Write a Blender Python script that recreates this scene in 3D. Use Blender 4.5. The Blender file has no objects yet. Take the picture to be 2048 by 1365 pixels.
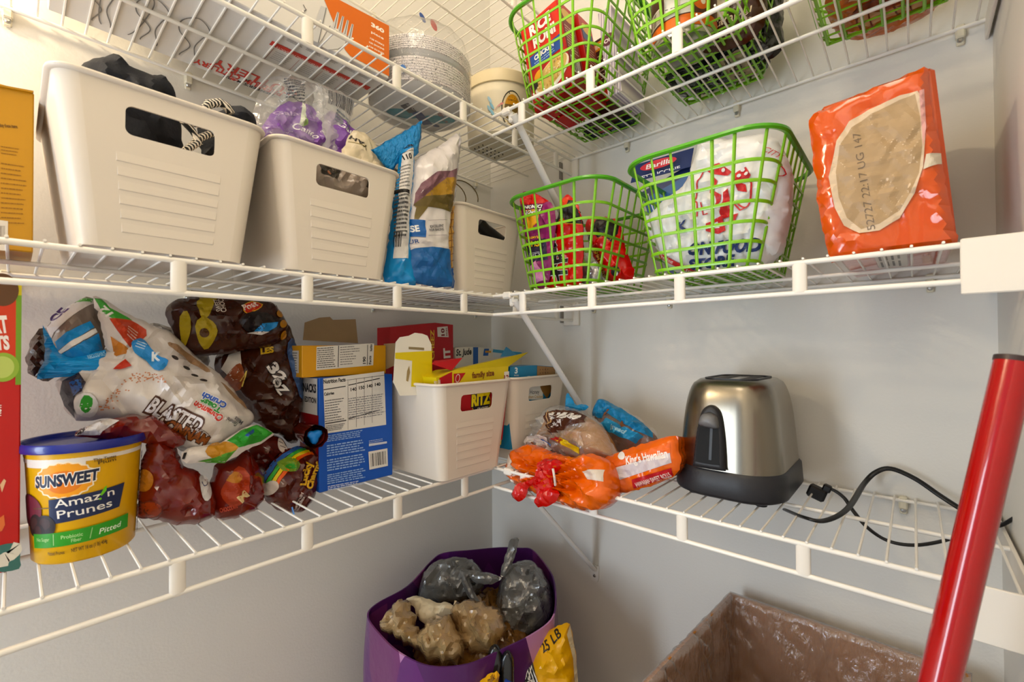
import bpy, bmesh, math, random
import numpy as np
from mathutils import Vector, Matrix, noise
from mathutils.bvhtree import BVHTree
from mathutils.geometry import delaunay_2d_cdt
PI = math.pi
D = bpy.data
S = bpy.context.scene
C = S.collection

# ---------------------------------------------------------------- camera, light, exposure
cd = D.cameras.new('camera'); cam = D.objects.new('camera', cd); C.objects.link(cam); S.camera = cam
cd.sensor_width = 36.0; cd.lens = 895.2 / 2048 * 36.0; cd.clip_start = 0.02
_y, _p, _r = .731, .0119, -.0052
_f = Vector((math.cos(_y)*math.cos(_p), math.sin(_y)*math.cos(_p), math.sin(_p)))
_rt = Vector((math.sin(_y), -math.cos(_y), 0)); _up = _rt.cross(_f)
_r2 = _rt*math.cos(_r) + _up*math.sin(_r); _u2 = -_rt*math.sin(_r) + _up*math.cos(_r)
M = Matrix((( _r2.x, _u2.x, -_f.x, -.9653), (_r2.y, _u2.y, -_f.y, -.9494), (_r2.z, _u2.z, -_f.z, 1.0), (0, 0, 0, 1)))
cam.matrix_world = M
cd.dof.use_dof = True; cd.dof.focus_distance = 1.0; cd.dof.aperture_fstop = 8.0

w = D.worlds.new('world'); S.world = w; w.use_nodes = True
w.node_tree.nodes['Background'].inputs[0].default_value = (.80, .88, 1, 1)
w.node_tree.nodes['Background'].inputs[1].default_value = .6

def lamp(name, kind, loc, energy, col, aim=None, **kw):
    l = D.lights.new(name, kind); l.energy = energy; l.color = col
    for k, v in kw.items(): setattr(l, k, v)
    o = D.objects.new(name, l); C.objects.link(o); o.location = loc
    if aim is not None:
        o.rotation_euler = (Vector(aim) - Vector(loc)).to_track_quat('-Z', 'Y').to_euler()
    return o
# warm ceiling bulb near the left wall, daylight through the doorway behind the camera
lamp('ceiling_bulb', 'POINT', (-1.02, -.70, 2.30), 15, (1, .85, .66), shadow_soft_size=.22)
lamp('shelf_lamp', 'POINT', (-1.25, -.12, 1.62), 16, (1, .80, .52), shadow_soft_size=.03)
lamp('doorway_daylight', 'AREA', (-1.86, -.24, .85), 14, (.76, .88, 1), aim=(0, -.60, .85), shape='RECTANGLE', size=.3, size_y=.9)
lamp('fill_light', 'AREA', (-1.7, -.75, 1.9), 1.5, (1, .84, .64), aim=(-.3, -.3, 1.0), shape='DISK', size=.5)  # soft warm fill added behind the camera, not a fixture of the pantry
S.view_settings.view_transform = 'Standard'; S.view_settings.look = 'None'
S.view_settings.gamma = 1; S.view_settings.use_curve_mapping = False
S.view_settings.exposure = -0.22

# ---------------------------------------------------------------- materials
def lin(h):
    if not isinstance(h, str): return tuple(h)
    h = h.lstrip('#'); out = []
    for i in (0, 2, 4):
        c = int(h[i:i+2], 16)/255
        out.append(c/12.92 if c <= .04045 else ((c+.055)/1.055)**2.4)
    return tuple(out)
_mats = {}
def mat(name, col, rough=.5, metal=0, bump=0, bscale=60, var=.04, vscale=12, spec=.38, coat=0, stretch=None, bdist=.002, detail=3, crumple=False):
    if name in _mats: return _mats[name]
    m = D.materials.new(name); m.use_nodes = True; _mats[name] = m
    nt = m.node_tree; b = nt.nodes['Principled BSDF']; c = lin(col)
    g_ = .3*c[0]+.6*c[1]+.1*c[2]; c = [min(1, max(0, g_+(k-g_)*1.05)) for k in c]
    b.inputs['Roughness'].default_value = rough; b.inputs['Metallic'].default_value = metal
    b.inputs['Specular IOR Level'].default_value = spec; b.inputs['Coat Weight'].default_value = coat
    tc = nt.nodes.new('ShaderNodeTexCoord'); vec = tc.outputs['Object']
    if stretch:
        mp = nt.nodes.new('ShaderNodeMapping'); mp.inputs['Scale'].default_value = stretch[:3]
        if len(stretch) > 3: mp.inputs['Rotation'].default_value = stretch[3:6]
        nt.links.new(vec, mp.inputs[0]); vec = mp.outputs[0]
    n = nt.nodes.new('ShaderNodeTexNoise'); n.inputs['Scale'].default_value = vscale; n.inputs['Detail'].default_value = 3
    nt.links.new(vec, n.inputs['Vector'])
    r = nt.nodes.new('ShaderNodeMix'); r.data_type = 'RGBA'
    r.inputs[6].default_value = (*[max(0, x*(1-var)) for x in c], 1)
    r.inputs[7].default_value = (*[min(1, x*(1+var)) for x in c], 1)
    nt.links.new(n.outputs[0], r.inputs[0]); nt.links.new(r.outputs[2], b.inputs['Base Color'])
    if bump:
        n2 = nt.nodes.new('ShaderNodeTexNoise'); n2.inputs['Scale'].default_value = bscale; n2.inputs['Detail'].default_value = detail
        nt.links.new(vec, n2.inputs['Vector'])
        bp = nt.nodes.new('ShaderNodeBump'); bp.inputs['Strength'].default_value = bump; bp.inputs['Distance'].default_value = bdist
        if crumple:
            nz = nt.nodes.new('ShaderNodeTexNoise'); nz.inputs['Scale'].default_value = bscale*.5; nt.links.new(vec, nz.inputs['Vector'])
            sc = nt.nodes.new('ShaderNodeVectorMath'); sc.operation = 'MULTIPLY_ADD'; sc.inputs[1].default_value = (.035, .035, .035)
            nt.links.new(nz.outputs['Color'], sc.inputs[0]); nt.links.new(vec, sc.inputs[2])
            vo = nt.nodes.new('ShaderNodeTexVoronoi'); vo.inputs['Scale'].default_value = bscale; nt.links.new(sc.outputs[0], vo.inputs['Vector'])
            ad = nt.nodes.new('ShaderNodeMath'); ad.operation = 'MULTIPLY_ADD'; ad.inputs[1].default_value = .6
            nt.links.new(n2.outputs[0], ad.inputs[0]); nt.links.new(vo.outputs['Distance'], ad.inputs[2])
            nt.links.new(ad.outputs[0], bp.inputs['Height'])
        else: nt.links.new(n2.outputs[0], bp.inputs['Height'])
        nt.links.new(bp.outputs[0], b.inputs['Normal'])
    return m
def film(name, col, rough=.22, bump=.5, bscale=38, var=.12, metal=0, coat=.12, stretch=None):
    # printed plastic film with fine creases
    return mat(name, col, rough=rough*.8, metal=metal, bump=min(1, bump*.95), bscale=bscale*1.0, stretch=stretch or (1.2, 1.2, .5, .6, .4, .2), var=var, vscale=9, coat=coat, bdist=.008, detail=4, crumple=True)
def clear(name, tint=(1, 1, 1), alpha=.12, rough=.08, bump=.8, bscale=40, stretch=None, bd=.006, ior=1.5):
    # thin clear film: mostly see-through, some gloss, faint body
    if name in _mats: return _mats[name]
    m = D.materials.new(name); m.use_nodes = True; _mats[name] = m
    nt = m.node_tree; nt.nodes.clear()
    out = nt.nodes.new('ShaderNodeOutputMaterial'); tr = nt.nodes.new('ShaderNodeBsdfTransparent')
    tr.inputs[0].default_value = (*tint, 1)
    b = nt.nodes.new('ShaderNodeBsdfPrincipled'); b.inputs['Base Color'].default_value = (*[x*.85 for x in tint], 1)
    b.inputs['Roughness'].default_value = rough; b.inputs['Specular IOR Level'].default_value = 1
    g = nt.nodes.new('ShaderNodeBsdfGlossy'); g.inputs['Roughness'].default_value = rough
    # thin sheet: the same reflectance from either side
    lw = nt.nodes.new('ShaderNodeLayerWeight'); lw.inputs[0].default_value = .5
    pw = nt.nodes.new('ShaderNodeMath'); pw.operation = 'POWER'; pw.inputs[1].default_value = 3.5; nt.links.new(lw.outputs['Facing'], pw.inputs[0])
    fr = nt.nodes.new('ShaderNodeMath'); fr.operation = 'MULTIPLY_ADD'; fr.inputs[1].default_value = .55; fr.inputs[2].default_value = 2*((ior-1)/(ior+1))**2; nt.links.new(pw.outputs[0], fr.inputs[0])
    tc = nt.nodes.new('ShaderNodeTexCoord'); vec = tc.outputs['Object']
    if stretch:
        mp = nt.nodes.new('ShaderNodeMapping'); mp.inputs['Scale'].default_value = stretch[:3]
        if len(stretch) > 3: mp.inputs['Rotation'].default_value = stretch[3:6]
        nt.links.new(vec, mp.inputs[0]); vec = mp.outputs[0]
    n = nt.nodes.new('ShaderNodeTexNoise'); n.inputs['Scale'].default_value = bscale; n.inputs['Detail'].default_value = 4
    n.inputs['Distortion'].default_value = .6
    nt.links.new(vec, n.inputs['Vector'])
    bp = nt.nodes.new('ShaderNodeBump'); bp.inputs['Strength'].default_value = bump; bp.inputs['Distance'].default_value = bd
    nt.links.new(n.outputs[0], bp.inputs['Height'])
    for q in (b, g): nt.links.new(bp.outputs[0], q.inputs['Normal'])
    nt.links.new(bp.outputs[0], lw.inputs['Normal'])
    m1 = nt.nodes.new('ShaderNodeMixShader'); m1.inputs[0].default_value = alpha
    nt.links.new(tr.outputs[0], m1.inputs[1]); nt.links.new(b.outputs[0], m1.inputs[2])
    m2 = nt.nodes.new('ShaderNodeMixShader')
    nt.links.new(fr.outputs[0], m2.inputs[0]); nt.links.new(m1.outputs[0], m2.inputs[1]); nt.links.new(g.outputs[0], m2.inputs[2])
    nt.links.new(m2.outputs[0], out.inputs[0])
    return m
def ink(col):
    return mat('ink_' + col.lstrip('#'), col, rough=.42, var=.03)

# ---------------------------------------------------------------- mesh helpers
class MB:
    def __init__(s): s.v = []; s.f = []; s.m = []
    def add(s, vs, fs, mi=0):
        o = len(s.v); s.v += [tuple(v) for v in vs]; s.f += [tuple(i+o for i in f) for f in fs]; s.m += [mi]*len(fs); return s
    def box(s, c, d, mi=0, rot=None, bev=0):
        x, y, z = [k/2 for k in d]
        if bev:
            b = bev; vs = []; fs = []
            for sx in (-1, 1):
                for sy in (-1, 1):
                    for sz in (-1, 1):
                        vs += [(sx*x, sy*(y-b), sz*(z-b)), (sx*(x-b), sy*y, sz*(z-b)), (sx*(x-b), sy*(y-b), sz*z)]
            bm = bmesh.new(); bv = [bm.verts.new(v) for v in vs]
            bmesh.ops.convex_hull(bm, input=bv); bm.normal_update()
            bmesh.ops.dissolve_limit(bm, angle_limit=.02, verts=bm.verts, edges=bm.edges)
            bm.verts.index_update(); V = [v.co.copy() for v in bm.verts]; F = [[v.index for v in f.verts] for f in bm.faces]; bm.free()
        else:
            V = [Vector((sx*x, sy*y, sz*z)) for sz in (-1, 1) for sy in (-1, 1) for sx in (-1, 1)]
            F = [(0, 2, 3, 1), (4, 5, 7, 6), (0, 1, 5, 4), (2, 6, 7, 3), (0, 4, 6, 2), (1, 3, 7, 5)]
        if rot is not None: V = [rot @ v for v in V]
        return s.add([Vector(c) + v for v in V], F, mi)
    def tube(s, path, r, n=8, closed=False, mi=0, cap=True):
        P = [Vector(p) for p in path]; k = len(P)
        rr = r if hasattr(r, '__len__') else [r]*k
        T = []
        for i in range(k):
            a = P[(i-1) % k] if (closed or i) else P[i]; b = P[(i+1) % k] if (closed or i < k-1) else P[i]
            T.append((b-a).normalized())
        up = Vector((0, 0, 1)) if abs(T[0].z) < .9 else Vector((1, 0, 0))
        X = T[0].cross(up).normalized(); vs = []
        for i in range(k):
            X = (X - T[i]*X.dot(T[i])).normalized(); Y = T[i].cross(X)
            for j in range(n):
                a = 2*PI*j/n; q = rr[i]
                if isinstance(q, tuple): vs.append(P[i] + X*math.cos(a)*q[0] + Y*math.sin(a)*q[1])
                else: vs.append(P[i] + (X*math.cos(a) + Y*math.sin(a))*q)
        fs = []
        for i in range(k if closed else k-1):
            for j in range(n):
                a, b = i*n+j, i*n+(j+1) % n; c, d = ((i+1) % k)*n+(j+1) % n, ((i+1) % k)*n+j
                fs.append((a, b, c, d))
        if cap and not closed:
            fs.append(tuple(range(n))[::-1]); fs.append(tuple((k-1)*n+j for j in range(n)))
        return s.add(vs, fs, mi)
    def rings(s, rings, mi=0, cap0=True, cap1=True):
        n = len(rings[0]); vs = [p for r in rings for p in r]; fs = []
        for i in range(len(rings)-1):
            for j in range(n):
                fs.append((i*n+j, i*n+(j+1) % n, (i+1)*n+(j+1) % n, (i+1)*n+j))
        if cap0: fs.append(tuple(range(n))[::-1])
        if cap1: fs.append(tuple((len(rings)-1)*n+j for j in range(n)))
        return s.add(vs, fs, mi)
    def lathe(s, prof, c=(0, 0, 0), n=48, mi=0, cap0=False, cap1=False):
        return s.rings([[(c[0]+r*math.cos(2*PI*j/n), c[1]+r*math.sin(2*PI*j/n), c[2]+z) for j in range(n)] for r, z in prof], mi, cap0, cap1)
    def grid(s, fn, nu, nv, mi=0):
        vs = [fn(i/nu, j/nv) for j in range(nv+1) for i in range(nu+1)]
        fs = [(j*(nu+1)+i, j*(nu+1)+i+1, (j+1)*(nu+1)+i+1, (j+1)*(nu+1)+i) for j in range(nv) for i in range(nu)]
        return s.add(vs, fs, mi)
    def mesh(s, name, mats, smooth=False, off=(0, 0, 0)):
        me = D.meshes.new(name); o = Vector(off)
        me.from_pydata([Vector(v)-o for v in s.v], [], s.f)
        for m in (mats if isinstance(mats, (list, tuple)) else [mats]): me.materials.append(m)
        if any(s.m): me.polygons.foreach_set('material_index', s.m)
        if smooth:
            me.polygons.foreach_set('use_smooth', [True]*len(me.polygons))
            if smooth is not True: me.set_sharp_from_angle(angle=math.radians(smooth))
        me.update(); return me
def shorten(n): return n
def build(name, mb, mats, parent=None, smooth=False, label=None, kind=None):
    # mesh given in world coordinates; children are stored relative to their parent's origin
    off = Vector((0, 0, 0)); p = parent
    while p is not None: off += p.location; p = p.parent
    if parent is None and kind != 'structure':
        a = np.array([tuple(v) for v in mb.v]); lo, hi = a.min(0), a.max(0)
        off = Vector(((lo[0]+hi[0])/2, (lo[1]+hi[1])/2, lo[2]))
    o = D.objects.new(name, mb.mesh(name, mats, smooth, off)); C.objects.link(o)
    if parent is not None: o.parent = parent
    elif kind != 'structure': o.location = off
    if label: o['label'] = label
    if kind: o['kind'] = kind
    return o
def part(name, me, parent, loc=(0, 0, 0), rot=(0, 0, 0), label=None):
    o = D.objects.new(name, me); C.objects.link(o); o.parent = parent; o.location = loc; o.rotation_euler = rot
    if label: o['label'] = label
    return o
def tag(o, label, cat, group=None):
    o['label'] = label; o['category'] = cat
    if group: o['group'] = group
    return o
def thing(name, label, cat, loc, rz=0, group=None):
    o = D.objects.new(name, None); C.objects.link(o); o.location = loc; o.rotation_euler = (0, 0, rz)
    o.empty_display_size = .02
    return tag(o, label, cat, group)
def copy_tree(o, parent=None):
    c = o.copy(); C.objects.link(c)
    if parent is not None: c.parent = parent
    for ch in o.children: copy_tree(ch, c)
    return c
def rrect(w, d, r, n=6, z=0, cx=0, cy=0):
    # rounded rectangle ring, counter-clockwise
    pts = []
    for k, (sx, sy) in enumerate(((1, -1), (1, 1), (-1, 1), (-1, -1))):
        for i in range(n+1):
            a = -PI/2 + k*PI/2 + i/n*PI/2
            pts.append((cx+sx*(w/2-r)+r*math.cos(a), cy+sy*(d/2-r)+r*math.sin(a), z))
    return pts
def frame(N):
    N = Vector(N).normalized(); U = Vector((0, 0, 1)).cross(N)
    U = Vector((1, 0, 0)) if U.length < 1e-4 else U.normalized()
    return U, N.cross(U), N
def smooth_loop(pts, step):
    P = [Vector(p) for p in pts]; n = len(P); out = []
    for i in range(n):
        p0, p1, p2, p3 = P[i-1], P[i], P[(i+1) % n], P[(i+2) % n]
        k = max(2, int((p2-p1).length/step))
        for j in range(k):
            t = j/k
            out.append(.5*((2*p1)+(p2-p0)*t+(2*p0-5*p1+4*p2-p3)*t*t+(3*p1-p0-3*p2+p3)*t**3)*1.0)
    return out
def dist_poly(P, Q):
    # distance of points P (n,2) to closed polygon Q (m,2), and inside flag
    A = Q; B = np.roll(Q, -1, 0); d = np.full(len(P), 1e9); ins = np.zeros(len(P), bool)
    for a, b in zip(A, B):
        ab = b-a; t = np.clip(((P-a)@ab)/max(ab@ab, 1e-12), 0, 1)
        d = np.minimum(d, np.linalg.norm(P-(a+t[:, None]*ab), axis=1))
        if a[1] != b[1]:
            c = ((a[1] > P[:, 1]) != (b[1] > P[:, 1])) & (P[:, 0] < (b[0]-a[0])*(P[:, 1]-a[1])/(b[1]-a[1])+a[0])
            ins ^= c
    return d, ins
class Puff:
    """Pillow-like bag: outline in a plane (O,N), inflated by tf to the front and tb to the back, creased."""
    def __init__(s, PL, outline, tf=.03, tb=.03, R=None, amp=.004, freq=22, seed=0, res=.0052, crisp=False, fold=(1, 1, 0), shape=None, jag=.0016, pleat=None, crease=1.0):
        s.O = Vector(PL[0]); s.U, s.V, s.N = frame(PL[1]); s.shape = shape
        L = [Vector(p) for p in outline]
        if crisp:
            Q = []
            for i, p in enumerate(L):
                q = L[(i+1) % len(L)]; k = max(1, int((q-p).length/res))
                Q += [p.lerp(q, j/k) for j in range(k)]
        else: Q = smooth_loop(L, res)
        if jag and amp:
            k_ = len(Q); Q = [q + Vector((noise.noise(Vector((q[0]*90, q[1]*90, seed))), noise.noise(Vector((q[0]*90, q[1]*90, seed+50)))))*jag*2 for q in Q]
        Q = np.array([tuple(q) for q in Q]); lo, hi = Q.min(0), Q.max(0)
        xs = np.arange(lo[0], hi[0], res); ys = np.arange(lo[1], hi[1], res*.866)
        G = np.array([(x+(res/2 if j % 2 else 0), y) for j, y in enumerate(ys) for x in xs])
        d, ins = dist_poly(G, Q); G = G[ins & (d > res*.55)]
        n = len(Q); al = [Vector(q) for q in Q] + [Vector(g) for g in G]
        r = delaunay_2d_cdt(al, [], [list(range(n))], 1, 1e-6)
        P2 = np.array([tuple(v) for v in r[0]]); T = [tuple(t) for t in r[2]]
        d, ins = dist_poly(P2, Q); on = d < 1e-5; d[~ins] = 0; d[on] = 0
        if R is None: R = max(d.max()*.9, 1e-4)
        h = np.clip(1-(1-np.clip(d/R, 0, 1))**2, 0, 1)**.58; fade = np.clip(d/min(R, .02), 0, 1)
        ca, sa = math.cos(fold[2]), math.sin(fold[2]); vs = []; zf = []; zb = []
        for i, (x, y) in enumerate(P2):
            a, b = (x*ca+y*sa)*fold[0], (-x*sa+y*ca)*fold[1]
            def cr(q):
                p = Vector((a*freq, b*freq, q)); e = noise.noise_vector(p*.7)*.45
                d1 = noise.voronoi(p+e)[0][0]; d2 = noise.voronoi(p*2.4+e+Vector((5, 1, 2)))[0][0]
                return 1.5*(d1-.45) + .9*(d2-.45) + .55*(.5-2*abs(noise.noise(p*4.2+e))) + .3*noise.noise(p*8)
            zf.append(tf*h[i]+amp*fade[i]*cr(seed*7.3)); zb.append(-tb*h[i]+amp*fade[i]*cr(seed*7.3+40))
        if amp and crease:   # straight sharp folds scattered over the film
            rnd = random.Random(seed*13+5); sz = hi-lo; nc = int(min(70, 14+sz[0]*sz[1]*1500)*crease)
            zf = np.array(zf); zb = np.array(zb)
            for _ in range(nc):
                i = rnd.randrange(len(P2)); an = rnd.uniform(0, PI); L = rnd.uniform(.012, .05); wd = rnd.uniform(.005, .011); am = amp*rnd.uniform(.5, 1.5)*rnd.choice((1, 1, -1))
                A = P2[i]; t_ = np.array((math.cos(an), math.sin(an))); r_ = P2-A; al_ = r_@t_; pe = np.abs(r_[:, 0]*-t_[1]+r_[:, 1]*t_[0])
                k_ = np.clip(1-pe/wd, 0, 1)*np.clip(1-np.abs(al_)/L, 0, 1)**.7*fade
                zf += am*k_; zb += am*k_
        if pleat:   # gathered folds fanning out from a point
            for cu, cv, k_, am, rad in pleat:
                for i, (x, y) in enumerate(P2):
                    rr = math.hypot(x-cu, y-cv); th = math.atan2(y-cv, x-cu)
                    w_ = min(rr/.012, 1)*max(0, 1-rr/rad)*fade[i]*am; s_ = math.sin(k_*th+2.2*noise.noise(Vector((th*1.3, rr*20, seed))))
                    zf[i] += w_*(1-2*abs(s_)); zb[i] += w_*s_
        m = len(P2); ed = set(np.where(on)[0]); bi = {}; W = []
        bend = shape or (lambda u, v: 0.0)
        for i in range(m): W.append(s.O+s.U*P2[i][0]+s.V*P2[i][1]+s.N*(zf[i]+bend(*P2[i])))
        for i in range(m):
            if i in ed: bi[i] = i
            else: bi[i] = len(W); W.append(s.O+s.U*P2[i][0]+s.V*P2[i][1]+s.N*(zb[i]+bend(*P2[i])))
        F = []
        for t in T:
            a, b, c = P2[t[0]], P2[t[1]], P2[t[2]]
            if (b[0]-a[0])*(c[1]-a[1])-(b[1]-a[1])*(c[0]-a[0]) < 0: t = t[::-1]
            F.append(t)
        s.front = F; s.mb = MB(); s.mb.add(W, F + [tuple(bi[i] for i in t[::-1]) for t in F if not all(i in ed for i in t)])
        s.bvh = BVHTree.FromPolygons([Vector((*P2[i], zf[i]+bend(*P2[i]))) for i in range(m)], F)
    def map(s, pts, off):
        out = []
        for u, v in pts:
            h = s.bvh.ray_cast(Vector((u, v, 1)), Vector((0, 0, -1)))
            z = h[0].z if h[0] is not None else -.004
            out.append(s.O+s.U*u+s.V*v+s.N*(z+off))
        return out
def plane_map(PL):
    O = Vector(PL[0]); U, V, N = frame(PL[1])
    return lambda pts, off: [O+U*u+V*v+N*off for u, v in pts]

# ---------------------------------------------------------------- lettering and flat print
_tc = {}
def text_tris(s, bold=0, shear=0):
    k = (s, bold, shear)
    if k not in _tc:
        c = D.curves.new('t', 'FONT'); c.body = s; c.size = 1; c.offset = bold; c.shear = shear; c.resolution_u = 3
        o = D.objects.new('t', c); me = D.meshes.new_from_object(o)
        V = np.array([(v.co.x, v.co.y) for v in me.vertices]) if len(me.vertices) else np.zeros((0, 2))
        me.calc_loop_triangles(); T = [tuple(t.vertices) for t in me.loop_triangles]
        D.objects.remove(o); D.curves.remove(c); D.meshes.remove(me); _tc[k] = (V, T)
    return _tc[k]
def split_tris(V, T, L):
    V = [tuple(v) for v in V]; T = list(T)
    for _ in range(7):
        mid = {}; out = []; any_ = False
        def m(a, b):
            k = (min(a, b), max(a, b))
            if k not in mid:
                if math.dist(V[a], V[b]) > L:
                    V.append(((V[a][0]+V[b][0])/2, (V[a][1]+V[b][1])/2)); mid[k] = len(V)-1
                else: mid[k] = None
            return mid[k]
        for a, b, c in T:
            x, y, z = m(a, b), m(b, c), m(c, a); k = sum(q is not None for q in (x, y, z))
            if k == 0: out.append((a, b, c)); continue
            any_ = True
            if k == 3: out += [(a, x, z), (x, b, y), (z, y, c), (x, y, z)]
            else:
                while x is None or (k == 2 and y is None): a, b, c, x, y, z = b, c, a, y, z, x
                if k == 1: out += [(a, x, c), (x, b, c)]
                else: out += [(x, b, y), (a, x, y), (a, y, c)]
        T = out
        if not any_: break
    return V, T
class Print:
    def __init__(s, mp, L=None, off=.0005, lift=None):
        lift = lift or (.00013 if hasattr(mp, '__self__') else .00003); L = min(L, .0032) if (L and hasattr(mp, '__self__')) else L
        s.mp = mp; s.L = L; s.off = off; s.lift = lift; s.k = 0; s.mb = MB(); s.cols = []
    def _put(s, V, T, col):
        if not len(T): return s
        if s.L: V, T = split_tris(V, T, s.L)
        if col not in s.cols: s.cols.append(col)
        T2 = []
        for a, b, c in T:
            if (V[b][0]-V[a][0])*(V[c][1]-V[a][1])-(V[b][1]-V[a][1])*(V[c][0]-V[a][0]) < 0: a, c = c, a
            T2.append((a, b, c))
        s.mb.add(s.mp(V, s.off+s.k*s.lift), T2, s.cols.index(col)); s.k += 1; return s
    def poly(s, pts, col, smooth=False):
        P = [tuple(p) for p in (smooth_loop(pts, .006) if smooth else pts)]
        r = delaunay_2d_cdt([Vector(p) for p in P], [], [list(range(len(P)))], 1, 1e-7)
        return s._put([tuple(v) for v in r[0]], [tuple(t) for t in r[2]], col)
    def rect(s, u0, v0, u1, v1, col, ang=0):
        P = [(u0, v0), (u1, v0), (u1, v1), (u0, v1)]
        if ang:
            cx, cy = (u0+u1)/2, (v0+v1)/2; c, n = math.cos(ang), math.sin(ang)
            P = [(cx+(x-cx)*c-(y-cy)*n, cy+(x-cx)*n+(y-cy)*c) for x, y in P]
        return s._put(P, [(0, 1, 2), (0, 2, 3)], col)
    def quad(s, P, col): return s._put([tuple(p) for p in P], [(0, 1, 2), (0, 2, 3)], col)
    def ell(s, cu, cv, ru, rv, col, ang=0, n=28):
        c, q = math.cos(ang), math.sin(ang)
        P = [(cu, cv)] + [(cu+ru*math.cos(2*PI*i/n)*c-rv*math.sin(2*PI*i/n)*q, cv+ru*math.cos(2*PI*i/n)*q+rv*math.sin(2*PI*i/n)*c) for i in range(n)]
        return s._put(P, [(0, 1+i, 1+(i+1) % n) for i in range(n)], col)
    def line(s, pts, wd, col, closed=False, smooth=False):
        P = [Vector(p) for p in pts]
        if smooth:
            Q = smooth_loop(P, .004)
            if not closed:
                k = max(2, int((P[0]-P[-1]).length/.004)); Q = Q[:len(Q)-k+1]
            P = Q
        n = len(P); vs = []; T = []
        for i in range(n):
            a = P[i-1] if (i or closed) else P[i]; b = P[(i+1) % n] if (i < n-1 or closed) else P[i]
            d = (b-a); d = d.normalized() if d.length else Vector((1, 0)); nn = Vector((-d.y, d.x))*wd/2
            vs += [tuple(P[i]+nn), tuple(P[i]-nn)]
        for i in range(n if closed else n-1):
            a, b, c, d = 2*i, 2*i+1, 2*((i+1) % n), 2*((i+1) % n)+1; T += [(a, b, c), (c, b, d)]
        return s._put(vs, T, col)
    def text(s, t, a, b, h, col, bold=.015, shear=0, out=None, ow=.06):
        # lettering fitted from baseline point a to baseline point b, capitals h metres tall
        V, T = text_tris(t, bold, shear)
        if not len(V): return s
        A, B = Vector(a), Vector(b); X = (B-A); Y = Vector((-X.y, X.x)).normalized()*(h/.72)
        x0, x1 = V[:, 0].min(), V[:, 0].max()
        if out:
            V2, T2 = text_tris(t, bold+ow, shear)
            s._put([tuple(A+X*((x-x0)/(x1-x0))+Y*y) for x, y in V2], T2, out)
        return s._put([tuple(A+X*((x-x0)/(x1-x0))+Y*y) for x, y in V], T, col)
    def lines(s, q, n, col, fill=.45, seed=0, ragged=.25):
        # n rows of small print inside quad q (bottom-left, bottom-right, top-right, top-left)
        rnd = random.Random(seed); a, b, c, d = [Vector(p) for p in q]; V = []; T = []
        for i in range(n):
            t0, t1 = (i+.5-fill/2)/n, (i+.5+fill/2)/n; e = 1-rnd.random()*ragged; x = 0
            while x < e:
                x1 = min(e, x+rnd.uniform(.03, .12))
                if x1-x > .01:
                    o = len(V); f = lambda u, t: tuple((a.lerp(b, u)).lerp(d.lerp(c, u), t))
                    V += [f(x, t0), f(x1, t0), f(x1, t1), f(x, t1)]; T += [(o, o+1, o+2), (o, o+2, o+3)]
                x = x1+rnd.uniform(.01, .025)
        return s._put(V, T, col)
    def bars(s, q, n, col, seed=0):
        rnd = random.Random(seed); a, b, c, d = [Vector(p) for p in q]; V = []; T = []; x = 0
        while x < 1:
            w_ = rnd.choice((.5, .5, 1, 1.5))/n; x1 = min(1, x+w_); o = len(V)
            V += [tuple(a.lerp(b, x)), tuple(a.lerp(b, x1)), tuple(d.lerp(c, x1)), tuple(d.lerp(c, x))]; T += [(o, o+1, o+2), (o, o+2, o+3)]
            x = x1+rnd.choice((.5, .8, 1.2))/n
        return s._put(V, T, col)
    def build(s, parent, name='printing'):
        return build(name, s.mb, [ink(c) for c in s.cols], parent)
def carton(root, lo, hi, m, name='carton_body', rot=None, bev=.0012, label=None):
    c = [(a+b)/2 for a, b in zip(lo, hi)]; d = [b-a for a, b in zip(lo, hi)]
    return build(name, MB().box(c, d, 0, rot, bev), m, root, smooth=30, label=label)

def prism(mb, PL, outline, depth, mi=0, front=0.0):
    # extrude an outline in plane (O,N) backwards by depth
    O = Vector(PL[0]); U, V, N = frame(PL[1]); n = len(outline)
    a = sum((outline[i-1][0]*outline[i][1]-outline[i][0]*outline[i-1][1]) for i in range(n))
    P = outline if a > 0 else outline[::-1]
    mb.add([O+U*u+V*v+N*front for u, v in P]+[O+U*u+V*v+N*(front-depth) for u, v in P], [tuple(range(n)), tuple(range(2*n-1, n-1, -1))]+[(i, n+i, n+(i+1) % n, (i+1) % n) for i in range(n)], mi)
    return mb

# ---------------------------------------------------------------- the room
WALL = mat('wall_paint', '#e2dfd8', rough=.62, bump=.25, bscale=220, var=.015, vscale=4, bdist=.0012)
FLOORM = mat('floor_vinyl', '#9a8a76', rough=.5, var=.1)
CEIL = mat('ceiling_paint', '#e4e0d8', rough=.8, bump=.2, bscale=150)
def slab(name, lo, hi, m):
    return build(name, MB().box([(a+b)/2 for a, b in zip(lo, hi)], [b-a for a, b in zip(lo, hi)]), m, kind='structure')
slab('wall_left', (-2.1, 0, 0), (.1, .1, 2.44), WALL)
slab('wall_right', (0, -1.142, 0), (.1, 0, 2.44), WALL)
slab('wall_near', (-2.1, -1.142, 0), (0, -1.042, 2.44), WALL)
slab('floor', (-2.1, -1.142, -.1), (.1, .1, 0), FLOORM)
slab('ceiling', (-2.1, -1.142, 2.44), (.1, .1, 2.54), CEIL)
m_ = MB()
for y0, y1, z0, z1 in ((-1.142, -.92, 0, 2.44), (-.1, .1, 0, 2.44), (-.92, -.1, 2.05, 2.44)):
    m_.box((-2.05, (y0+y1)/2, (z0+z1)/2), (.1, y1-y0, z1-z0))
build('wall_rear', m_, WALL, kind='structure')

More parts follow.
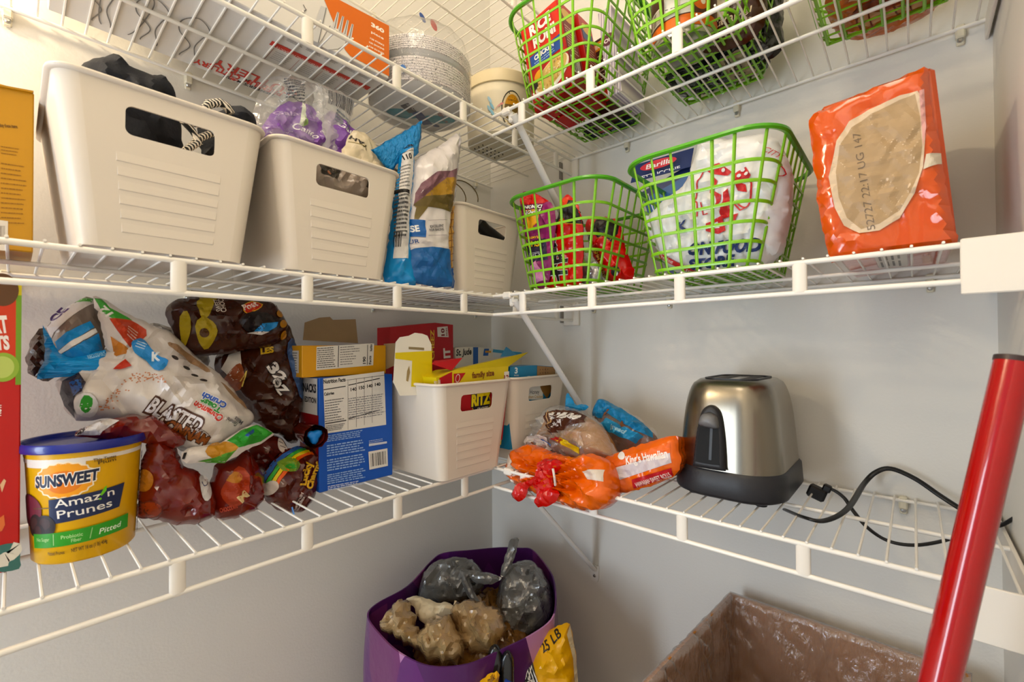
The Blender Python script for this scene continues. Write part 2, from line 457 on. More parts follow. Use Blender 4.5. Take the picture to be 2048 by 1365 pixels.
# ---------------------------------------------------------------- wire shelves
WIRE = mat('white_epoxy_wire', '#f0ece4', rough=.32, var=.02, coat=.2)
CLIPM = mat('white_shelf_plastic', '#ece6dc', rough=.4, var=.02)
ANCHOR = mat('clear_anchor_plastic', '#ddd6c0', rough=.25, var=.05)
STEEL = mat('screw_steel', '#b8b8b6', rough=.3, metal=1)
SLOT = mat('dark_slot', '#3c3a38', rough=.7)
BRACE = mat('brace_enamel', '#e6e3dd', rough=.35, var=.02)
ZU, ZM, ZL, ZT = 1.478, 1.104, .749, 1.785
TU, TM, TL = ZU+.0062, ZM+.0062, ZL+.0062
DEP = .30
wire_me = MB().tube([(0, -.006, 0), (0, -DEP-.0035, 0)], .0015, 6).mesh('wire', WIRE, 40)
q = MB().rings([[(x, y, z) for x, y in [(-.008, .002), (-.008, -.0005)] + [(-.008*math.cos(a), -.0005-.0035*math.sin(a)) for a in (.35, .8, 1.25, 1.57, 1.9, 2.35, 2.8)] + [(.008, -.0005), (.008, .002)]] for z in (-.0375, -.001)])
post_me = q.mesh('lip_post', CLIPM, 40)
clip_me = MB().box((0, -.006, -.004), (.011, .012, .020), bev=.002).box((0, -.0035, -.016), (.009, .005, .014), bev=.0015).mesh('wall_clip', ANCHOR, 30)
screw_me = MB().lathe([(.0001, .0032), (.0022, .003), (.0038, .0012), (.004, 0)], n=14).mesh('screw', STEEL, 40)
brk_me = MB().box((0, -.004, -.022), (.05, .008, .055), bev=.002).box((-.02, -.02, -.022), (.006, .03, .04), bev=.001).mesh('end_bracket', CLIPM, 30)
def shelf(label, axis, z, a0, a1, posts, clips, phase, full=True):
    # local frame: x along the wall, y away from it (negative), z up
    r = thing('wire_shelf', label, 'shelf', (0, 0, z), 0 if axis == 'L' else -PI/2, 'white wire shelves on the pantry walls')
    # on the right wall local x runs towards the viewer (world -y) and local -y runs to world -x
    def tube(name, y, zz, rad, ext=0):
        part(name, MB().tube([(a0-ext, y, zz), (a1, y, zz)], rad, 10).mesh(name, WIRE, 40), r)
    tube('front_rail', -DEP, 0, .0034)
    tube('lower_rail', -DEP, -.0385, .0034)
    tube('middle_rail', -DEP/2, -.0005, .0030)
    tube('back_rail', -.010, 0, .0030)
    k = 0; x = phase
    while x < a1-.006:
        if x > a0+.004: part('wire', wire_me, r, (x, 0, .0046))
        x += .02547
    for p in posts: part('lip_post', post_me, r, (p, -DEP, 0))
    for c in clips:
        o = part('wall_clip', clip_me, r, (c, 0, 0)); part('screw', screw_me, o, (0, -.006, -.016), (PI/2, 0, 0))
    return r
LP = [-1.441, -1.289, -1.137, -.986, -.834, -.682, -.531, -.380, -.228, -.076]
RP = [.381, .538, .690, .843, .995]
ph = -.970-.02547*30
sL = {}
for nm, z, lab in (('U', ZU, 'white wire shelf on the left wall carrying the cutlery box and paper plates'), ('M', ZM, 'white wire shelf on the left wall carrying the white bins and flour bags'), ('L', ZL, 'white wire shelf on the left wall carrying the cereal bags and prune tub'), ('T', ZT, 'topmost white wire shelf on the left wall, seen from below above the plates')):
    sL[nm] = shelf(lab, 'L', z, -1.55, -.004, LP, [-1.4, -.973, -.762, -.40, -.069], ph)
sR = {}
for nm, z, lab, cl in (('U', ZU, 'white wire shelf on the right wall carrying three green baskets', [.454, .693, 1.008]), ('M', ZM, 'white wire shelf on the right wall carrying two green baskets and an orange pack', [.36, .552, .97]), ('L', ZL, 'white wire shelf on the right wall carrying the toaster', [.42, .70, .934])):
    s = shelf(lab, 'R', z, .302, 1.038, RP, cl, .325-.0127, nm)
    sR[nm] = s
    # diagonal brace below the corner end, folded corner clip, end bracket at the near wall
    b = part('support_brace', MB().tube([(.357, -DEP+.004, -.012), (.357, -.006, -.300)], [(.0085, .0045)]*2, 12).mesh('support_brace', BRACE, 40), s)
    f = part('brace_foot', MB().rings([[(.357+x, -.0005-d, -.31+y) for x, y in ((-.011, .02), (-.011, -.012), (-.007, -.02), (.007, -.02), (.011, -.012), (.011, .02))] for d in (0, .004)]).mesh('brace_foot', BRACE, 30), b)
    part('screw', screw_me, b, (.357, -.0045, -.316), (PI/2, 0, 0))
    part('corner_clip', MB().box((.340, -DEP+.002, -.001), (.022, .013, .014), bev=.003).box((.346, -DEP+.014, -.012), (.012, .02, .022), bev=.003).mesh('corner_clip', CLIPM, 30), s)
    e = part('end_bracket', MB().box((1.013, -DEP-.006, -.0235), (.052, .004, .058), bev=.0012).box((1.036, -DEP/2, -.010), (.004, DEP, .03), bev=.001).mesh('end_bracket', CLIPM, 30), s)
    # bracket that carries the end of the left shelf on this wall
    g = part('end_bracket', MB().box((.295, -.005, -.022), (.046, .010, .060), bev=.002).mesh('end_bracket', CLIPM, 30), s)
    part('bracket_slot', MB().box((.2715, -.013, -.022), (.004, .018, .044), bev=.0008).mesh('bracket_slot', mat('grey_bracket_edge', '#8f8b84', rough=.5)), g)

# ---------------------------------------------------------------- white bins
BINM = mat('white_bin_plastic', '#ddd3c6', rough=.38, var=.015, vscale=3)
def make_bin(label, loc, group='white plastic bins with handle holes'):
    r = thing('storage_bin', label, 'bin', loc, 0, group)
    wb, db, wt, dt, h, t = .155, .235, .198, .268, .176, .0024
    N = 5; cr = 6
    def ring(k, ins=0):
        f = k/N; return rrect(wb+(wt-wb)*f-2*ins, db+(dt-db)*f-2*ins, .016+.004*f-ins*.5, cr, h*f)
    mb = MB()
    for ins, flip in ((0, 0), (t, 1)):
        R = [ring(k, ins) for k in range(N+1)]; n = len(R[0]); vs = [p for q in R for p in q]; fs = []
        if ins: vs = [(x, y, max(z, t)) for x, y, z in vs]
        for k in range(N):
            for j in range(n-1):
                f = (k*n+j, k*n+j+1, (k+1)*n+j+1, (k+1)*n+j); fs.append(f[::-1] if flip else f)
        mb.add(vs, fs); mb.add(R[0] if not ins else [(x, y, t) for x, y, z in R[0]], [tuple(range(n)) if flip else tuple(range(n))[::-1]])
        # front panel with the handle hole
        BL, BR, TR, TLc = [Vector(p) for p in (R[0][-1], R[0][0], R[-1][0], R[-1][-1])]
        O = (BL+BR)/2; V = ((TLc+TR)/2-O); hv = V.length; V = V/hv; U = Vector((1, 0, 0))
        out = [(-(BR-BL).length/2, 0), ((BR-BL).length/2, 0), ((TR-TLc).length/2, hv), (-(TR-TLc).length/2, hv)]
        hole = [(p[0], p[1]) for p in rrect(.084, .031, .007, 5, 0, 0, .140)]
        al = [Vector(p) for p in out+hole]; m = len(hole)
        res = delaunay_2d_cdt(al, [(i, (i+1) % 4) for i in range(4)]+[(4+i, 4+(i+1) % m) for i in range(m)], [], 1, 1e-7)
        P = res[0]; T = []
        hp = np.array(hole)
        for f in res[2]:
            c = sum((P[i] for i in f), Vector((0, 0)))/len(f)
            _, ins_ = dist_poly(np.array([tuple(c)]), hp)
            if ins_[0]: continue
            a, b, c = [P[i] for i in f[:3]]; ccw = (b-a).cross(c-a) > 0
            T.append(tuple(f) if ccw != bool(flip) else tuple(f)[::-1])
        mb.add([O+U*p.x+V*p.y for p in P], T)
        hs = [O+U*x+V*y for x, y in hole]
        if not ins: h0 = hs; F0 = (O, U, V)
    mb.add(h0+hs, [(j, m+j, m+(j+1) % m, (j+1) % m) for j in range(m)])
    part('bin_body', mb.mesh('bin_body', BINM, 30), r)
    part('rim', MB().tube(rrect(wt+.001, dt+.001, .021, cr, h), [(.0042, .0030)]*len(rrect(1, 1, .1, cr)), 10, closed=True).mesh('rim', BINM, 50), r)
    O, U, V = F0; Nn = U.cross(V)
    for k in range(6):
        v = .104-.0152*k; wd = .098-.0022*k; q = MB()
        a = [O+U*(-wd/2)+V*v, O+U*(wd/2)+V*v, O+U*(wd/2-.001)+V*(v-.0095)+Nn*.0007, O+U*(-wd/2+.001)+V*(v-.0095)+Nn*.0007, O+U*(-wd/2)+V*(v-.0105), O+U*(wd/2)+V*(v-.0105)]
        q.add(a, [(0, 3, 2, 1), (3, 4, 5, 2), (0, 4, 3), (1, 2, 5)])
        part('ridge', q.mesh('ridge', BINM), r)
    return r
bin0 = make_bin('large white bin on the middle shelf, leftmost, with dark cloth inside', (-.843, -.184, TM))
for lab, loc in (('white bin on the middle shelf holding clear and purple snack pouches', (-.634, -.184, TM)),
                 ('white bin in the corner of the middle shelf, half behind a green basket', (-.280, -.150, TM)),
                 ('white bin on the lower left shelf holding red and yellow cracker boxes', (-.371, -.196, TL)),
                 ('white bin at the corner end of the lower left shelf with blue graham cracker box', (-.168, -.190, TL))):
    b = copy_tree(bin0); b.location = loc; b['label'] = lab
def solo(name, P, m, label, cat, group=None, smooth=True):
    o = build(name, P.mb, m, None, 32 if smooth is True else smooth); return tag(o, label, cat, group)
def pack(name, P, m, label, cat, group=None, body='film_body', prints=None, smooth=True):
    a = np.array([tuple(v) for v in P.mb.v]); lo, hi = a.min(0), a.max(0)
    r = thing(name, label, cat, ((lo[0]+hi[0])/2, (lo[1]+hi[1])/2, lo[2]), 0, group)
    build(body, P.mb, m, r, 32 if smooth is True else smooth); return r

# --- in the leftmost bin
CLOTH = mat('black_cloth', '#1d1f26', rough=.9, bump=.4, bscale=300, var=.2)
PL = ((-0.8700, -0.1700, 1.2500), (0.0000, -1.0000, 0.0000))
P_ = Puff(PL, [(-0.0451, 0.0937), (-0.0148, 0.1317), (-0.0054, 0.1362), (0.0088, 0.1275), (0.0246, 0.1251), (0.0411, 0.1312), (0.0513, 0.1229), (0.0583, 0.1044), (0.0585, 0.0113), (-0.0446, -0.0008)], .045, .06, amp=.006, freq=12, seed=1)
solo('folded_cloth', P_, CLOTH, 'dark folded cloth rising out of the leftmost white bin', 'cloth')
PL = ((-0.8000, -0.2400, 1.2500), (0.0000, -1.0000, 0.0000))
P_ = Puff(PL, [(-0.0021, 0.0606), (0.024, 0.0775), (0.0423, 0.0918), (0.0616, 0.0879), (0.0695, 0.0733), (0.065, 0.0149), (0.0124, 0.0059), (0.0009, 0.0159)], .03, .03, amp=.004, freq=16, seed=2)
solo('cloth_pouch', P_, CLOTH, 'black rounded pouch at the right end of the leftmost white bin', 'pouch')
CORD = mat('braided_cord', '#151515', rough=.8)
nt = CORD.node_tree; b_ = nt.nodes['Principled BSDF']; wv = nt.nodes.new('ShaderNodeTexWave'); wv.wave_type = 'BANDS'; wv.bands_direction = 'DIAGONAL'
wv.inputs['Scale'].default_value = 110; wv.inputs['Distortion'].default_value = 2; tc_ = nt.nodes.new('ShaderNodeTexCoord'); rp = nt.nodes.new('ShaderNodeValToRGB')
rp.color_ramp.interpolation = 'CONSTANT'; rp.color_ramp.elements[0].color = (.01, .01, .01, 1); rp.color_ramp.elements[1].color = (.75, .68, .58, 1); rp.color_ramp.elements[1].position = .55
nt.links.new(tc_.outputs['Object'], wv.inputs[0]); nt.links.new(wv.outputs[0], rp.inputs[0]); nt.links.new(rp.outputs[0], b_.inputs['Base Color'])
PL = ((-0.8200, -0.2980, 1.2500), (0.0000, -1.0000, 0.0000))
mp = plane_map(PL)
pth = mp([(-0.012, 0.0253), (-0.0005, 0.0149), (0.0062, 0.0031), (-0.0069, -0.0105)], .0) ; p2 = mp([(0.0231, 0.0233), (0.0099, 0.0124), (-0.0004, -0.0023), (-0.0099, -0.0145)], -.006); p3 = mp([(-0.007, 0.0259), (0.0072, 0.0275), (0.022, 0.0292)], -.006)
q = MB()
for p in (pth, p2, p3): q.tube([tuple(v) for v in p], .0042, 8)
tag(build('braided_cord', q, CORD, None, True), 'black and white braided cord showing through the leftmost bin handle', 'cord')
PL = ((-0.7900, -0.2800, 1.2850), (0.0000, -1.0000, 0.0000))
mp = plane_map(PL)
q = MB().tube([tuple(v) for v in mp([(-0.0143, 0.0172), (-0.0089, 0.0283), (0.0033, 0.0352), (0.0119, 0.0321), (0.016, 0.025)], 0)], .0055, 8)
tag(build('braided_cord', q, CORD, None, True), 'black and white braided cord looped over the top of the leftmost bin', 'cord')

# --- in the second bin: snack pouches
PURPLE = film('purple_film', '#7d4fa6'); CLR = clear('clear_pouch_film', alpha=.10, bscale=45, bump=1)
PL = ((-0.7000, -0.2000, 1.2700), (-0.0499, -0.9988, 0.0000))
P_ = Puff(PL, [(-0.0007, 0.0477), (-0.0079, 0.0728), (0.0175, 0.1161), (0.0482, 0.1352), (0.0808, 0.1248), (0.091, 0.0682), (0.0482, 0.0302), (0.0065, 0.0262)], .016, .014, amp=.006, freq=20, seed=3)
r = pack('snack_pouch', P_, PURPLE, 'purple snack pouch at the left of the second white bin', 'pouch', 'purple snack pouches in the second bin')
pr = Print(P_.map, .004); pr.text('Califo', (0.0311, 0.0806), (0.0683, 0.0713), 0.0109, '#f0ecf2', shear=.2); pr.text('Gala', (0.0064, 0.096), (0.0419, 0.104), 0.0062, '#cdb0dc'); pr.poly([(0.0403, 0.0894), (0.0482, 0.1277), (0.0529, 0.1362), (0.0529, 0.1063), (0.0466, 0.0858)], '#e8f0d8'); pr.poly([(0.045, 0.0853), (0.0513, 0.109), (0.0545, 0.0935)], '#7fae3c'); pr.build(r)
P2 = Puff(PL, [(-0.0252, 0.0552), (-0.0115, 0.13), (0.0137, 0.1643), (0.0642, 0.1734), (0.0936, 0.1511), (0.0893, 0.0677), (0.0404, 0.0279), (-0.0183, 0.0189)], .026, .02, amp=.007, freq=14, seed=4)
build('clear_film', P2.mb, CLR, r, 32)
pr = Print(P2.map, .004, off=.001); pr.lines([(0.0138, 0.1123), (0.0482, 0.1195), (0.0521, 0.1625), (0.0174, 0.1538)], 9, '#55565c', .5, 3); pr.build(r, 'small_print')
PL = ((-0.6350, -0.2100, 1.2650), (0.0499, -0.9988, 0.0000))
P_ = Puff(PL, [(0.0132, 0.0423), (0.0176, 0.1049), (0.0311, 0.141), (0.0688, 0.1313), (0.1041, 0.0986), (0.0989, 0.0507), (0.0221, 0.028)], .014, .012, amp=.005, freq=20, seed=5)
r = pack('snack_pouch', P_, PURPLE, 'purple snack pouch in the middle of the second white bin', 'pouch', 'purple snack pouches in the second bin')
pr = Print(P_.map, .004); pr.text('Gala', (0.0365, 0.1146), (0.0707, 0.1051), 0.0099, '#f0ecf2', shear=.2); pr.build(r)
P2 = Puff(PL, [(0.0029, 0.039), (0.0046, 0.1655), (0.0221, 0.1802), (0.0747, 0.1787), (0.0707, 0.1276), (0.0886, 0.0659)], .012, .014, amp=.003, freq=20, seed=6)
build('clear_film', P2.mb, clear('cloudy_pouch_film', alpha=.34, bscale=45, bump=1), r, 32)
pr = Print(P2.map, .004, off=.001); pr.bars([(0.0203, 0.1452), (0.0668, 0.1431), (0.0727, 0.1734), (0.0239, 0.1716)], 40, '#4a4a50', 2); pr.lines([(0.0311, 0.1203), (0.0668, 0.1145), (0.0688, 0.1349), (0.0347, 0.1425)], 4, '#77808a', .5, 5); pr.build(r, 'small_print')
PL = ((-0.6000, -0.2500, 1.2500), (0.0990, -0.9901, 0.0990))
P_ = Puff(PL, [(-0.0059, 0.0565), (0.0187, 0.1153), (0.0476, 0.1295), (0.0801, 0.1093), (0.1236, 0.081), (0.1152, 0.0522), (0.0034, 0.0294)], .012, .012, amp=.004, freq=20, seed=7)
r = pack('snack_pouch', P_, film('cream_film', '#d9cbb0'), 'cream snack pouch with upside-down black letters at the right of the second bin', 'pouch')
pr = Print(P_.map, .004); pr.text('YAH', (0.0451, 0.0947), (0.0184, 0.1116), 0.0091, '#1c1a18', .03); pr.line([(0.0117, 0.0976), (0.0408, 0.0923)], .0012, '#8a7a30'); pr.poly([(-0.0114, 0.0572), (0.0154, 0.0664), (0.0496, 0.0572), (0.014, 0.0458)], '#4a5038'); pr.build(r)
PL = ((-0.6300, -0.2800, 1.2400), (0.0000, -1.0000, 0.0000))
P_ = Puff(PL, [(-0.036, 0.0421), (0.0784, 0.0518), (0.0783, 0.0093), (-0.036, -0.0032)], .012, .03, amp=.006, freq=24, seed=8)
r = pack('jerky_bag', P_, film('grey_film', '#9a8c80'), 'dark patterned food bag seen through the handle of the second bin', 'bag')
pr = Print(P_.map, .004); pr.poly([(-0.0322, 0.0341), (0.0032, 0.0345), (-0.0025, 0.0195), (-0.0307, 0.0194)], '#2c2620'); pr.poly([(0.0551, 0.0494), (0.0643, 0.0478), (0.055, 0.0161), (0.0433, 0.0189)], '#2a221c'); pr.ell(*(-0.0168, 0.0249), .004, .003, '#a86a4a'); pr.text('DAY', (-0.0129, 0.0244), (-0.0025, 0.0328), 0.0070, '#70645a'); pr.build(r)

# --- bags between the bins
SKY = film('sky_blue_film', '#1f83c6', bump=.3); WHITEF = film('white_film', '#d8d2d2', bump=.35)
PL = ((-0.5000, -0.2720, 1.2000), (-0.3304, -0.9439, 0.0000))
P_ = Puff(PL, [(-0.0323, -0.0874), (-0.0279, -0.029), (-0.019, 0.0428), (-0.01, 0.1067), (-0.0054, 0.1524), (0.0183, 0.171), (0.02, 0.1213), (0.0142, 0.0385), (0.0141, -0.0248), (0.0231, -0.0884)], .018, .03, amp=.003, freq=14, seed=9)
r = pack('snack_bag', P_, SKY, 'bright blue snack bag beside the second bin with a nutrition panel', 'bag')
pr = Print(P_.map, .004, off=.0008)
pr.poly([(-0.0218, -0.0461), (-0.0092, 0.0845), (-0.0037, 0.142), (0.0164, 0.157), (0.0163, 0.116), (0.0078, 0.0286), (0.0049, -0.0437)], '#d9d6d4'); pr.text('Facts', (-0.0054, 0.1497), (0.0146, 0.1584), 0.0071, '#141414', .03); pr.line([(-0.0072, 0.1413), (0.0164, 0.1515)], .0008, '#222222'); pr.text('110', (-0.0019, 0.1298), (0.0127, 0.1353), 0.0089, '#141414', .03)
pr.lines([(-0.0163, 0.0788), (0.008, 0.0828), (0.0136, 0.1273), (-0.0073, 0.1206)], 7, '#777777', .35, 1); pr.rect(*(-0.0189, 0.0713), *(0.008, 0.0783), '#1c1c1c'); pr.lines([(-0.02, -0.0105), (0.005, -0.0078), (0.0079, 0.072), (-0.0172, 0.068)], 11, '#555555', .5, 2); pr.bars([(-0.0218, -0.0266), (-0.0094, -0.0254), (-0.0076, 0.0016), (-0.02, 0.0001)], 12, '#222222', 4); pr.build(r)
f = Puff(PL, [(-0.0559, 0.1419), (-0.0319, 0.1602), (0.0128, 0.1971), (0.0352, 0.2162), (0.0332, 0.1835), (0.0275, 0.1547), (0.0182, 0.141), (-0.0055, 0.1345), (-0.0215, 0.1091), (-0.0389, 0.1235)], .006, .006, amp=.001, freq=20, seed=10, crisp=True)
build('crimped_top', f.mb, mat('sky_blue_crimp', '#1f83c6', rough=.3, bump=.9, bscale=14, stretch=(16, 1, 6, 0, .5, 0), bdist=.01), r, True)
PL = ((-0.4500, -0.2760, 1.2000), (-0.0995, -0.9950, 0.0000))
P_ = Puff(PL, [(-0.0443, -0.0865), (-0.0461, -0.0075), (-0.0409, 0.0658), (-0.0305, 0.1303), (-0.0042, 0.1599), (0.0404, 0.1951), (0.0712, 0.2214), (0.0685, 0.159), (0.0586, 0.0875), (0.0478, 0.017), (0.0487, -0.0315), (0.0543, -0.0854), (0.0167, -0.0905)], .022, .022, amp=.003, freq=10, seed=11)
r = pack('flour_bag', P_, WHITEF, 'white and blue flour bag with a wheat field picture', 'bag')
pr = Print(P_.map, .005, off=.0008)
pr.poly([(-0.0317, 0.0769), (-0.0234, 0.0954), (0.0043, 0.1209), (0.0402, 0.1338), (0.066, 0.1504), (0.0586, 0.0875), (0.0491, 0.061), (0.0063, 0.0572), (-0.0358, 0.0532)], '#7a5560'); pr.poly([(-0.0338, 0.0509), (-0.0044, 0.0878), (0.0287, 0.1174), (0.0624, 0.1277), (0.055, 0.0671), (0.048, 0.0618), (0.0063, 0.0572)], '#a07a28'); pr.poly([(-0.038, 0.0165), (-0.0307, 0.0543), (-0.0045, 0.0663), (0.0491, 0.062), (0.0456, 0.0603), (0.0421, 0.0567), (0.0118, 0.0564), (-0.0098, 0.0558)], '#6a5a28'); pr.poly([(-0.0358, 0.056), (-0.0172, 0.0728), (0.0516, 0.0908), (0.048, 0.0618), (0.0063, 0.0563), (-0.0338, 0.0528)], '#5f5026')
pr.rect(*(-0.044, -0.0027), *(-0.0173, 0.0284), '#1c5ea8'); pr.text('SE', (-0.041, 0.0051), (-0.0278, 0.0073), 0.0112, '#f2f2f0', .04); pr.text('EXCELLENT', (-0.0068, 0.0164), (0.0238, 0.0245), 0.0047, '#3a3a44'); pr.text('FOR BAKING', (-0.0089, 0.0095), (0.0238, 0.0178), 0.0047, '#3a3a44'); pr.line([(-0.011, 0.0296), (0.0329, 0.0395)], .0006, '#88808a'); pr.line([(-0.0132, 0.0014), (0.0305, 0.0103)], .0006, '#88808a'); pr.text('UR', (-0.0441, -0.0162), (-0.0278, -0.0138), 0.0074, '#2a4a88')
pr.poly([(-0.0461, -0.03), (-0.036, -0.0241), (-0.0048, -0.0178), (0.0453, -0.0145), (0.0476, -0.0316), (0.0532, -0.0845), (0.0167, -0.0886), (-0.0433, -0.0855)], '#1d5d9e'); pr.build(r)
PL = ((-0.4100, -0.2620, 1.2000), (-0.0995, -0.9950, 0.0000))
P_ = Puff(PL, [(0.0059, -0.0854), (0.0112, 0.0701), (0.0174, 0.161), (0.0456, 0.2278), (0.053, 0.227), (0.044, 0.1479), (0.0351, 0.075), (0.031, -0.0262), (0.032, -0.0832)], .008, .012, amp=.003, freq=14, seed=12)
r = pack('waffle_bag', P_, film('sky_film2', '#c9c6cc'), 'snack bag with golden waffle pieces printed on it, right of the flour bag', 'bag')
pr = Print(P_.map, .005, off=.0008); pr.poly([(0.0083, -0.0537), (0.0123, 0.0704), (0.0339, 0.0828), (0.0309, -0.0463)], '#d0a050')
for k in range(9): pr.line([((0.0111, 0.0602)[0], (0.0111, 0.0602)[1]-k*0.0136), ((0.0351, 0.0689)[0], (0.0351, 0.0689)[1]-k*0.0136)], .0014, '#8a5820')
pr.line([(0.023, 0.0775), (0.0189, -0.0526)], .0016, '#8a5820'); pr.poly([(0.0059, -0.0854), (0.0083, -0.0508), (0.0309, -0.0423), (0.032, -0.0832)], '#1d4f98'); pr.build(r)
# --- dark pan handles in the corner bin, cables on top
q = MB().tube([(-.305, -.262, TM+.155), (-.285, -.262, TM+.142), (-.235, -.262, TM+.125)], .014, 12)
tag(build('black_handle', q, mat('black_plastic', '#151516', rough=.35), None, 40), 'black round handle seen through the hole of the corner bin', 'handle')
q = MB()
for k in range(3): q.tube([(-.33+.02*k+.045*math.cos(a), -.16-.02*k, TM+.232+.03*math.sin(a)) for a in np.linspace(-.2, PI+.2, 16)], .0013, 6)
tag(build('wire_coil', q, mat('bronze_wire', '#7a6a4c', rough=.35, metal=.6), None, True), 'thin bronze wire loops standing up out of the corner bin', 'wire')

# --- yellow carton at the far left
YEL = mat('amber_card', '#b98608', rough=.42, var=.04)
r = thing('food_carton', 'amber yellow carton at the left edge of the middle shelf', 'carton', (-1.03, -.165, TM))
carton(r, (-1.11, -.20, TM), (-.9505, -.085, TM+.184), YEL)
PL = ((-0.9505, -0.2000, 1.1100), (0.0000, -1.0000, 0.0000))
pr = Print(plane_map(PL)); pr.lines([(-0.0243, 0.0273), (-0.0056, 0.0299), (-0.0052, 0.0997), (-0.0247, 0.0983)], 13, '#8a5c10', .22, 4); pr.text('Buy these items', (-0.0256, 0.1358), (-0.0123, 0.139), 0.0040, '#5a3a0c', .02); pr.lines([(-0.0247, 0.105), (-0.0106, 0.1066), (-0.0099, 0.1176), (-0.0248, 0.1161)], 3, '#8a5c10', .25, 6); pr.rect(*(-0.0285, -0.001), *(-0.0192, 0.0323), '#d8d0c4'); pr.bars([(-0.0278, 0.0046), (-0.0212, 0.0057), (-0.0214, 0.0268), (-0.0279, 0.0255)], 14, '#5a5048'); pr.build(r)
q = MB().rings([[(-1.112, -.203, TM+.160), (-.952, -.203, TM+.183), (-.952, -.09, TM+.186), (-1.112, -.09, TM+.186)], [(-1.112, -.204, TM+.161), (-.951, -.204, TM+.185), (-.951, -.09, TM+.187), (-1.112, -.09, TM+.187)]])
build('top_flap', q, YEL, r)

# ---------------------------------------------------------------- upper left shelf: cutlery box, plates, bucket
GREYW = mat('grey_white_card', '#d9d6d2', rough=.5, var=.02); ORNG = '#d26a18'; SILV = '#c9c8c8'
r = thing('cutlery_box', 'large white and orange box of 360 piece plastic cutlery on the upper shelf', 'box', (-.72, -.145, TU))
carton(r, (-.935, -.25, TU), (-.515, -.035, TU+.098), GREYW)
PL = ((-0.9350, -0.2500, 1.4842), (0.0000, -1.0000, 0.0000))
pr = Print(plane_map(PL)); pr.poly([(0.2944, 0.0873), (0.4208, 0.0968), (0.4206, 0.0047), (0.3455, 0.0057), (0.3366, 0.0114), (0.315, 0.0501)], ORNG)
pr.text('360', (0.3847, 0.0775), (0.4105, 0.0777), 0.0066, '#f2ece2', .05); pr.text('piece', (0.3847, 0.0651), (0.4095, 0.0655), 0.0044, '#f2ece2'); pr.text('120 FORKS', (0.3827, 0.0536), (0.4105, 0.0542), 0.0027, '#f2ece2', .03); pr.text('120 SPOONS', (0.3808, 0.0456), (0.4105, 0.047), 0.0027, '#f2ece2', .03); pr.text('120 KNIVES', (0.3808, 0.0385), (0.4104, 0.0389), 0.0027, '#f2ece2', .03)
for k in range(4):
    pr.poly([((0.3227, 0.0676)[0]+k*.0085, (0.3227, 0.0676)[1]-k*.002), ((0.3261, 0.0679)[0]+k*.0085, (0.3261, 0.0679)[1]-k*.002), ((0.321, 0.0352)[0]+k*.0085, (0.321, 0.0352)[1]-k*.002), ((0.3133, 0.0344)[0]+k*.0085, (0.3133, 0.0344)[1]-k*.002)], SILV)
    pr.line([((0.3244, 0.0677)[0]+k*.0085, (0.3244, 0.0677)[1]-k*.002), ((0.3176, 0.035)[0]+k*.0085, (0.3176, 0.035)[1]-k*.002)], .0012, '#6a6868')
pr.poly([(0.3108, 0.038), (0.3401, 0.0368), (0.3366, 0.0182), (0.3244, 0.0071), (0.3066, -0.0033), (0.2944, -0.003), (0.3025, 0.019)], SILV); pr.line([(0.3108, 0.038), (0.2984, 0.0104), (0.2879, -0.0094)], .0014, '#8a8888'); pr.line([(0.3401, 0.0368), (0.3366, 0.0198), (0.3244, 0.0063)], .0014, '#8a8888')
pr.poly([(0.296, 0.0624), (0.3042, 0.0638), (0.2911, 0.0002), (0.2769, -0.0006)], '#c4c4c6'); pr.line([(0.3042, 0.0638), (0.2911, 0.0002)], .0014, '#7a7a7c'); pr.line([(0.2676, 0.0478), (0.2722, 0.0426), (0.2631, 0.0296)], .0016, '#6a6868')
pr.build(r)
# underside of the box, printed upside down
M_ = mat('underside', '#c3bfbb')
O_ = Vector((-.515, -.25, TU)); mpd = lambda pts, off: [Vector((-.935+u, -.035-v, TU-off)) for u, v in pts]
pr = Print(mpd)   # u from the left end, v from the wall edge towards the room
W_, H_ = .42, .215
pr.rect(.24, .155, .412, .168, '#c0392e'); pr.text("PERFECT FOR EVERYDAY AND ENTERTAINING PRODUCTS", (.405, .159), (.25, .159), .0055, '#e8ddd4')
pr.text('PREMIUM CUTLERY', (.31, .028), (.17, .028), .016, '#c8392c', .03); pr.text("MEMBER'S MARK", (.30, .012), (.215, .012), .009, '#2c2a2a', .02); pr.text('CUTLERY', (.33, .052), (.19, .052), .024, '#c8392c', .02)
pr.quad([(.232, .004), (.240, .010), (.232, .016), (.224, .010)], '#c8392c'); pr.line([(.226, .010), (.232, .014), (.238, .010)], .0014, '#e8ddd4')
for k in range(5): pr.lines([(.40-.03*k-.026, .185), (.40-.03*k, .185), (.40-.03*k, .207), (.40-.03*k-.026, .207)], 6, '#8a8684', .35, k)
for k in range(4): pr.rect(.248+.04*k, .11, .249+.04*k, .152, '#b8908a'); pr.lines([(.253+.04*k, .12), (.284+.04*k, .12), (.284+.04*k, .148), (.253+.04*k, .148)], 5, '#a8a4a2', .3, k)
for cx, sgn in ((.045, 1), (.10, -1), (.15, 1)):   # fork and spoon outlines
    pr.line([(cx, .02), (cx+.006, .06), (cx-.014, .09), (cx-.016, .12), (cx, .14), (cx+.018, .12), (cx+.014, .09), (cx+.012, .06), (cx+.02, .02)], .0016, '#6e6a66', smooth=True)
for k in range(4): pr.line([(.06+.008*k, .135), (.062+.008*k, .18)], .0012, '#6e6a66')
pr.line([(.055, .02), (.048, .09), (.052, .135), (.095, .14), (.098, .09), (.085, .02)], .0015, '#6e6a66', smooth=True)
pr.build(r, 'underside_print')
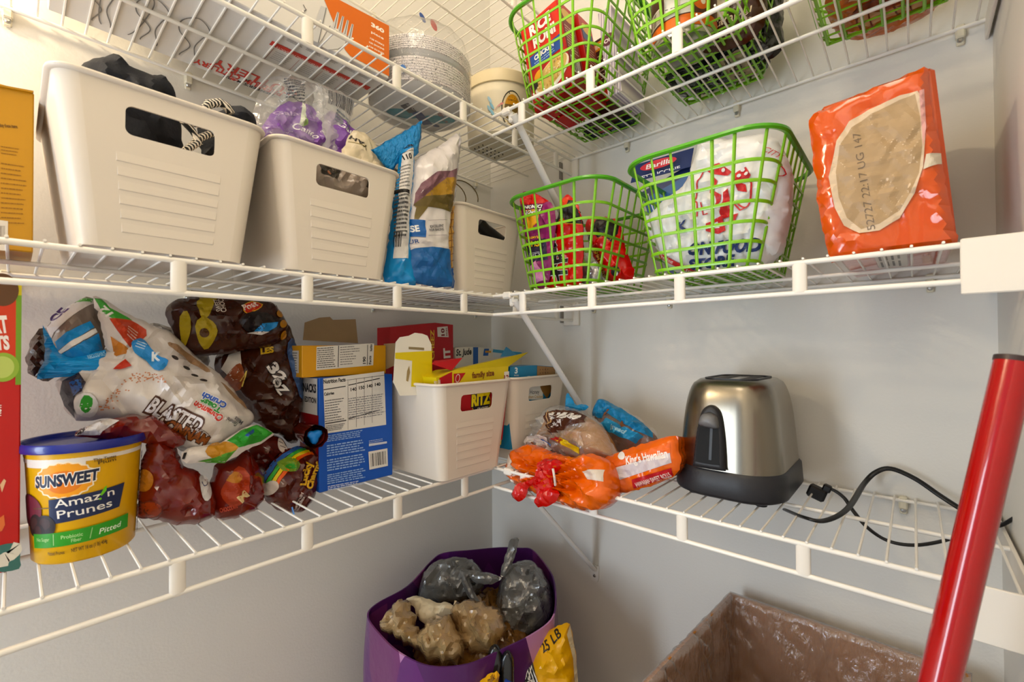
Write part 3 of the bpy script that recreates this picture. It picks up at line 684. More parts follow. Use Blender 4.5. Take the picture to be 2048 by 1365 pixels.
# paper plates
SPK = mat('speckled_paper', '#d6d0cc', rough=.6); nt = SPK.node_tree; b_ = nt.nodes['Principled BSDF']
tc_ = nt.nodes.new('ShaderNodeTexCoord'); n_ = nt.nodes.new('ShaderNodeTexNoise'); n_.inputs['Scale'].default_value = 420; rp = nt.nodes.new('ShaderNodeValToRGB')
rp.color_ramp.elements[0].position = .37; rp.color_ramp.elements[0].color = (.16, .15, .16, 1); rp.color_ramp.elements[1].position = .44; rp.color_ramp.elements[1].color = (.72, .67, .66, 1)
nt.links.new(tc_.outputs['Object'], n_.inputs[0]); nt.links.new(n_.outputs[0], rp.inputs[0]); nt.links.new(rp.outputs[0], b_.inputs['Base Color'])
PAPER = mat('white_paper', '#dcdcdc', rough=.55); WRAP = clear('wrap_film', alpha=.05, bscale=55, bump=.6)
px_, py_ = -.400, -.190
for nm, z0, n, lab in (('a', TU, 9, 'lower stack of speckled paper plates in clear wrap on the upper shelf'), ('b', TU+.060, 7, 'upper stack of speckled paper plates with bunched clear wrap above it')):
    r = thing('plate_stack', lab, 'plates', (px_, py_, z0), 0, 'wrapped stacks of paper plates')
    build('base_plate', MB().lathe([(.0001, 0), (.070, 0), (.078, .004), (.100, .012), (.102, .0135)], (px_, py_, z0), 64), PAPER, r, 40)
    h = .058 if nm == 'a' else .040; prof = [(.101, .012)]
    for k in range(n): prof += [(.1035, .012+(h-.012)*(k+.2)/n), (.1035, .012+(h-.012)*(k+.75)/n), (.1022, .012+(h-.012)*(k+1)/n)]
    prof += [(.098, h-.002), (.075, h-.010), (.001, h-.010)]
    build('plates', MB().lathe(prof, (px_, py_, z0), 64), SPK, r, 40)
    if nm == 'a':
        mpd = lambda pts, off: [Vector((px_+u, py_+v, TU-off)) for u, v in pts]; pr = Print(mpd, off=.0006)
        pr.ell(-.028, .022, .034, .018, '#2f93a8', -.5); pr.ell(.036, -.012, .036, .016, '#4aa3b4', -.7); pr.quad([(-.01, -.012), (.04, .012), (.03, .03), (-.02, .006)], '#23407f'); pr.quad([(-.045, -.02), (-.014, -.006), (-.02, .012), (-.05, .0)], '#4a4a50'); pr.text('CARE', (-.02, -.005), (-.045, -.012), .008, '#d8d8d8'); pr.text('PLATES', (.055, -.012), (.02, -.03), .008, '#b04038'); pr.ell(.05, .012, .008, .006, '#23407f'); pr.build(r)
        wr = [(.0001, -.0022), (.076, -.0022), (.086, .003), (.105, .012), (.106, .06)]
    else: wr = [(.1058, 0), (.1060, .038), (.103, .046), (.098, .068), (.086, .086), (.06, .098), (.035, .104), (.0001, .106)]
    mb = MB(); k0 = len(mb.v); mb.lathe(wr, (px_, py_, z0), 72)
    mb.v = [(x+.0035*noise.noise(Vector((x*40, y*40, z*60)))*(1 if z > z0+.03 else .25), y+.0035*noise.noise(Vector((x*40+9, y*40, z*60)))*(1 if z > z0+.03 else .25), z+.007*noise.noise(Vector((x*30, y*30+5, z*30)))*(1 if z > z0+.045 and nm == 'b' else 0)) for x, y, z in mb.v]
    build('clear_wrap', mb, WRAP, r, True)
    mpc = lambda pts, off: [Vector((px_+(.1065+off)*math.cos(u), py_+(.1065+off)*math.sin(u), z0+v)) for u, v in pts]
    pr = Print(mpc, .06, off=.001)
    if nm == 'a': pr.ell(-.72, .036, .05, .008, '#2a4a9a'); pr.ell(-2.52, .03, .06, .008, '#4a78b8'); pr.text('AV', (-.755, .032), (-.69, .032), .007, '#e8e8f0', .03); pr.build(r)
    else: build('wrap_label', MB().add([(px_-.006+.012*math.cos(a), py_-.052+.004*math.cos(a), z0+.100+.009*math.sin(a)) for a in np.linspace(0, 2*PI, 14)[:-1]], [tuple(range(13))]), mat('red_sticker', '#c8443a'), r); build('wrap_label', MB().add([(px_-.032+.011*math.cos(a), py_-.05+.004*math.cos(a), z0+.102+.007*math.sin(a)) for a in np.linspace(0, 2*PI, 14)[:-1]], [tuple(range(13))]), mat('blue_sticker', '#2f57a8'), r)
# cream bucket
bx, by = -.172, -.205
r = thing('lidded_bucket', 'cream lidded canister with gold oval label in the corner of the upper shelf', 'canister', (bx, by, TU))
CREAM = mat('cream_enamel', '#e3dac4', rough=.38, var=.02)
build('canister_body', MB().lathe([(.0001, .001), (.076, .001), (.080, .005), (.083, .118), (.0001, .118)], (bx, by, TU), 64), CREAM, r, 40)
build('lid', MB().lathe([(.084, .116), (.0875, .117), (.0885, .128), (.0875, .142), (.080, .149), (.0001, .150)], (bx, by, TU), 64), mat('cream_lid', '#ddcfae', rough=.4), r, 40)
mpb = lambda pts, off: [Vector((bx+(.0825+off)*math.cos(u/.083), by+(.0825+off)*math.sin(u/.083), TU+v)) for u, v in pts]
pr = Print(mpb, .006, off=.0015); a0 = math.radians(-118)*.083
pr.ell(a0, .052, .026, .045, '#2a2620'); pr.ell(a0, .052, .0235, .042, '#d8c9a4'); pr.ell(a0, .052, .019, .036, '#6e5a2c'); pr.poly([(a0+.019*math.cos(t), .052+.036*math.sin(t)) for t in np.linspace(.35, PI-.35, 12)], '#c98e1e'); pr.text('FARMHOUSE', (a0-.011, .072), (a0+.011, .072), .0045, '#5a3c10')
a1 = math.radians(-152)*.083
for du, dv, c in ((.002, .06, '#7db4d2'), (-.004, .055, '#9ac4dc'), (.003, .045, '#86bad4'), (-.003, .075, '#a8cbe0')): pr.ell(a1+du, dv, .003, .009, c, .5)
pr.line([(a1+.01, .05), (a1+.018, .062), (a1+.03, .066)], .0012, '#c88a86', smooth=True); pr.ell(a1+.024, .064, .004, .0025, '#cf7f80', .4); pr.ell(a1+.018, .060, .003, .002, '#d89a98', .8)
pr.build(r)
mpd = lambda pts, off: [Vector((bx+u, by+v, TU+.001-off)) for u, v in pts]; pr = Print(mpd)
for j in range(3):
    for k in range(6): pr.rect(-.045+.014*k, .02+.014*j, -.036+.014*k, .023+.014*j, '#4a443a', .7)
pr.build(r, 'base_slots')

# ---------------------------------------------------------------- green baskets
GREEN = mat('green_basket_plastic', '#7ab52a', rough=.3, var=.03, coat=.25)
GREEND = mat('green_rim_plastic', '#4f9e26', rough=.28, var=.03, coat=.3)
def make_basket(label, loc, rz=-PI/2):
    r = thing('plastic_basket', label, 'basket', loc, rz, 'green openwork plastic baskets')
    wb, db, wt, dt, h = .150, .228, .226, .276, .186
    def ring(z, n=10): f = z/h; return rrect(wb+(wt-wb)*f, db+(dt-db)*f, .030+.022*f, n, z)
    def edge(z, s, side):   # point on the wall: side 0 front,1 right,2 back,3 left; s in -1..1 along the straight part
        f = z/h; W, Dp, rr = wb+(wt-wb)*f, db+(dt-db)*f, .030+.022*f
        a, b = (W/2-rr), (Dp/2-rr)
        return [(s*a, -Dp/2, z), (W/2, s*b, z), (-s*a, Dp/2, z), (-W/2, -s*b, z)][side]
    def corner(z, k, t):    # on the rounded corner k
        f = z/h; W, Dp, rr = wb+(wt-wb)*f, db+(dt-db)*f, .030+.022*f
        sx, sy = ((1, -1), (1, 1), (-1, 1), (-1, -1))[k]; a = -PI/2+k*PI/2+t*PI/2
        return (sx*(W/2-rr)+rr*math.cos(a), sy*(Dp/2-rr)+rr*math.sin(a), z)
    zs = [.010, .037, .064, .091, .118, .145]
    for i, z in enumerate(zs):
        R = ring(z); el = [(.0030, .0015)]*len(R)
        if i < len(zs)-1: part('hoop', MB().tube(R, [(.0015, .0028)]*len(R), 6, closed=True).mesh('hoop', GREEN, 50), r)
        else:   # top hoop dips round the front handle notch
            a = .036
            P = R + [edge(z, -1, 0)]
            P2 = [(-a-.010, -(db+(dt-db)*z/h)/2, z)]
            part('hoop', MB().tube([p for p in R] + [(-.02, -(db+(dt-db)*z/h)/2, z), (.02, -(db+(dt-db)*z/h)/2, z)], [(.0015, .0028)]*(len(R)+2), 6, closed=True).mesh('hoop', GREEN, 50), r)
    nt_ = len(ring(h)); R = ring(h)
    prof = [(-.001, -.003), (.0045, -.0045), (.0075, -.002), (.0065, .002), (.001, .003), (-.002, .001)]
    cs = []
    for j, p in enumerate(R):
        a = Vector(R[j-1]); b = Vector(R[(j+1) % nt_]); t = (b-a).normalized(); o = Vector((t.y, -t.x, 0))
        cs.append([tuple(Vector(p)+o*x+Vector((0, 0, z))) for x, z in prof])
    mb = MB(); n = len(prof); mb.add([q for c in cs for q in c], [(j*n+i, ((j+1) % nt_)*n+i, ((j+1) % nt_)*n+(i+1) % n, j*n+(i+1) % n) for j in range(nt_) for i in range(n)])
    part('rim', mb.mesh('rim', GREEND, 50), r)
    def rib(pts): part('rib', MB().tube(pts, [(.0025, .0016)]*len(pts), 6).mesh('rib', GREEN, 50), r)
    def path(fn, top):
        b = Vector(fn(.012)); c = Vector((b.x*.90, b.y*.93, .0018)); m = Vector((b.x*.97, b.y*.98, .0045))
        return [tuple(c), tuple(m), tuple(b)] + [fn(z) for z in (.06, .12) if z < top] + [fn(top)]
    for side, n in ((0, 5), (1, 7), (2, 5), (3, 7)):
        for i in range(n):
            s = -1+2*i/(n-1)
            notch = side in (0, 2) and abs(s) < .9 and i not in (0, n-1) and abs(s) < .45
            rib(path(lambda z: edge(z, s, side), .145 if notch else h-.002))
    for k in range(4): rib(path(lambda z: corner(z, k, .5), h-.002))
    # base lattice
    for i in range(7): x = (-1+2*i/6)*wb*.46; part('base_bar', MB().tube([(x, -db*.46, .0018), (x, db*.46, .0018)], [(.0022, .0014)]*2, 6).mesh('base_bar', GREEN, 50), r)
    for i in range(9): y = (-1+2*i/8)*db*.46; part('base_bar', MB().tube([(-wb*.46, y, .0022), (wb*.46, y, .0022)], [(.0022, .0014)]*2, 6).mesh('base_bar', GREEN, 50), r)
    return r
bk = make_basket('green basket on the middle shelf beside the corner, holding red noodle bags', (-.162, -.442, TM))
for lab, loc in (('green basket on the middle shelf holding a white carrier bag', (-.162, -.708, TM)),
                 ('green basket on the upper shelf beside the corner, holding boxed rice mixes', (-.162, -.442, TU)),
                 ('green basket on the upper shelf holding a can and dark coffee bags', (-.162, -.682, TU)),
                 ('rightmost green basket on the upper shelf, holding orange-brown noodle packs', (-.190, -.921, TU))):
    b = copy_tree(bk); b.location = loc; b['label'] = lab

# --- middle shelf, first basket: noodle bags
REDF = film('red_film', '#c8190f', bump=.45); PINKF = film('magenta_film', '#8c1f62', bump=.45); BLK = '#15100f'
PL = ((-0.2450, -0.4200, 1.2000), (-0.9889, 0.1483, 0.0000))
P_ = Puff(PL, [(-0.1028, 0.1271), (-0.0657, 0.1247), (-0.025, 0.0964), (-0.0078, 0.0859), (0.0032, 0.0513), (-0.0058, -0.007), (-0.0177, -0.0658), (-0.0369, -0.0821), (-0.0565, -0.0717), (-0.0937, 0.0403)], .010, .016, amp=.004, freq=16, seed=21)
r = pack('noodle_bag', P_, PINKF, 'magenta and red noodle bag with upside-down lettering, at the left of the first green basket', 'bag')
pr = Print(P_.map, .004, off=.0007); pr.poly([(-0.1061, 0.1324), (-0.0641, 0.1254), (-0.0192, 0.0949), (-0.028, 0.091), (-0.0899, 0.1021)], '#c81c14'); pr.poly([(-0.0771, 0.0883), (-0.046, 0.083), (-0.0403, 0.0402), (-0.0711, 0.0444)], '#e0a012'); pr.poly([(-0.1065, 0.0953), (-0.0932, 0.0943), (-0.0869, 0.0659), (-0.1033, 0.0694)], '#e8c020'); pr.poly([(-0.0971, 0.0193), (-0.017, 0.0172), (-0.0145, -0.0258), (-0.0813, -0.0316)], '#241a38')
pr.text('K-POP', (-0.0296, 0.0791), (-0.0803, 0.0869), 0.0080, '#f4f0ee', .04, out=BLK); pr.text('DEMON', (-0.028, 0.0879), (-0.0802, 0.0987), 0.0070, '#f4f0ee', .04, out=BLK); pr.text('SHIN', (-0.0316, 0.0138), (-0.0777, 0.0201), 0.0109, '#f0b818', .03, out=BLK); pr.text('RAMYUN', (-0.0315, 0.024), (-0.0744, 0.0302), 0.0050, '#f0b818', .03); pr.text('CUP', (-0.026, -0.0097), (-0.0715, -0.0065), 0.0089, '#241a38', .02, out='#e8e4e8')
pr.poly([(-0.0624, -0.0395), (-0.0364, -0.0245), (-0.0177, -0.0658), (-0.0519, -0.0722)], '#d88ab8'); pr.build(r)
PL = ((-0.2350, -0.4800, 1.2000), (-0.9950, 0.0995, 0.0000))
P_ = Puff(PL, [(-0.0482, 0.0989), (-0.0262, 0.0914), (-0.0077, 0.0635), (-0.0009, 0.0137), (-0.0027, -0.0535), (-0.0091, -0.0836), (-0.0604, -0.0844), (-0.1019, -0.0824), (-0.09, -0.0214), (-0.07, 0.0471)], .012, .02, amp=.004, freq=14, seed=22)
r = pack('noodle_bag', P_, REDF, 'red noodle bag with one big black character, front middle of the first green basket', 'bag')
pr = Print(P_.map, .004, off=.0007); pr.poly([(-0.07, 0.0492), (-0.0617, 0.0759), (-0.0482, 0.0909), (-0.0225, 0.0846), (-0.0078, 0.0587), (-0.0019, 0.0351), (-0.0305, 0.0391), (-0.0433, 0.0557), (-0.0566, 0.0454)], '#1c1210'); pr.line([(-0.07, 0.0471), (-0.0566, 0.0444), (-0.0459, 0.0522), (-0.0356, 0.0401), (-0.0031, 0.0344)], .0012, '#d8a020'); pr.poly([(-0.0482, 0.0959), (-0.0326, 0.093), (-0.0302, 0.0766), (-0.0431, 0.0756)], '#d8401c')
# the character, printed upside down
st = [[(-0.0661, 0.026), (-0.061, -0.0013)], [(-0.0871, -0.0135), (-0.0387, -0.017)], [(-0.0774, -0.0171), (-0.0817, -0.0308)], [(-0.0492, -0.0183), (-0.0427, -0.0283)], [(-0.0986, -0.0306), (-0.0299, -0.0322)], [(-0.0623, -0.0031), (-0.0599, -0.0339)], [(-0.068, -0.0368), (-0.0723, -0.0526)], [(-0.0819, -0.0534), (-0.0314, -0.0556)], [(-0.0573, -0.0383), (-0.0549, -0.0728)]]
for s_ in st: pr.line(s_, .0105, '#f2ece8')
for s_ in st: pr.line(s_, .0075, BLK)
pr.build(r)
PL = ((-0.1600, -0.5150, 1.2000), (-0.9950, -0.0995, 0.0000))
P_ = Puff(PL, [(-0.0722, 0.0595), (-0.0517, 0.0643), (-0.0165, 0.0581), (0.0024, 0.0429), (0.0125, -0.0005), (0.0304, -0.0567), (0.0242, -0.0708), (0.0015, -0.0727), (-0.0284, -0.066), (-0.0469, -0.0334), (-0.0657, 0.0104)], .02, .025, amp=.005, freq=14, seed=23)
r = pack('noodle_bag', P_, REDF, 'red and black noodle bag lying at the right of the first green basket', 'bag')
pr = Print(P_.map, .004, off=.0007); pr.poly([(-0.0452, 0.0281), (-0.0428, 0.0565), (-0.0133, 0.0556), (0.0024, 0.0409), (0.0023, 0.0209), (-0.0084, 0.0045), (-0.0212, 0.0184), (-0.0343, 0.0162)], '#1a1210'); pr.line([(-0.0365, 0.0145), (-0.0277, 0.0173), (-0.0222, 0.0246), (-0.0138, 0.0052), (-0.0062, 0.0142), (0.0022, 0.0129)], .0012, '#d8a020'); pr.text('SHIN RAMYUN', (-0.0478, -0.0076), (-0.0284, -0.068), 0.0089, '#e0a818', .03, out='#2a0c08'); pr.ell(*(-0.0005, -0.0536), .008, .010, BLK, -.5); pr.ell(*(0.0016, -0.0588), .003, .004, '#e8e4e2', -.5); pr.ell(*(-0.0543, 0.0191), .007, .009, '#e8e4e2', .4); pr.ell(*(-0.0543, 0.0191), .0055, .007, BLK, .4); pr.build(r)
SILVF = film('silver_film', '#a8a6a8', metal=.6, bump=.6)
PL = ((-0.2000, -0.5200, 1.1400), (-1.0000, 0.0000, 0.0000))
P_ = Puff(PL, [(-0.065, 0.0236), (-0.0304, 0.0241), (-0.0195, -0.0114), (-0.0252, -0.0304), (-0.069, -0.0245)], .012, .02, amp=.005, freq=20, seed=24)
solo('foil_packet', P_, SILVF, 'small silver foil packet between the noodle bags in the first green basket', 'packet')

# --- middle shelf, second basket: carrier bag and pasta box
NAVY = mat('navy_card', '#1e2f63', rough=.4)
r = thing('pasta_box', 'navy blue pasta box behind the carrier bag in the second green basket', 'box', (-.10, -.59, TM))
build('carton_body', MB().box((-.10, -.622, TM+.122), (.05, .100, .19), rot=Matrix.Rotation(-.30, 3, 'X'), bev=.001), NAVY, r, 30)
q = MB().box((0, 0, 0), (.0012, .114, .03)); fl = build('top_flap', MB().box((-.133, -.5915, TM+.236), (.0012, .118, .045), rot=Matrix.Rotation(.42, 3, 'Y')), NAVY, r)
PL = ((-0.1405, -0.5915, 1.3360), (-0.9207, 0.0000, -0.3903))
pr = Print(plane_map(PL), off=.003); pr.ell(.0, .012, .036, .008, '#c8202a'); pr.text('Barilla', (-.025, .008), (.028, .008), .008, '#f0e8e8', .02, .2); pr.text('FETTUCCINE', (-.042, -.008), (.04, -.008), .0065, '#e8e6ee', .02); pr.build(r)
Rb = Matrix.Rotation(-.30, 3, 'X'); pr = Print(lambda pts, off: [Vector((-.10, -.622, TM+.122))+Rb@Vector((-.025-off, .05-u, v)) for u, v in pts]); pr.rect(.0, .045, .10, .078, '#2d5f9c'); pr.line([(.012, .04), (.012, .085)], .002, '#e8e8f0'); pr.build(r)
CARRY = film('white_carrier_plastic', '#dcdde0', rough=.35, bump=.5, bscale=20, var=.03)
PL = ((-0.2200, -0.7100, 1.2000), (-0.9988, 0.0499, 0.0000))
P_ = Puff(PL, [(-0.1143, 0.0244), (-0.0951, 0.038), (-0.072, 0.0545), (-0.0456, 0.065), (-0.0284, 0.0979), (-0.0157, 0.1311), (0.008, 0.1313), (0.0379, 0.119), (0.0797, 0.1126), (0.0991, 0.09), (0.1112, 0.0501), (0.1075, -0.0064), (0.0975, -0.055), (0.081, -0.0782), (0.0571, -0.0863), (0.0135, -0.0848), (-0.0343, -0.0815), (-0.0643, -0.0712), (-0.0939, -0.0324)], .030, .12, R=.06, amp=.0042, freq=9, seed=25)
r = pack('carrier_bag', P_, CARRY, 'white plastic carrier bag with a red picture and blue lettering in the second green basket', 'bag', 'bag_film')
RED = '#c42a30'
pr = Print(P_.map, .004, off=.0012)
pr.poly([(0.0058, 0.0703), (0.0227, 0.0791), (0.0431, 0.0578), (0.0372, 0.054), (0.015, 0.0615)], RED); pr.poly([(0.043, 0.0524), (0.0621, 0.0602), (0.0695, 0.0454), (0.0653, 0.0367), (0.0443, 0.0413)], RED); pr.poly([(0.015, 0.0599), (0.0224, 0.05), (0.0177, 0.0354), (0.0281, 0.0267), (0.0234, 0.0042), (0.0192, 0.0272), (0.0116, 0.0337)], RED); pr.poly([(0.0479, 0.0435), (0.0619, 0.0338), (0.0652, 0.021), (0.0513, 0.0273)], RED)
pr.line([(0.0058, 0.0703), (-0.0069, 0.0551), (-0.0111, 0.0318), (-0.0152, 0.027), (-0.0088, 0.024), (-0.0074, 0.0026)], .0022, RED, smooth=True); pr.line([(0.0681, 0.0383), (0.0692, 0.011), (0.0615, -0.0001), (0.0497, 0.0139)], .0022, RED, smooth=True); pr.line([(-0.0025, 0.0226), (0.0005, 0.0026), (0.0082, 0.0026)], .002, RED); pr.poly([(0.0311, 0.0298), (0.0385, 0.0335), (0.0409, -0.0072), (0.0336, -0.012), (0.0278, -0.0046)], RED); pr.line([(0.0454, 0.0103), (0.0545, -0.0024), (0.0636, 0.0002)], .0022, RED)
pr.poly([(0.005, -0.0119), (0.0308, -0.0052), (0.0349, -0.0293), (0.0231, -0.0318), (0.0049, -0.0239)], RED); pr.poly([(0.0402, -0.0071), (0.0524, -0.0065), (0.0465, -0.0199), (0.0394, -0.0193)], RED); pr.poly([(0.0104, -0.0153), (0.0233, -0.013), (0.0261, -0.023), (0.0141, -0.0224)], '#dcdde0')
for p in [(0.0151, 0.071), (0.0241, 0.0716), (0.0315, 0.0633), (0.0586, 0.0559), (0.0641, 0.0484), (0.0543, 0.0479)]: pr.ell(p[0], p[1], .0028, .0028, '#dcdde0')
NV = '#23346c'
pr.text('ON FOOD', (-0.0241, -0.0556), (0.0798, -0.0647), 0.0176, NV, .05, .3); pr.text('STORE', (-0.0301, -0.0771), (0.0445, -0.0793), 0.0144, NV, .05, .3); pr.text('K', (-0.0421, -0.0154), (-0.0237, -0.0122), 0.0128, NV, .05, .3)
pr.quad([(-0.083, -0.0498), (-0.0829, -0.0394), (-0.0195, -0.0808), (-0.0277, -0.0839)], RED); pr.text('The Most', (-0.0811, -0.0492), (-0.0546, -0.0656), 0.0064, '#f0e8e8', .01, .3); pr.text('up to', (-0.0461, -0.0718), (-0.0294, -0.0821), 0.0048, '#f0e8e8', .01, .3)
pr.text('CITY', (0.0827, 0.0789), (0.102, 0.0636), 0.0080, RED, 0, .2); pr.line([(0.0999, 0.0497), (0.105, 0.0519), (0.1087, 0.0422), (0.1023, 0.0382), (0.0999, 0.0461)], .0014, RED, smooth=True); pr.build(r)
# --- orange shrink-wrapped pack
ORF = film('orange_shrink_film', '#c9500f', rough=.16, bump=.45, bscale=16, var=.05, coat=.6, stretch=(1, 1.6, .35, .3, .2, 0))
KRAFT = mat('kraft_card', '#9c8464', rough=.75, var=.08, vscale=60)
r = thing('shrink_pack', 'orange shrink-wrapped case with a cardboard window, right end of the middle shelf', 'case', (-.16, -.92, TM))
build('case_body', MB().box((-.165, -.925, TM+.101), (.215, .108, .200), rot=Matrix.Rotation(-.08, 3, 'X'), bev=.004), mat('orange_case_film', '#c04a10', rough=.2, bump=.6, bscale=30, coat=.5), r, 30)
PL = ((-0.2760, -0.9200, 1.2000), (-1.0000, 0.0000, 0.0000))
P_ = Puff(PL, [(-0.0687, 0.0927), (-0.0643, 0.0989), (-0.0254, 0.1057), (0.0125, 0.1104), (0.0429, 0.1148), (0.0454, 0.1114), (0.0497, 0.0576), (0.0548, 0.011), (0.0605, -0.0407), (0.0666, -0.0892), (0.0638, -0.0921), (0.019, -0.0945), (-0.0453, -0.0949), (-0.0489, -0.0893), (-0.0518, -0.073), (-0.0587, -0.0269), (-0.0635, 0.0259)], .010, .010, R=.012, amp=.0022, freq=15, seed=26, fold=(1.5, .45, .25), res=.0065, crisp=True)
build('film_front', P_.mb, ORF, r, 32)
pr = Print(P_.map, .003, off=.0016)
pr.poly([(-0.038, 0.0506), (-0.0257, 0.0717), (-0.0063, 0.0803), (0.0211, 0.0864), (0.0362, 0.0853), (0.0416, 0.0719), (0.0419, 0.0318), (0.0398, -0.0018), (0.0328, -0.0287), (0.0195, -0.0549), (0.0013, -0.0663), (-0.0175, -0.0661), (-0.0322, -0.0543), (-0.041, -0.0306), (-0.0467, 0.0087)], '#cdb79c'); pr.poly([(-0.0351, 0.0434), (-0.0234, 0.0634), (-0.0055, 0.0733), (0.0211, 0.0817), (0.0341, 0.0827), (0.038, 0.056), (0.0393, 0.0212), (0.0364, -0.0078), (0.0294, -0.0268), (0.0196, -0.0461), (0.0014, -0.0586), (-0.0156, -0.0615), (-0.0291, -0.0455), (-0.0368, -0.0189), (-0.0395, 0.0132)], '#a48a68')
pr.poly([(0.0425, 0.0117), (0.0548, 0.0121), (0.0554, -0.0004), (0.0398, -0.0052)], '#c8bca8'); pr.poly([(0.0375, 0.0848), (0.0417, 0.0861), (0.0429, 0.0429), (0.0401, 0.0209)], '#cf9a94')
pr.text('52727 22:17 UG 147', (-0.0024, -0.0639), (-0.0152, 0.0558), 0.0077, '#6b5a48', -.005); pr.build(r)
mpd = lambda pts, off: [Vector((-.27+u, -.875-v, TM-.0004-off)) for u, v in pts]; pr = Print(mpd, off=-.0002); pr.rect(.01, .005, .14, .07, '#d2ccc4'); pr.lines([(.015, .01), (.075, .01), (.075, .065), (.015, .065)], 9, '#55504c', .4, 3); pr.lines([(.08, .01), (.135, .01), (.135, .065), (.08, .065)], 9, '#55504c', .4, 4); pr.build(r, 'base_label')

# --- upper shelf, first basket: dry mixes
def mixbox(lab, O, rot, dims, m, prints=None, cat='box', name='rice_box', grp=None):
    r = thing(name, lab, cat, O, 0, grp); R = Matrix.Rotation(rot, 3, 'X')
    o = build('carton_body', MB().box(Vector(O)+R@Vector((0, 0, dims[2]/2)), dims, 0, R, .001), m, r, 30); return r, R
REDC = mat('red_card', '#b3180f', rough=.35); BRC = mat('brown_card', '#3c1d12', rough=.4); STRC = mat('striped_card', '#b9aeb8', rough=.4)
nt = STRC.node_tree; b_ = nt.nodes['Principled BSDF']; wv = nt.nodes.new('ShaderNodeTexWave'); wv.bands_direction = 'Y'; wv.inputs['Scale'].default_value = 55; tc_ = nt.nodes.new('ShaderNodeTexCoord'); rp = nt.nodes.new('ShaderNodeValToRGB')
rp.color_ramp.elements[0].color = (.30, .24, .34, 1); rp.color_ramp.elements[1].color = (.72, .66, .66, 1); nt.links.new(tc_.outputs['Object'], wv.inputs[0]); nt.links.new(wv.outputs[0], rp.inputs[0]); nt.links.new(rp.outputs[0], b_.inputs['Base Color'])
zb = TU+.006
r, R = mixbox('red boxed chicken rice mix at the front of the first upper green basket', (-.226, -.424, zb), -.20, (.052, .098, .19), REDC)
Of = Vector((-.226, -.424, zb))+R@Vector((-.026, .049, 0))
mpf = lambda pts, off: [Of+R@Vector((-off, -u, v)) for u, v in pts]
pr = Print(mpf); pr.rect(.004, .115, .094, .19, '#d02a10'); pr.rect(.02, .128, .08, .186, '#b81410'); pr.text('RICE', (.022, .160), (.076, .160), .022, '#f6f0ea', .05); pr.text('RONI', (.026, .130), (.082, .130), .022, '#f6f0ea', .05); pr.quad([(.012, .088), (.092, .088), (.092, .118), (.012, .118)], '#1f4a9a'); pr.text('CHICKEN', (.022, .104), (.072, .104), .010, '#f6f0ea', .05); pr.lines([(.02, .091), (.085, .091), (.085, .101), (.02, .101)], 2, '#9ab4dc', .4)
pr.ell(.055, .05, .046, .027, '#e8dcc8', .35); pr.ell(.055, .054, .042, .022, '#d8b468', .35); rnd = random.Random(4)
for k in range(60):
    t, q_ = rnd.uniform(0, 6.28), rnd.random()**.5; pr.ell(.055+.038*q_*math.cos(t)-.006*math.sin(t)*q_, .054+.019*q_*math.sin(t)+.013*q_*math.cos(t), .0035, .0013, rnd.choice(('#e8cf92', '#c89a4a', '#f0dcae')), rnd.uniform(0, 3), n=6)
pr.ell(.026, .068, .012, .008, '#e0a020', .5); pr.ell(.012, .052, .009, .009, '#241e1c'); pr.rect(.02, .004, .092, .020, '#5a1a10'); pr.text('CHICKEN FLAVOR', (.03, .009), (.085, .009), .006, '#e8dcd0', .02); pr.build(r)
Os = Vector((-.226, -.424, zb))+R@Vector((-.026, -.049, 0)); mps = lambda pts, off: [Os+R@Vector((u, -off, v)) for u, v in pts]
pr = Print(mps); pr.rect(.004, .004, .048, .16, '#7c2416'); pr.ell(.026, .165, .020, .014, '#d8b060'); pr.lines([(.008, .08), (.044, .08), (.044, .14), (.008, .14)], 9, '#d8b8a0', .4, 1); pr.rect(.008, .035, .04, .07, '#e0dcd8'); pr.bars([(.010, .038), (.038, .038), (.038, .067), (.010, .067)], 14, '#222222'); pr.build(r, 'side_print')
r, R = mixbox('second red boxed rice mix standing behind the front one in the first upper green basket', (-.168, -.432, zb), -.20, (.052, .098, .19), REDC)
Os = Vector((-.168, -.432, zb))+R@Vector((-.026, -.049, 0)); pr = Print(mps); pr.rect(.004, .004, .048, .13, '#7c2416'); pr.rect(.006, .135, .046, .16, '#2a4a80'); pr.ell(.026, .165, .018, .012, '#d8b060'); pr.lines([(.008, .06), (.044, .06), (.044, .12), (.008, .12)], 9, '#d8b8a0', .4, 2); pr.build(r, 'side_print')
r, R = mixbox('dark brown boxed dinner mix with an orange band in the first upper green basket', (-.100, -.468, zb), -.10, (.048, .085, .175), BRC, name='dinner_box')
Os = Vector((-.100, -.468, zb))+R@Vector((-.024, .0425, 0)); mpf2 = lambda pts, off: [Os+R@Vector((-off, -u, v)) for u, v in pts]
pr = Print(mpf2); pr.rect(0, .148, .085, .168, '#d88a20'); pr.text('CHICKEN', (.015, .153), (.075, .153), .010, '#f2e6d0', .03); pr.lines([(.01, .08), (.075, .08), (.075, .14), (.01, .14)], 7, '#c8a890', .25, 3); pr.rect(.01, .03, .06, .065, '#c83018'); pr.build(r)
r, R = mixbox('narrow pale striped box at the right of the first upper green basket', (-.135, -.522, zb), -.12, (.10, .030, .18), STRC, name='striped_box')
pr = Print(lambda pts, off: [Vector((-.135, -.522, zb))+R@Vector((-.05-off, .015-u, v)) for u, v in pts]); pr.ell(.015, .115, .014, .012, '#5a2030'); pr.text('ON', (.006, .110), (.025, .110), .008, '#e8d8d8', .04); pr.build(r)
r = thing('pasta_box', 'dark navy pasta box lying flat under the rice mixes in the first upper green basket', 'box', (-.085, -.43, TU+.004))
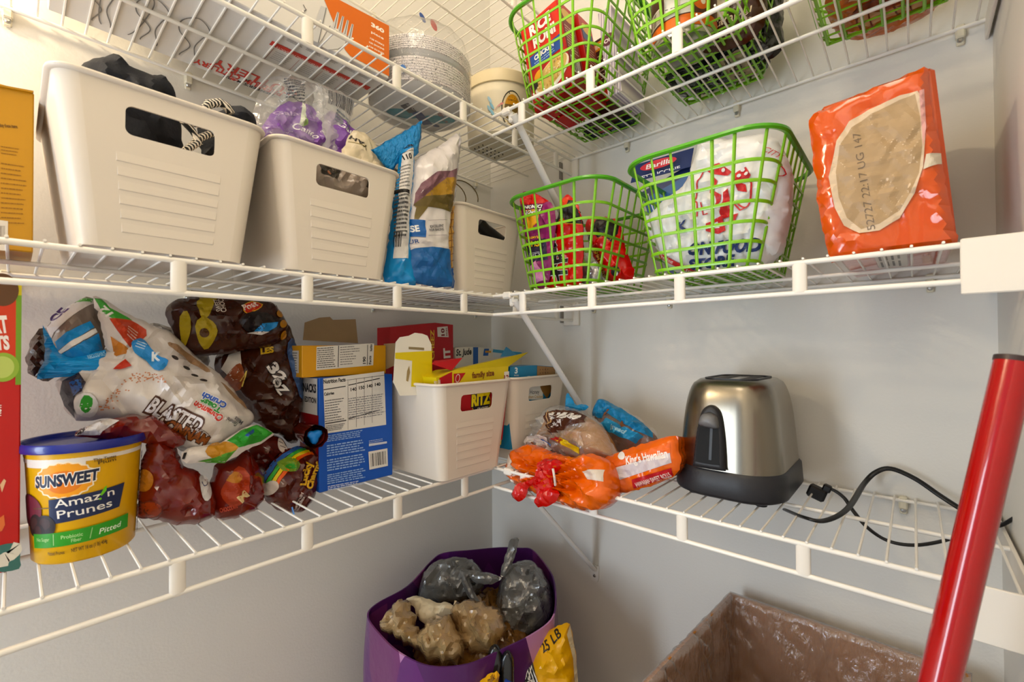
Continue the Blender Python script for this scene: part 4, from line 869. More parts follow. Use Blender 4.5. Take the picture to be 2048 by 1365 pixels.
carton(r, (-.085, -.50, TU+.0045), (-.045, -.385, TU+.030), mat('midnight_card', '#141a2c', rough=.4))
mpd = lambda pts, off: [Vector((-.085+u, -.385-v, TU+.0045-off)) for u, v in pts]; pr = Print(mpd); pr.text('PENNE', (.03, .03), (.03, .07), .008, '#d8d8e0', .02); pr.ell(.012, .05, .006, .02, '#b03028'); pr.build(r)
# --- upper shelf, second basket: can and coffee bags
r = thing('food_can', 'tin can with brown and orange label in the second upper green basket', 'can', (-.226, -.672, TU+.004))
cx, cy = -.226, -.672
build('can_body', MB().lathe([(.0001, .0015), (.046, .0015), (.048, 0), (.050, .004), (.050, .115), (.048, .118), (.0001, .117)], (cx, cy, TU+.004), 48), mat('tin', '#cfc9be', rough=.25, metal=.7), r, 40)
mpc = lambda pts, off: [Vector((cx+(.0503+off)*math.cos(u/.05), cy+(.0503+off)*math.sin(u/.05), TU+.004+v)) for u, v in pts]
pr = Print(mpc, .006); a = -PI*.05; pr.rect(a-.10, .008, a+.10, .112, '#4a2216'); pr.rect(a-.10, .008, a+.10, .026, '#d0641c'); pr.rect(a-.012, .028, a+.03, .112, '#d8d2c8'); pr.line([(a-.01, .045), (a+.01, .041), (a+.028, .045)], .0012, '#3a3836', smooth=True); pr.rect(a-.045, .030, a-.018, .055, '#d8ccb8'); pr.bars([(a-.043, .032), (a-.02, .032), (a-.02, .053), (a-.043, .053)], 14, '#3a2418'); pr.ell(a+.045, .05, .014, .018, '#d0641c'); pr.ell(a+.043, .055, .005, .006, '#e8dcc8'); pr.ell(a+.048, .045, .004, .005, '#e8dcc8'); pr.build(r)
BROWNF = film('dark_brown_film', '#3a1c10', bump=.5); BLACKF = film('black_film', '#17181a', rough=.2, bump=.6)
P_ = Puff(((-.19, -.738, TU+.075), (-.95, -.2, 0)), [(-.045, -.07), (.035, -.07), (.05, 0), (.045, .07), (-.035, .075), (-.05, 0)], .018, .02, amp=.005, freq=14, seed=31)
r = pack('coffee_bag', P_, BROWNF, 'brown foil coffee bag beside the can in the second upper green basket', 'bag')
pr = Print(P_.map, .004, off=.0008); pr.poly([(-.04, -.02), (-.01, -.045), (.0, -.005), (-.025, .02)], '#d8c8b0'); pr.text('Caramel', (-.03, -.052), (.03, -.04), .012, '#e0cdb0', .01, .3); pr.build(r)
P_ = Puff(((-.11, -.684, TU+.016), (.05, 0, -1)), [(-.075, -.055), (.065, -.055), (.07, .055), (-.07, .058)], .008, .03, amp=.003, freq=14, seed=32)
r = pack('coffee_bag', P_, BLACKF, 'black foil bag lying across the bottom of the second upper green basket', 'bag')
pr = Print(P_.map, .004, off=.0008); pr.rect(-.06, -.05, -.02, .05, '#b8a888'); pr.text('CASES', (-.045, .035), (-.045, -.01), .010, '#2a201a', .02); pr.lines([(-.035, -.045), (-.025, -.045), (-.025, .045), (-.035, .045)], 3, '#2a201a', .5); pr.rect(.045, -.05, .058, .05, '#c8c4c0'); pr.text('coffee', (.0, .04), (.0, -.03), .012, '#d8d0c4', .01, .2); pr.build(r)
P_ = Puff(((-.09, -.740, TU+.085), (-.9, -.2, .1)), [(-.04, -.07), (.04, -.07), (.05, .0), (.04, .075), (-.04, .07), (-.045, 0)], .02, .02, amp=.006, freq=16, seed=33)
solo('coffee_bag', P_, BLACKF, 'black foil bag standing at the back right of the second upper green basket', 'bag')
P_ = Puff(((-.10, -.640, TU+.085), (-.9, .2, .1)), [(-.035, -.07), (.035, -.07), (.04, .0), (.035, .075), (-.035, .07), (-.04, 0)], .02, .02, amp=.006, freq=16, seed=34)
solo('herb_bag', P_, film('dark_green_film', '#1f2a18'), 'dark green bag standing behind the can in the second upper green basket', 'bag')
# --- upper shelf, third basket: noodle packs
NOOD = film('noodle_film', '#c06a30', bump=.4)
for k, (x, y, z, n_, w_, lab) in enumerate(((-.13, -.925, TU+.022, (0, .05, -1), .062, 'orange-brown noodle pack lying at the bottom of the rightmost upper green basket'), (-.255, -.92, TU+.075, (-1, .1, -.1), .055, 'orange-brown noodle pack standing at the front of the rightmost upper green basket'))):
    P_ = Puff(((x, y, z), n_), [(-w_*(1.4 if k == 0 else 1), -.055), (w_*(1.4 if k == 0 else 1), -.055), (w_*(1.4 if k == 0 else 1.1), .055), (-w_*(1.4 if k == 0 else 1.1), .055)], .010, .025, amp=.004, freq=18, seed=35+k)
    r = pack('noodle_pack', P_, NOOD, lab, 'packet', 'noodle packs in the rightmost upper basket')
    pr = Print(P_.map, .005, off=.0008)
    for j in range(3): pr.poly([(-.05+.035*j, -.04), (-.025+.035*j, -.045), (-.02+.035*j, .03), (-.045+.035*j, .04)], ('#d8a878', '#8a3c18', '#e0c09a')[j])
    for j in range(5): pr.line([(-.05, -.03+.015*j), (-.01, -.025+.015*j), (.03, -.035+.015*j), (.055, -.028+.015*j)], .002, '#7a3414', smooth=True)
    pr.build(r)

# ---------------------------------------------------------------- lower left shelf
# red carton at the far left
r = thing('cracker_carton', 'tall red carton with white lettering at the far left of the lower shelf', 'carton', (-1.03, -.18, TL))
carton(r, (-1.10, -.205, TL), (-.959, -.145, TL+.318), mat('scarlet_card', '#b81a0b', rough=.4))
PL = ((-0.9590, -0.2050, 0.7550), (0.0000, -1.0000, 0.0000))
pr = Print(plane_map(PL)); pr.rect((-0.032, 0.6214)[0], .22, 0, .317, '#c93a10'); pr.rect((-0.0042, 0.6375)[0], .205, 0, .305, '#6f9a28'); pr.rect((-0.0042, 0.6375)[0], .305, 0, .317, '#c8b828')
pr.text('TART', (-0.0319, 0.2614), (-0.0092, 0.264), 0.0179, '#f0e6e0', .05); pr.text('TREATS', (-0.04, 0.2428), (-0.0084, 0.2452), 0.0146, '#f0e6e0', .05); pr.ell(*(-0.0134, 0.2249), .012, .016, '#8fae3c'); pr.ell(*(-0.0141, 0.225), .009, .012, '#b8c868'); pr.ell(*(-0.0142, 0.3101), .012, .018, '#5a3a1c'); pr.text('NOW', (-0.0146, 0.1719), (-0.0143, 0.185), 0.0045, '#f0e6e0', .04); pr.poly([(-0.0149, 0.0968), (-0.012, 0.1026), (-0.0105, 0.1001), (-0.0134, 0.0882)], '#e0b890'); pr.poly([(-0.0168, 0.0593), (-0.0118, 0.0633), (-0.011, 0.0521), (-0.0131, 0.0462), (-0.0167, 0.0452)], '#d8703a'); pr.poly([(-0.0181, 0.0272), (-0.0102, 0.0311), (-0.0005, 0.0268), (0.0003, 0.0099), (-0.0004, 0.0002), (-0.0179, 0.0045)], '#3c6e68', True); pr.line([(-0.0144, 0.007), (-0.0123, 0.0155), (-0.0072, 0.017), (-0.0042, 0.0214), (-0.0065, 0.0255)], .012, '#ddd8cc', smooth=True); pr.build(r)
# prune tub
tx, ty = -.904, -.188
r = thing('prune_tub', 'yellow prune tub with a blue lid on the lower shelf', 'tub', (tx, ty, TL))
TUBY = mat('tub_yellow', '#dca80c', rough=.35, var=.02); rz = lambda v: .0465+.0055*v/.118
build('tub_body', MB().lathe([(.0001, 0), (.044, 0), (.0465, .003), (.052, .118), (.0531, .122), (.0531, .128)], (tx, ty, TL), 72), TUBY, r, 40)
build('lid', MB().lathe([(.0545, .1265), (.0578, .127), (.0586, .1285), (.0583, .1355), (.0572, .1372), (.0550, .1365), (.0535, .132), (.0001, .1315)], (tx, ty, TL), 72), mat('lid_blue', '#16237f', rough=.3, coat=.3), r, 40)
mpt = lambda pts, off: [Vector((tx+(rz(v)+off)*math.cos(u/.05-1.66), ty+(rz(v)+off)*math.sin(u/.05-1.66), TL+v)) for u, v in pts]
pr = Print(mpt, .004)
band = lambda u0, v0, u1, v1, c: pr.rect(u0, v0, u1, v1, c)
band(-.085, .1155, .085, .1215, '#e4dcd2'); band(-.06, .111, .0, .117, '#e4dcd2')
pr.poly([(-.018+.026*math.cos(t)*(1+.08*(k % 2)), .096+.020*math.sin(t)*(1+.08*(k % 2))) for k, t in enumerate(np.linspace(0, 2*PI, 41)[:-1])], '#f0e0c0'); pr.poly([(-.018+.0245*math.cos(t)*(1+.08*(k % 2)), .096+.0185*math.sin(t)*(1+.08*(k % 2))) for k, t in enumerate(np.linspace(0, 2*PI, 41)[:-1])], '#e89a18'); pr.ell(-.018, .094, .016, .013, '#d87818')
pr.text('SUNSWEET', (-.046, .089), (.012, .0925), .0125, '#14203c', .05, .15, out='#f0e8da')
pr.quad([(-.032, .047), (.032, .053), (.037, .081), (-.032, .075)], '#182448'); pr.text('Amaz n', (-.026, .0655), (.026, .0695), .0095, '#ece6dc', .005); pr.text('Prunes', (-.024, .053), (.024, .0565), .0095, '#ece6dc', .005); pr.poly([(.012, .073), (.016, .081), (.018, .083), (.018, .077), (.014, .072)], '#6cc02a'); pr.ell(.0125, .0685, .0012, .0012, '#6cc02a')
pr.ell(-.058, .062, .018, .019, '#4a1420', .4); pr.ell(-.054, .064, .014, .015, '#6a2030', .4); pr.line([(-.05, .065), (-.03, .066)], .001, '#5a4a20')
for a, b, c, d, e in ((-.050, .046, .009, .013, -.3), (-.036, .046, .010, .012, .3), (-.044, .038, .007, .010, 0)): pr.ell(a, b, c, d, '#1c100e', e); pr.ell(a-.001, b+.002, c*.6, d*.55, '#38201c', e)
pr.quad([(-.052, .020), (.044, .024), (.044, .041), (-.052, .036)], '#2f8f22'); pr.text('Pitted', (.012, .027), (.035, .0285), .0065, '#e8f0dc', .005, .2); pr.text('Probiotic', (-.021, .0295), (-.002, .030), .0042, '#a8d08a'); pr.text('Fiber', (-.012, .0245), (-.003, .025), .004, '#a8d08a'); pr.text('No Sugar', (-.047, .028), (-.032, .0285), .004, '#a8d08a'); pr.line([(-.028, .023), (-.028, .036)], .0007, '#a8d08a'); pr.line([(.004, .025), (.006, .037)], .0007, '#a8d08a')
pr.text('Pitted Prunes', (-.034, .012), (-.018, .0125), .004, '#5a4210'); pr.text('NET WT 16 oz (1 lb) 454g', (-.012, .013), (.02, .0145), .0045, '#3a2c10'); pr.text('This Tastes', (.006, .113), (.026, .114), .004, '#5a4210'); pr.text('Plum', (.010, .1095), (.026, .1105), .004, '#5a4210')
pr.rect(.066, .008, .080, .112, '#e0dcd4'); pr.bars([(.067, .01), (.067, .11), (.079, .11), (.079, .01)], 40, '#3a3a3a'); pr.build(r)

# white cereal bag with folded, opened top
WB = film('white_cereal_film', '#d8cfc8', rough=.24, bump=.55, bscale=24, var=.05); GREYIN = film('grey_liner_film', '#86776c', metal=.25, bump=.5); SKYC = mat('sky_blue_crimp2', '#1f8fd6', rough=.3, bump=.7, bscale=16, stretch=(3, 3, 22), bdist=.006)
PL = ((-0.8000, -0.1650, 0.9300), (-0.1156, -0.9636, 0.2409))
P_ = Puff(PL, [(-0.1115, -0.0222), (-0.1255, 0.0058), (-0.1304, 0.0285), (-0.1136, 0.0472), (-0.0875, 0.0703), (-0.0594, 0.0902), (-0.0376, 0.1053), (-0.012, 0.0938), (0.0173, 0.0578), (0.0511, 0.0219), (0.0772, -0.0228), (0.0875, -0.037), (0.0813, -0.0518), (0.0555, -0.071), (0.0289, -0.0837), (0.0081, -0.0853), (-0.017, -0.0648), (-0.049, -0.0361), (-0.0818, -0.023)], .038, .05, R=.055, amp=.006, freq=10, seed=41)
r = pack('cereal_bag', P_, WB, 'large white cereal bag with a folded open top, lying over the other cereal bags', 'bag')
pr = Print(P_.map, .004, off=.0012)
pr.text('BLASTED', (-0.0447, -0.0202), (0.0093, -0.0574), 0.0188, '#e0dce0', .03, out='#4a2a1a', ow=.10); pr.text('WITH', (0.007, -0.057), (0.0221, -0.0684), 0.0072, '#d8d0d0', .03, out='#4a2a1a'); pr.text('CINNAM', (-0.0267, -0.0457), (0.0201, -0.0752), 0.0123, '#8a4a1c', .05, out='#2a140c')
pr.text('Cinnamon', (0.0414, -0.0395), (0.0091, -0.0142), 0.0087, '#c8392c', .05, out='#e8e4e0'); pr.text('Toast', (0.0405, -0.0275), (0.0176, -0.0091), 0.0087, '#2f8a3a', .05, out='#e8e4e0'); pr.text('Crunch', (0.047, -0.0207), (0.019, -0.0018), 0.0087, '#2a55b0', .05, out='#e8e4e0'); pr.text('General', (0.0602, -0.0492), (0.0464, -0.0401), 0.0058, '#4a4a50'); pr.text('Mills', (0.0681, -0.0471), (0.0567, -0.0398), 0.0058, '#4a4a50')
pr.poly([(-0.0583, 0.0736), (-0.0487, 0.0787), (-0.0378, 0.0611), (-0.0279, 0.0493), (-0.0201, 0.0439), (-0.0259, 0.0318), (-0.0353, 0.0322), (-0.0434, 0.0447), (-0.0551, 0.0558)], '#2a86c8', True); pr.text('K', (-0.0379, 0.0445), (-0.028, 0.0442), 0.0130, '#e0e6ea', .04); pr.lines([(-0.0551, 0.0643), (-0.0433, 0.0584), (-0.04, 0.067), (-0.0519, 0.0729)], 3, '#cfe0ee', .4)
pr.poly([(-0.0767, 0.0356), (-0.0645, 0.049), (-0.0583, 0.0382), (-0.0696, 0.0339)], '#b8321c'); pr.poly([(-0.1102, -0.016), (-0.1127, -0.0017), (-0.1082, 0.0044), (-0.0965, 0.0034), (-0.0901, -0.007), (-0.0915, -0.0167), (-0.0985, -0.0211)], '#e0dad4', True); pr.poly([(-0.1071, -0.0086), (-0.1026, 0.0026), (-0.095, -0.002), (-0.0967, -0.0129), (-0.1023, -0.0168)], '#3f9a34', True)
pr.poly([(-0.1265, 0.0122), (-0.1232, 0.0261), (-0.1087, 0.0338), (-0.1014, 0.0202), (-0.1045, 0.0073), (-0.1128, 0.0047), (-0.1124, -0.0196), (-0.1217, -0.0041)], '#241c28'); pr.poly([(-0.1168, 0.0212), (-0.1062, 0.0251), (-0.1046, 0.0106), (-0.1128, 0.0047)], '#1f4f90'); 
rnd = random.Random(7)
for k in range(90):
    t = rnd.uniform(0, 1); x, y = 205+115*t+rnd.uniform(-10, 10), 835-70*math.sin(t*2.2)+rnd.uniform(-9, 9)
    a, b = (-0.0866, -0.0205), (-0.0271, 0.0225); u = a[0]+(b[0]-a[0])*(x-205)/115; v = a[1]+(b[1]-a[1])*(835-y)/70
    pr.ell(u, v, .0011, .0009, '#b8744a', n=5)
for a, b in (((-0.0138, 0.0452), .6), ((-0.0006, 0.0321), .5), ((0.0087, 0.0219), .5), ((0.0175, 0.0125), .4)): pr.ell(*a, .0045, .0022, '#2c2422', -b)
pr.poly([(-0.021, 0.0682), (-0.0124, 0.0666), (0.011, 0.0466), (0.0271, 0.0292), (0.0227, 0.0264), (0.0031, 0.0408), (-0.0154, 0.0578)], '#8a6a4c', True); pr.poly([(0.0379, 0.0104), (0.0472, 0.0029), (0.0692, -0.022), (0.0702, -0.0298), (0.0531, -0.0129)], '#8a6a4c', True)
pr.build(r)
f1 = Puff(PL, [(-0.141, 0.1004), (-0.1289, 0.1211), (-0.1151, 0.1357), (-0.0977, 0.1426), (-0.0873, 0.1124), (-0.083, 0.0773), (-0.0946, 0.0465), (-0.1135, 0.0426), (-0.1327, 0.0479), (-0.1376, 0.0708)], .02, .02, amp=.004, freq=14, seed=42)
o = build('folded_top', f1.mb, GREYIN, r, 32)
pr = Print(f1.map, .004, off=.0008); pr.poly([(-0.141, 0.1004), (-0.1289, 0.1211), (-0.1151, 0.1357), (-0.0977, 0.1418), (-0.0956, 0.1334), (-0.11, 0.1171), (-0.1229, 0.1009), (-0.1327, 0.0893), (-0.1352, 0.0813)], '#d6cec8'); pr.text('CE', (-0.1322, 0.1054), (-0.1196, 0.1236), 0.0101, '#4a2a6a', .04); pr.poly([(-0.1161, 0.1364), (-0.1104, 0.1395), (-0.0966, 0.1405), (-0.0985, 0.1332), (-0.1102, 0.1325)], '#4a9a34'); pr.poly([(-0.1315, 0.0773), (-0.1143, 0.0922), (-0.0992, 0.105), (-0.0951, 0.0967), (-0.1141, 0.0773), (-0.1286, 0.0654)], '#1f86c8'); pr.poly([(-0.1285, 0.0641), (-0.1141, 0.0773), (-0.0941, 0.0953), (-0.0921, 0.0898), (-0.1116, 0.0706), (-0.1266, 0.0601)], '#e0dcd8'); pr.poly([(-0.1266, 0.0595), (-0.1116, 0.0692), (-0.0911, 0.0884), (-0.087, 0.0703), (-0.0946, 0.0445), (-0.1135, 0.0426), (-0.1309, 0.0478)], '#1f7fc0'); pr.build(o)
f2 = Puff(((PL[0][0]-.003, PL[0][1]-.022, PL[0][2]), PL[1]), [(-0.1446, 0.0343), (-0.1431, 0.0451), (-0.1382, 0.0565), (-0.1396, 0.0774), (-0.1411, 0.1024), (-0.1354, 0.0893), (-0.1286, 0.0668), (-0.1138, 0.0599), (-0.083, 0.0703), (-0.0819, 0.055), (-0.0896, 0.0396), (-0.1134, 0.036)], .008, .008, amp=.003, freq=18, seed=43, crisp=True)
o = build('crimped_edge', f2.mb, SKYC, r, 32)
pr = Print(f2.map, .004, off=.0008); pr.text('RECLOSABLE', (-0.0995, 0.0568), (-0.0829, 0.062), 0.0058, '#9ad0f0', .02); pr.build(o)
f3 = Puff(((PL[0][0], PL[0][1]-.024, PL[0][2]), PL[1]), [(-0.0996, 0.1417), (-0.0906, 0.1409), (-0.0673, 0.1226), (-0.0376, 0.1053), (-0.0309, 0.0965), (-0.0421, 0.0787), (-0.0551, 0.0657), (-0.0604, 0.0545), (-0.0768, 0.039), (-0.0914, 0.0229), (-0.0944, 0.0271), (-0.0823, 0.0461), (-0.0809, 0.0619), (-0.0875, 0.0773), (-0.0923, 0.1052)], .012, .02, amp=.004, freq=16, seed=44)
o = build('folded_flap', f3.mb, WB, r, 32)
pr = Print(f3.map, .004, off=.0009); pr.poly([(-0.0986, 0.1403), (-0.0916, 0.1394), (-0.0829, 0.1255), (-0.0647, 0.1133), (-0.0604, 0.109), (-0.0792, 0.1084), (-0.0904, 0.1194)], '#3f9a34'); pr.text('12', (-0.0793, 0.117), (-0.0885, 0.1281), 0.0087, '#e4e0d8', .04); pr.poly([(-0.0833, 0.1097), (-0.062, 0.109), (-0.0459, 0.0955), (-0.0454, 0.0874), (-0.0551, 0.0758), (-0.0583, 0.0644), (-0.0656, 0.0744), (-0.075, 0.09)], '#b83c1c'); pr.lines([(-0.0657, 0.0844), (-0.0572, 0.0758), (-0.0508, 0.0903), (-0.0646, 0.0987)], 4, '#e0c0b0', .4, 2); pr.poly([(-0.0821, 0.0857), (-0.0719, 0.0758), (-0.0646, 0.0687), (-0.0666, 0.0617), (-0.0779, 0.0591)], '#b8742c'); pr.poly([(-0.0934, 0.023), (-0.0896, 0.0328), (-0.0788, 0.0453), (-0.0768, 0.0411), (-0.087, 0.0239)], '#b0642c'); pr.build(o)
f4 = Puff(((PL[0][0], PL[0][1]+.01, PL[0][2]), PL[1]), [(-0.1428, 0.1004), (-0.1378, 0.0774), (-0.1308, 0.0446), (-0.1323, 0.0331), (-0.1423, 0.031), (-0.1541, 0.0405), (-0.1573, 0.0614), (-0.1528, 0.0838)], .012, .014, amp=.006, freq=20, seed=45)
build('brown_fold', f4.mb, film('umber_film', '#3a2014', bump=.6), r, 24, label='dark brown folded end')
# brown cereal bag with folded top
CHOC = film('chocolate_film', '#36160a', rough=.18, bump=.3, bscale=20, var=.15)
PL = ((-0.6600, -0.1250, 0.9300), (-0.0990, -0.9901, 0.0990))
P_ = Puff(PL, [(-0.0875, 0.0309), (-0.0816, 0.0632), (-0.0383, 0.077), (-0.0032, 0.0999), (0.0232, 0.1113), (0.0348, 0.0752), (0.0436, 0.0298), (0.0446, -0.0242), (0.0356, -0.0677), (0.0297, -0.1001), (0.0003, -0.0804), (-0.0372, -0.0522), (-0.0603, -0.0089)], .036, .04, R=.05, amp=.006, freq=11, seed=46)
r = pack('cereal_bag', P_, CHOC, 'brown 32 oz cereal bag with a folded top, standing behind the white bag', 'bag')
pr = Print(P_.map, .004, off=.0012); pr.text('32', (-0.0241, 0.0342), (-0.0031, 0.0056), 0.0156, '#dcd6d2', .05, out='#1c0c06'); pr.text('OZ', (-0.017, 0.0108), (-0.002, -0.0143), 0.0139, '#dcd6d2', .05, out='#1c0c06'); pr.poly([(0.0123, 0.0753), (0.025, 0.0842), (0.0328, 0.0662), (0.0418, 0.0254), (0.0423, -0.0151), (0.0353, -0.0234), (0.0241, -0.0049), (0.0136, 0.031)], '#3a5480', True); pr.ell(*(0.0333, 0.0257), .006, .014, '#a8552c', .3); pr.poly([(-0.0834, 0.0348), (-0.0734, 0.0573), (-0.057, 0.0628), (-0.0613, 0.0174), (-0.0684, 0.0137)], '#c8c0b8'); pr.poly([(-0.0788, 0.0184), (-0.0609, 0.0422), (-0.0543, 0.0088), (-0.0652, -0.0028)], '#8a4420', True); pr.line([(-0.06, 0.0132), (-0.0525, 0.0294), (-0.0558, 0.0048)], .002, '#d8c060'); pr.text('LES', (-0.0297, 0.0565), (-0.0096, 0.0596), 0.0096, '#c8a020', .05, .2, out='#2a1408'); pr.build(r)
f1 = Puff(((PL[0][0], PL[0][1]-.035, PL[0][2]), PL[1]), [(-0.1594, 0.1244), (-0.1429, 0.144), (-0.1076, 0.1503), (-0.059, 0.1529), (-0.0216, 0.1511), (-0.0016, 0.1319), (0.0073, 0.1001), (-0.0171, 0.0736), (-0.0547, 0.067), (-0.0817, 0.0607), (-0.1183, 0.0581), (-0.1414, 0.0739), (-0.1511, 0.1016)], .028, .03, R=.04, amp=.006, freq=12, seed=47)
o = build('folded_top', f1.mb, CHOC, r, 32)
pr = Print(f1.map, .004, off=.0012); pr.poly([(-0.0651, 0.1322), (-0.0504, 0.1432), (-0.0341, 0.139), (-0.0433, 0.1282), (-0.0596, 0.1207)], '#d8a030', True); pr.poly([(-0.0637, 0.1323), (-0.0505, 0.1415), (-0.0364, 0.138), (-0.0448, 0.129), (-0.0588, 0.1224)], '#c02418', True); pr.text('Post', (-0.0624, 0.1256), (-0.0417, 0.136), 0.0096, '#f0e4dc', .03)
for q_ in ([(-0.1221, 0.1389), (-0.1076, 0.1463), (-0.1011, 0.1386), (-0.1093, 0.1155), (-0.1178, 0.1112)], [(-0.1262, 0.0991), (-0.1178, 0.1136), (-0.1047, 0.1076), (-0.0982, 0.0932), (-0.1085, 0.0675), (-0.1182, 0.0715)], [(-0.1181, 0.1472), (-0.0942, 0.1488), (-0.1024, 0.1401), (-0.1143, 0.1378)], [(-0.1431, 0.1143), (-0.1349, 0.1224), (-0.1307, 0.099), (-0.1372, 0.0677), (-0.1414, 0.0832)]): pr.poly(q_, '#a08a1c', True)
pr.ell(*(-0.1148, 0.0898), .006, .007, '#4a2a10'); pr.text('SWEET', (-0.0918, 0.1243), (-0.0956, 0.1438), 0.0069, '#c8b8a8'); pr.text('CHOC', (-0.0863, 0.1229), (-0.0888, 0.1442), 0.0069, '#c8b8a8'); pr.poly([(-0.0698, 0.1069), (-0.0596, 0.1215), (-0.0374, 0.125), (-0.0145, 0.119), (-0.0086, 0.106), (-0.0228, 0.0943), (-0.0543, 0.0905)], '#1a0e0a', True); pr.poly([(-0.0484, 0.0939), (-0.0378, 0.1061), (-0.0132, 0.1102), (-0.0165, 0.1014), (-0.0305, 0.0925)], '#1f7fc0'); pr.poly([(-0.0601, 0.0896), (-0.0484, 0.0931), (-0.0267, 0.0934), (-0.0381, 0.0881)], '#d8cfc8')
for k in range(3): pr.ell(*[((-0.0065, 0.1263)[0]+.003*k, (-0.0065, 0.1263)[1]-.018*k)][0], .008, .006, '#b07818', .8)
pr.build(o)
# red-brown cereal bags at the bottom of the pile
RB = film('red_brown_film', '#64150a', rough=.15, bump=.28, bscale=18, var=.2, coat=.4); UMB = film('dark_red_film', '#4a120a', rough=.15, bump=.28, bscale=18, var=.2, coat=.4)
PL = ((-0.7900, -0.2050, 0.8200), (-0.0990, -0.9901, 0.0990))
P_ = Puff(PL, [(-0.0561, 0.0559), (-0.0435, 0.0653), (-0.0275, 0.047), (-0.0177, 0.0197), (-0.002, 0.0066), (0.0164, -0.0247), (0.0136, -0.0591), (-0.0183, -0.0602), (-0.045, -0.048), (-0.0613, -0.0362), (-0.0663, -0.0066), (-0.0622, 0.0309)], .028, .05, R=.045, amp=.0055, freq=9, seed=48)
r = pack('cereal_bag', P_, RB, 'crumpled red-brown cereal bag beside the prune tub', 'bag')
pr = Print(P_.map, .004, off=.0012); pr.ell(*(-0.0618, 0.0084), .010, .014, '#a0641c'); pr.ell(*(-0.0563, -0.0299), .014, .013, '#5a1a0e'); pr.ell(*(-0.0563, -0.0299), .012, .011, '#8a3010'); pr.poly([(-0.002, -0.0009), (0.0032, 0.0022), (0.0107, -0.0062), (0.0129, -0.0239), (0.0057, -0.0313), (0, -0.0245)], '#c8c4c4', True); pr.line([(0.0014, -0.0057), (0.0036, -0.0116), (0.0083, -0.0098)], .0012, '#26305a', smooth=True); pr.build(r)
PL = ((-0.7150, -0.1950, 0.8100), (-0.0990, -0.9901, 0.0990))
P_ = Puff(PL, [(-0.0515, 0.0192), (-0.0286, 0.0261), (-0.0127, 0.0347), (0.0024, 0.0095), (0.0123, -0.0167), (0.0059, -0.0515), (-0.0275, -0.0624), (-0.0549, -0.0554), (-0.0617, -0.0228)], .028, .05, R=.045, amp=.0055, freq=9, seed=49)
r = pack('cereal_bag', P_, RB, 'crumpled glossy red bag with orange glow print, middle front of the cereal pile', 'bag')
pr = Print(P_.map, .004, off=.0012); pr.poly([(-0.0495, -0.0206), (-0.0392, 0.0024), (-0.0262, 0.0146), (-0.0159, 0.0016), (-0.0178, -0.0275), (-0.0348, -0.0419)], '#96300e', True); pr.poly([(-0.0431, -0.0026), (-0.0328, 0.0085), (-0.0238, 0.0009), (-0.0279, -0.0085)], '#a86a18', True); pr.text('M', (-0.0258, -0.0367), (-0.0152, -0.0288), 0.0108, '#d0b888', .05); pr.text('CHOCOLATE', (-0.0499, -0.0468), (-0.0297, -0.0431), 0.0062, '#b8452c', .04); pr.build(r)
PL = ((-0.6350, -0.1750, 0.8300), (0.0000, -0.9950, 0.0995))
P_ = Puff(PL, [(-0.0486, -0.0154), (-0.0278, 0.0009), (0.0117, -0.0008), (0.0311, -0.0145), (0.0237, -0.0592), (0.011, -0.094), (-0.0078, -0.1047), (-0.0392, -0.0946), (-0.061, -0.0732), (-0.0673, -0.0406)], .026, .045, R=.04, amp=.006, freq=12, seed=50)
r = pack('cereal_bag', P_, UMB, 'red-brown bag with a rainbow and yellow upright lettering against the blue box', 'bag')
pr = Print(P_.map, .004, off=.0012)
for k, c in enumerate(('#2a5aa0', '#3a9a3a', '#d8c020', '#d8581c')): pr.line([(x+.0035*k, y-.0035*k) for x, y in [(-0.0644, -0.0413), (-0.0495, -0.0192), (-0.028, -0.0031), (-0.0052, -0.0013)]], .0042, c, smooth=True)
pr.poly([(-0.0455, -0.016), (-0.0282, -0.0088), (-0.0183, -0.0213), (-0.0266, -0.0302), (-0.0414, -0.0288)], '#6a8a28', True); pr.ell(*(-0.0319, -0.0227), .006, .004, '#2f8a28'); pr.text('Lucky', (-0.0092, -0.0585), (0.0006, -0.0224), 0.0128, '#e0b020', .05, out='#4a120a'); pr.text('Charms', (0.002, -0.0677), (0.0174, -0.0256), 0.0128, '#e0b020', .05, out='#4a120a'); pr.text('naturally', (-0.022, -0.096), (-0.0161, -0.0667), 0.0051, '#d8c8c0'); pr.text('chocolate', (-0.0173, -0.0988), (-0.0116, -0.076), 0.0051, '#d8c8c0'); pr.ell(*(-0.0603, -0.0523), .008, .012, '#c8bcb4', -.4); pr.build(r)
build('sealed_corner', MB().tube([(-0.6633, -0.2000, 0.7423), (-0.6622, -0.2050, 0.7311)], [(.003, .001)]*2, 6), mat('blue_scrap', '#1f6ab0', rough=.3), r)
q = MB(); ax0, ax1 = Vector((-0.6343, -0.1650, 0.8570)), Vector((-0.6402, -0.2350, 0.8568)); dd_ = (ax1-ax0).normalized(); e1 = dd_.cross(Vector((0, 0, 1))).normalized(); e2 = e1.cross(dd_)
for t0, t1, rad in ((0, 1, .019), (.05, .98, .014)):
    q.rings([[tuple(ax0.lerp(ax1, t)+(e1*math.cos(a)+e2*math.sin(a))*(rad*(.75+.25*t)+.0018*noise.noise(Vector((a*3, t*4, rad*90))))) for a in np.linspace(0, 2*PI, 22)[:-1]] for t in np.linspace(t0, t1, 7)], 0, True, False)
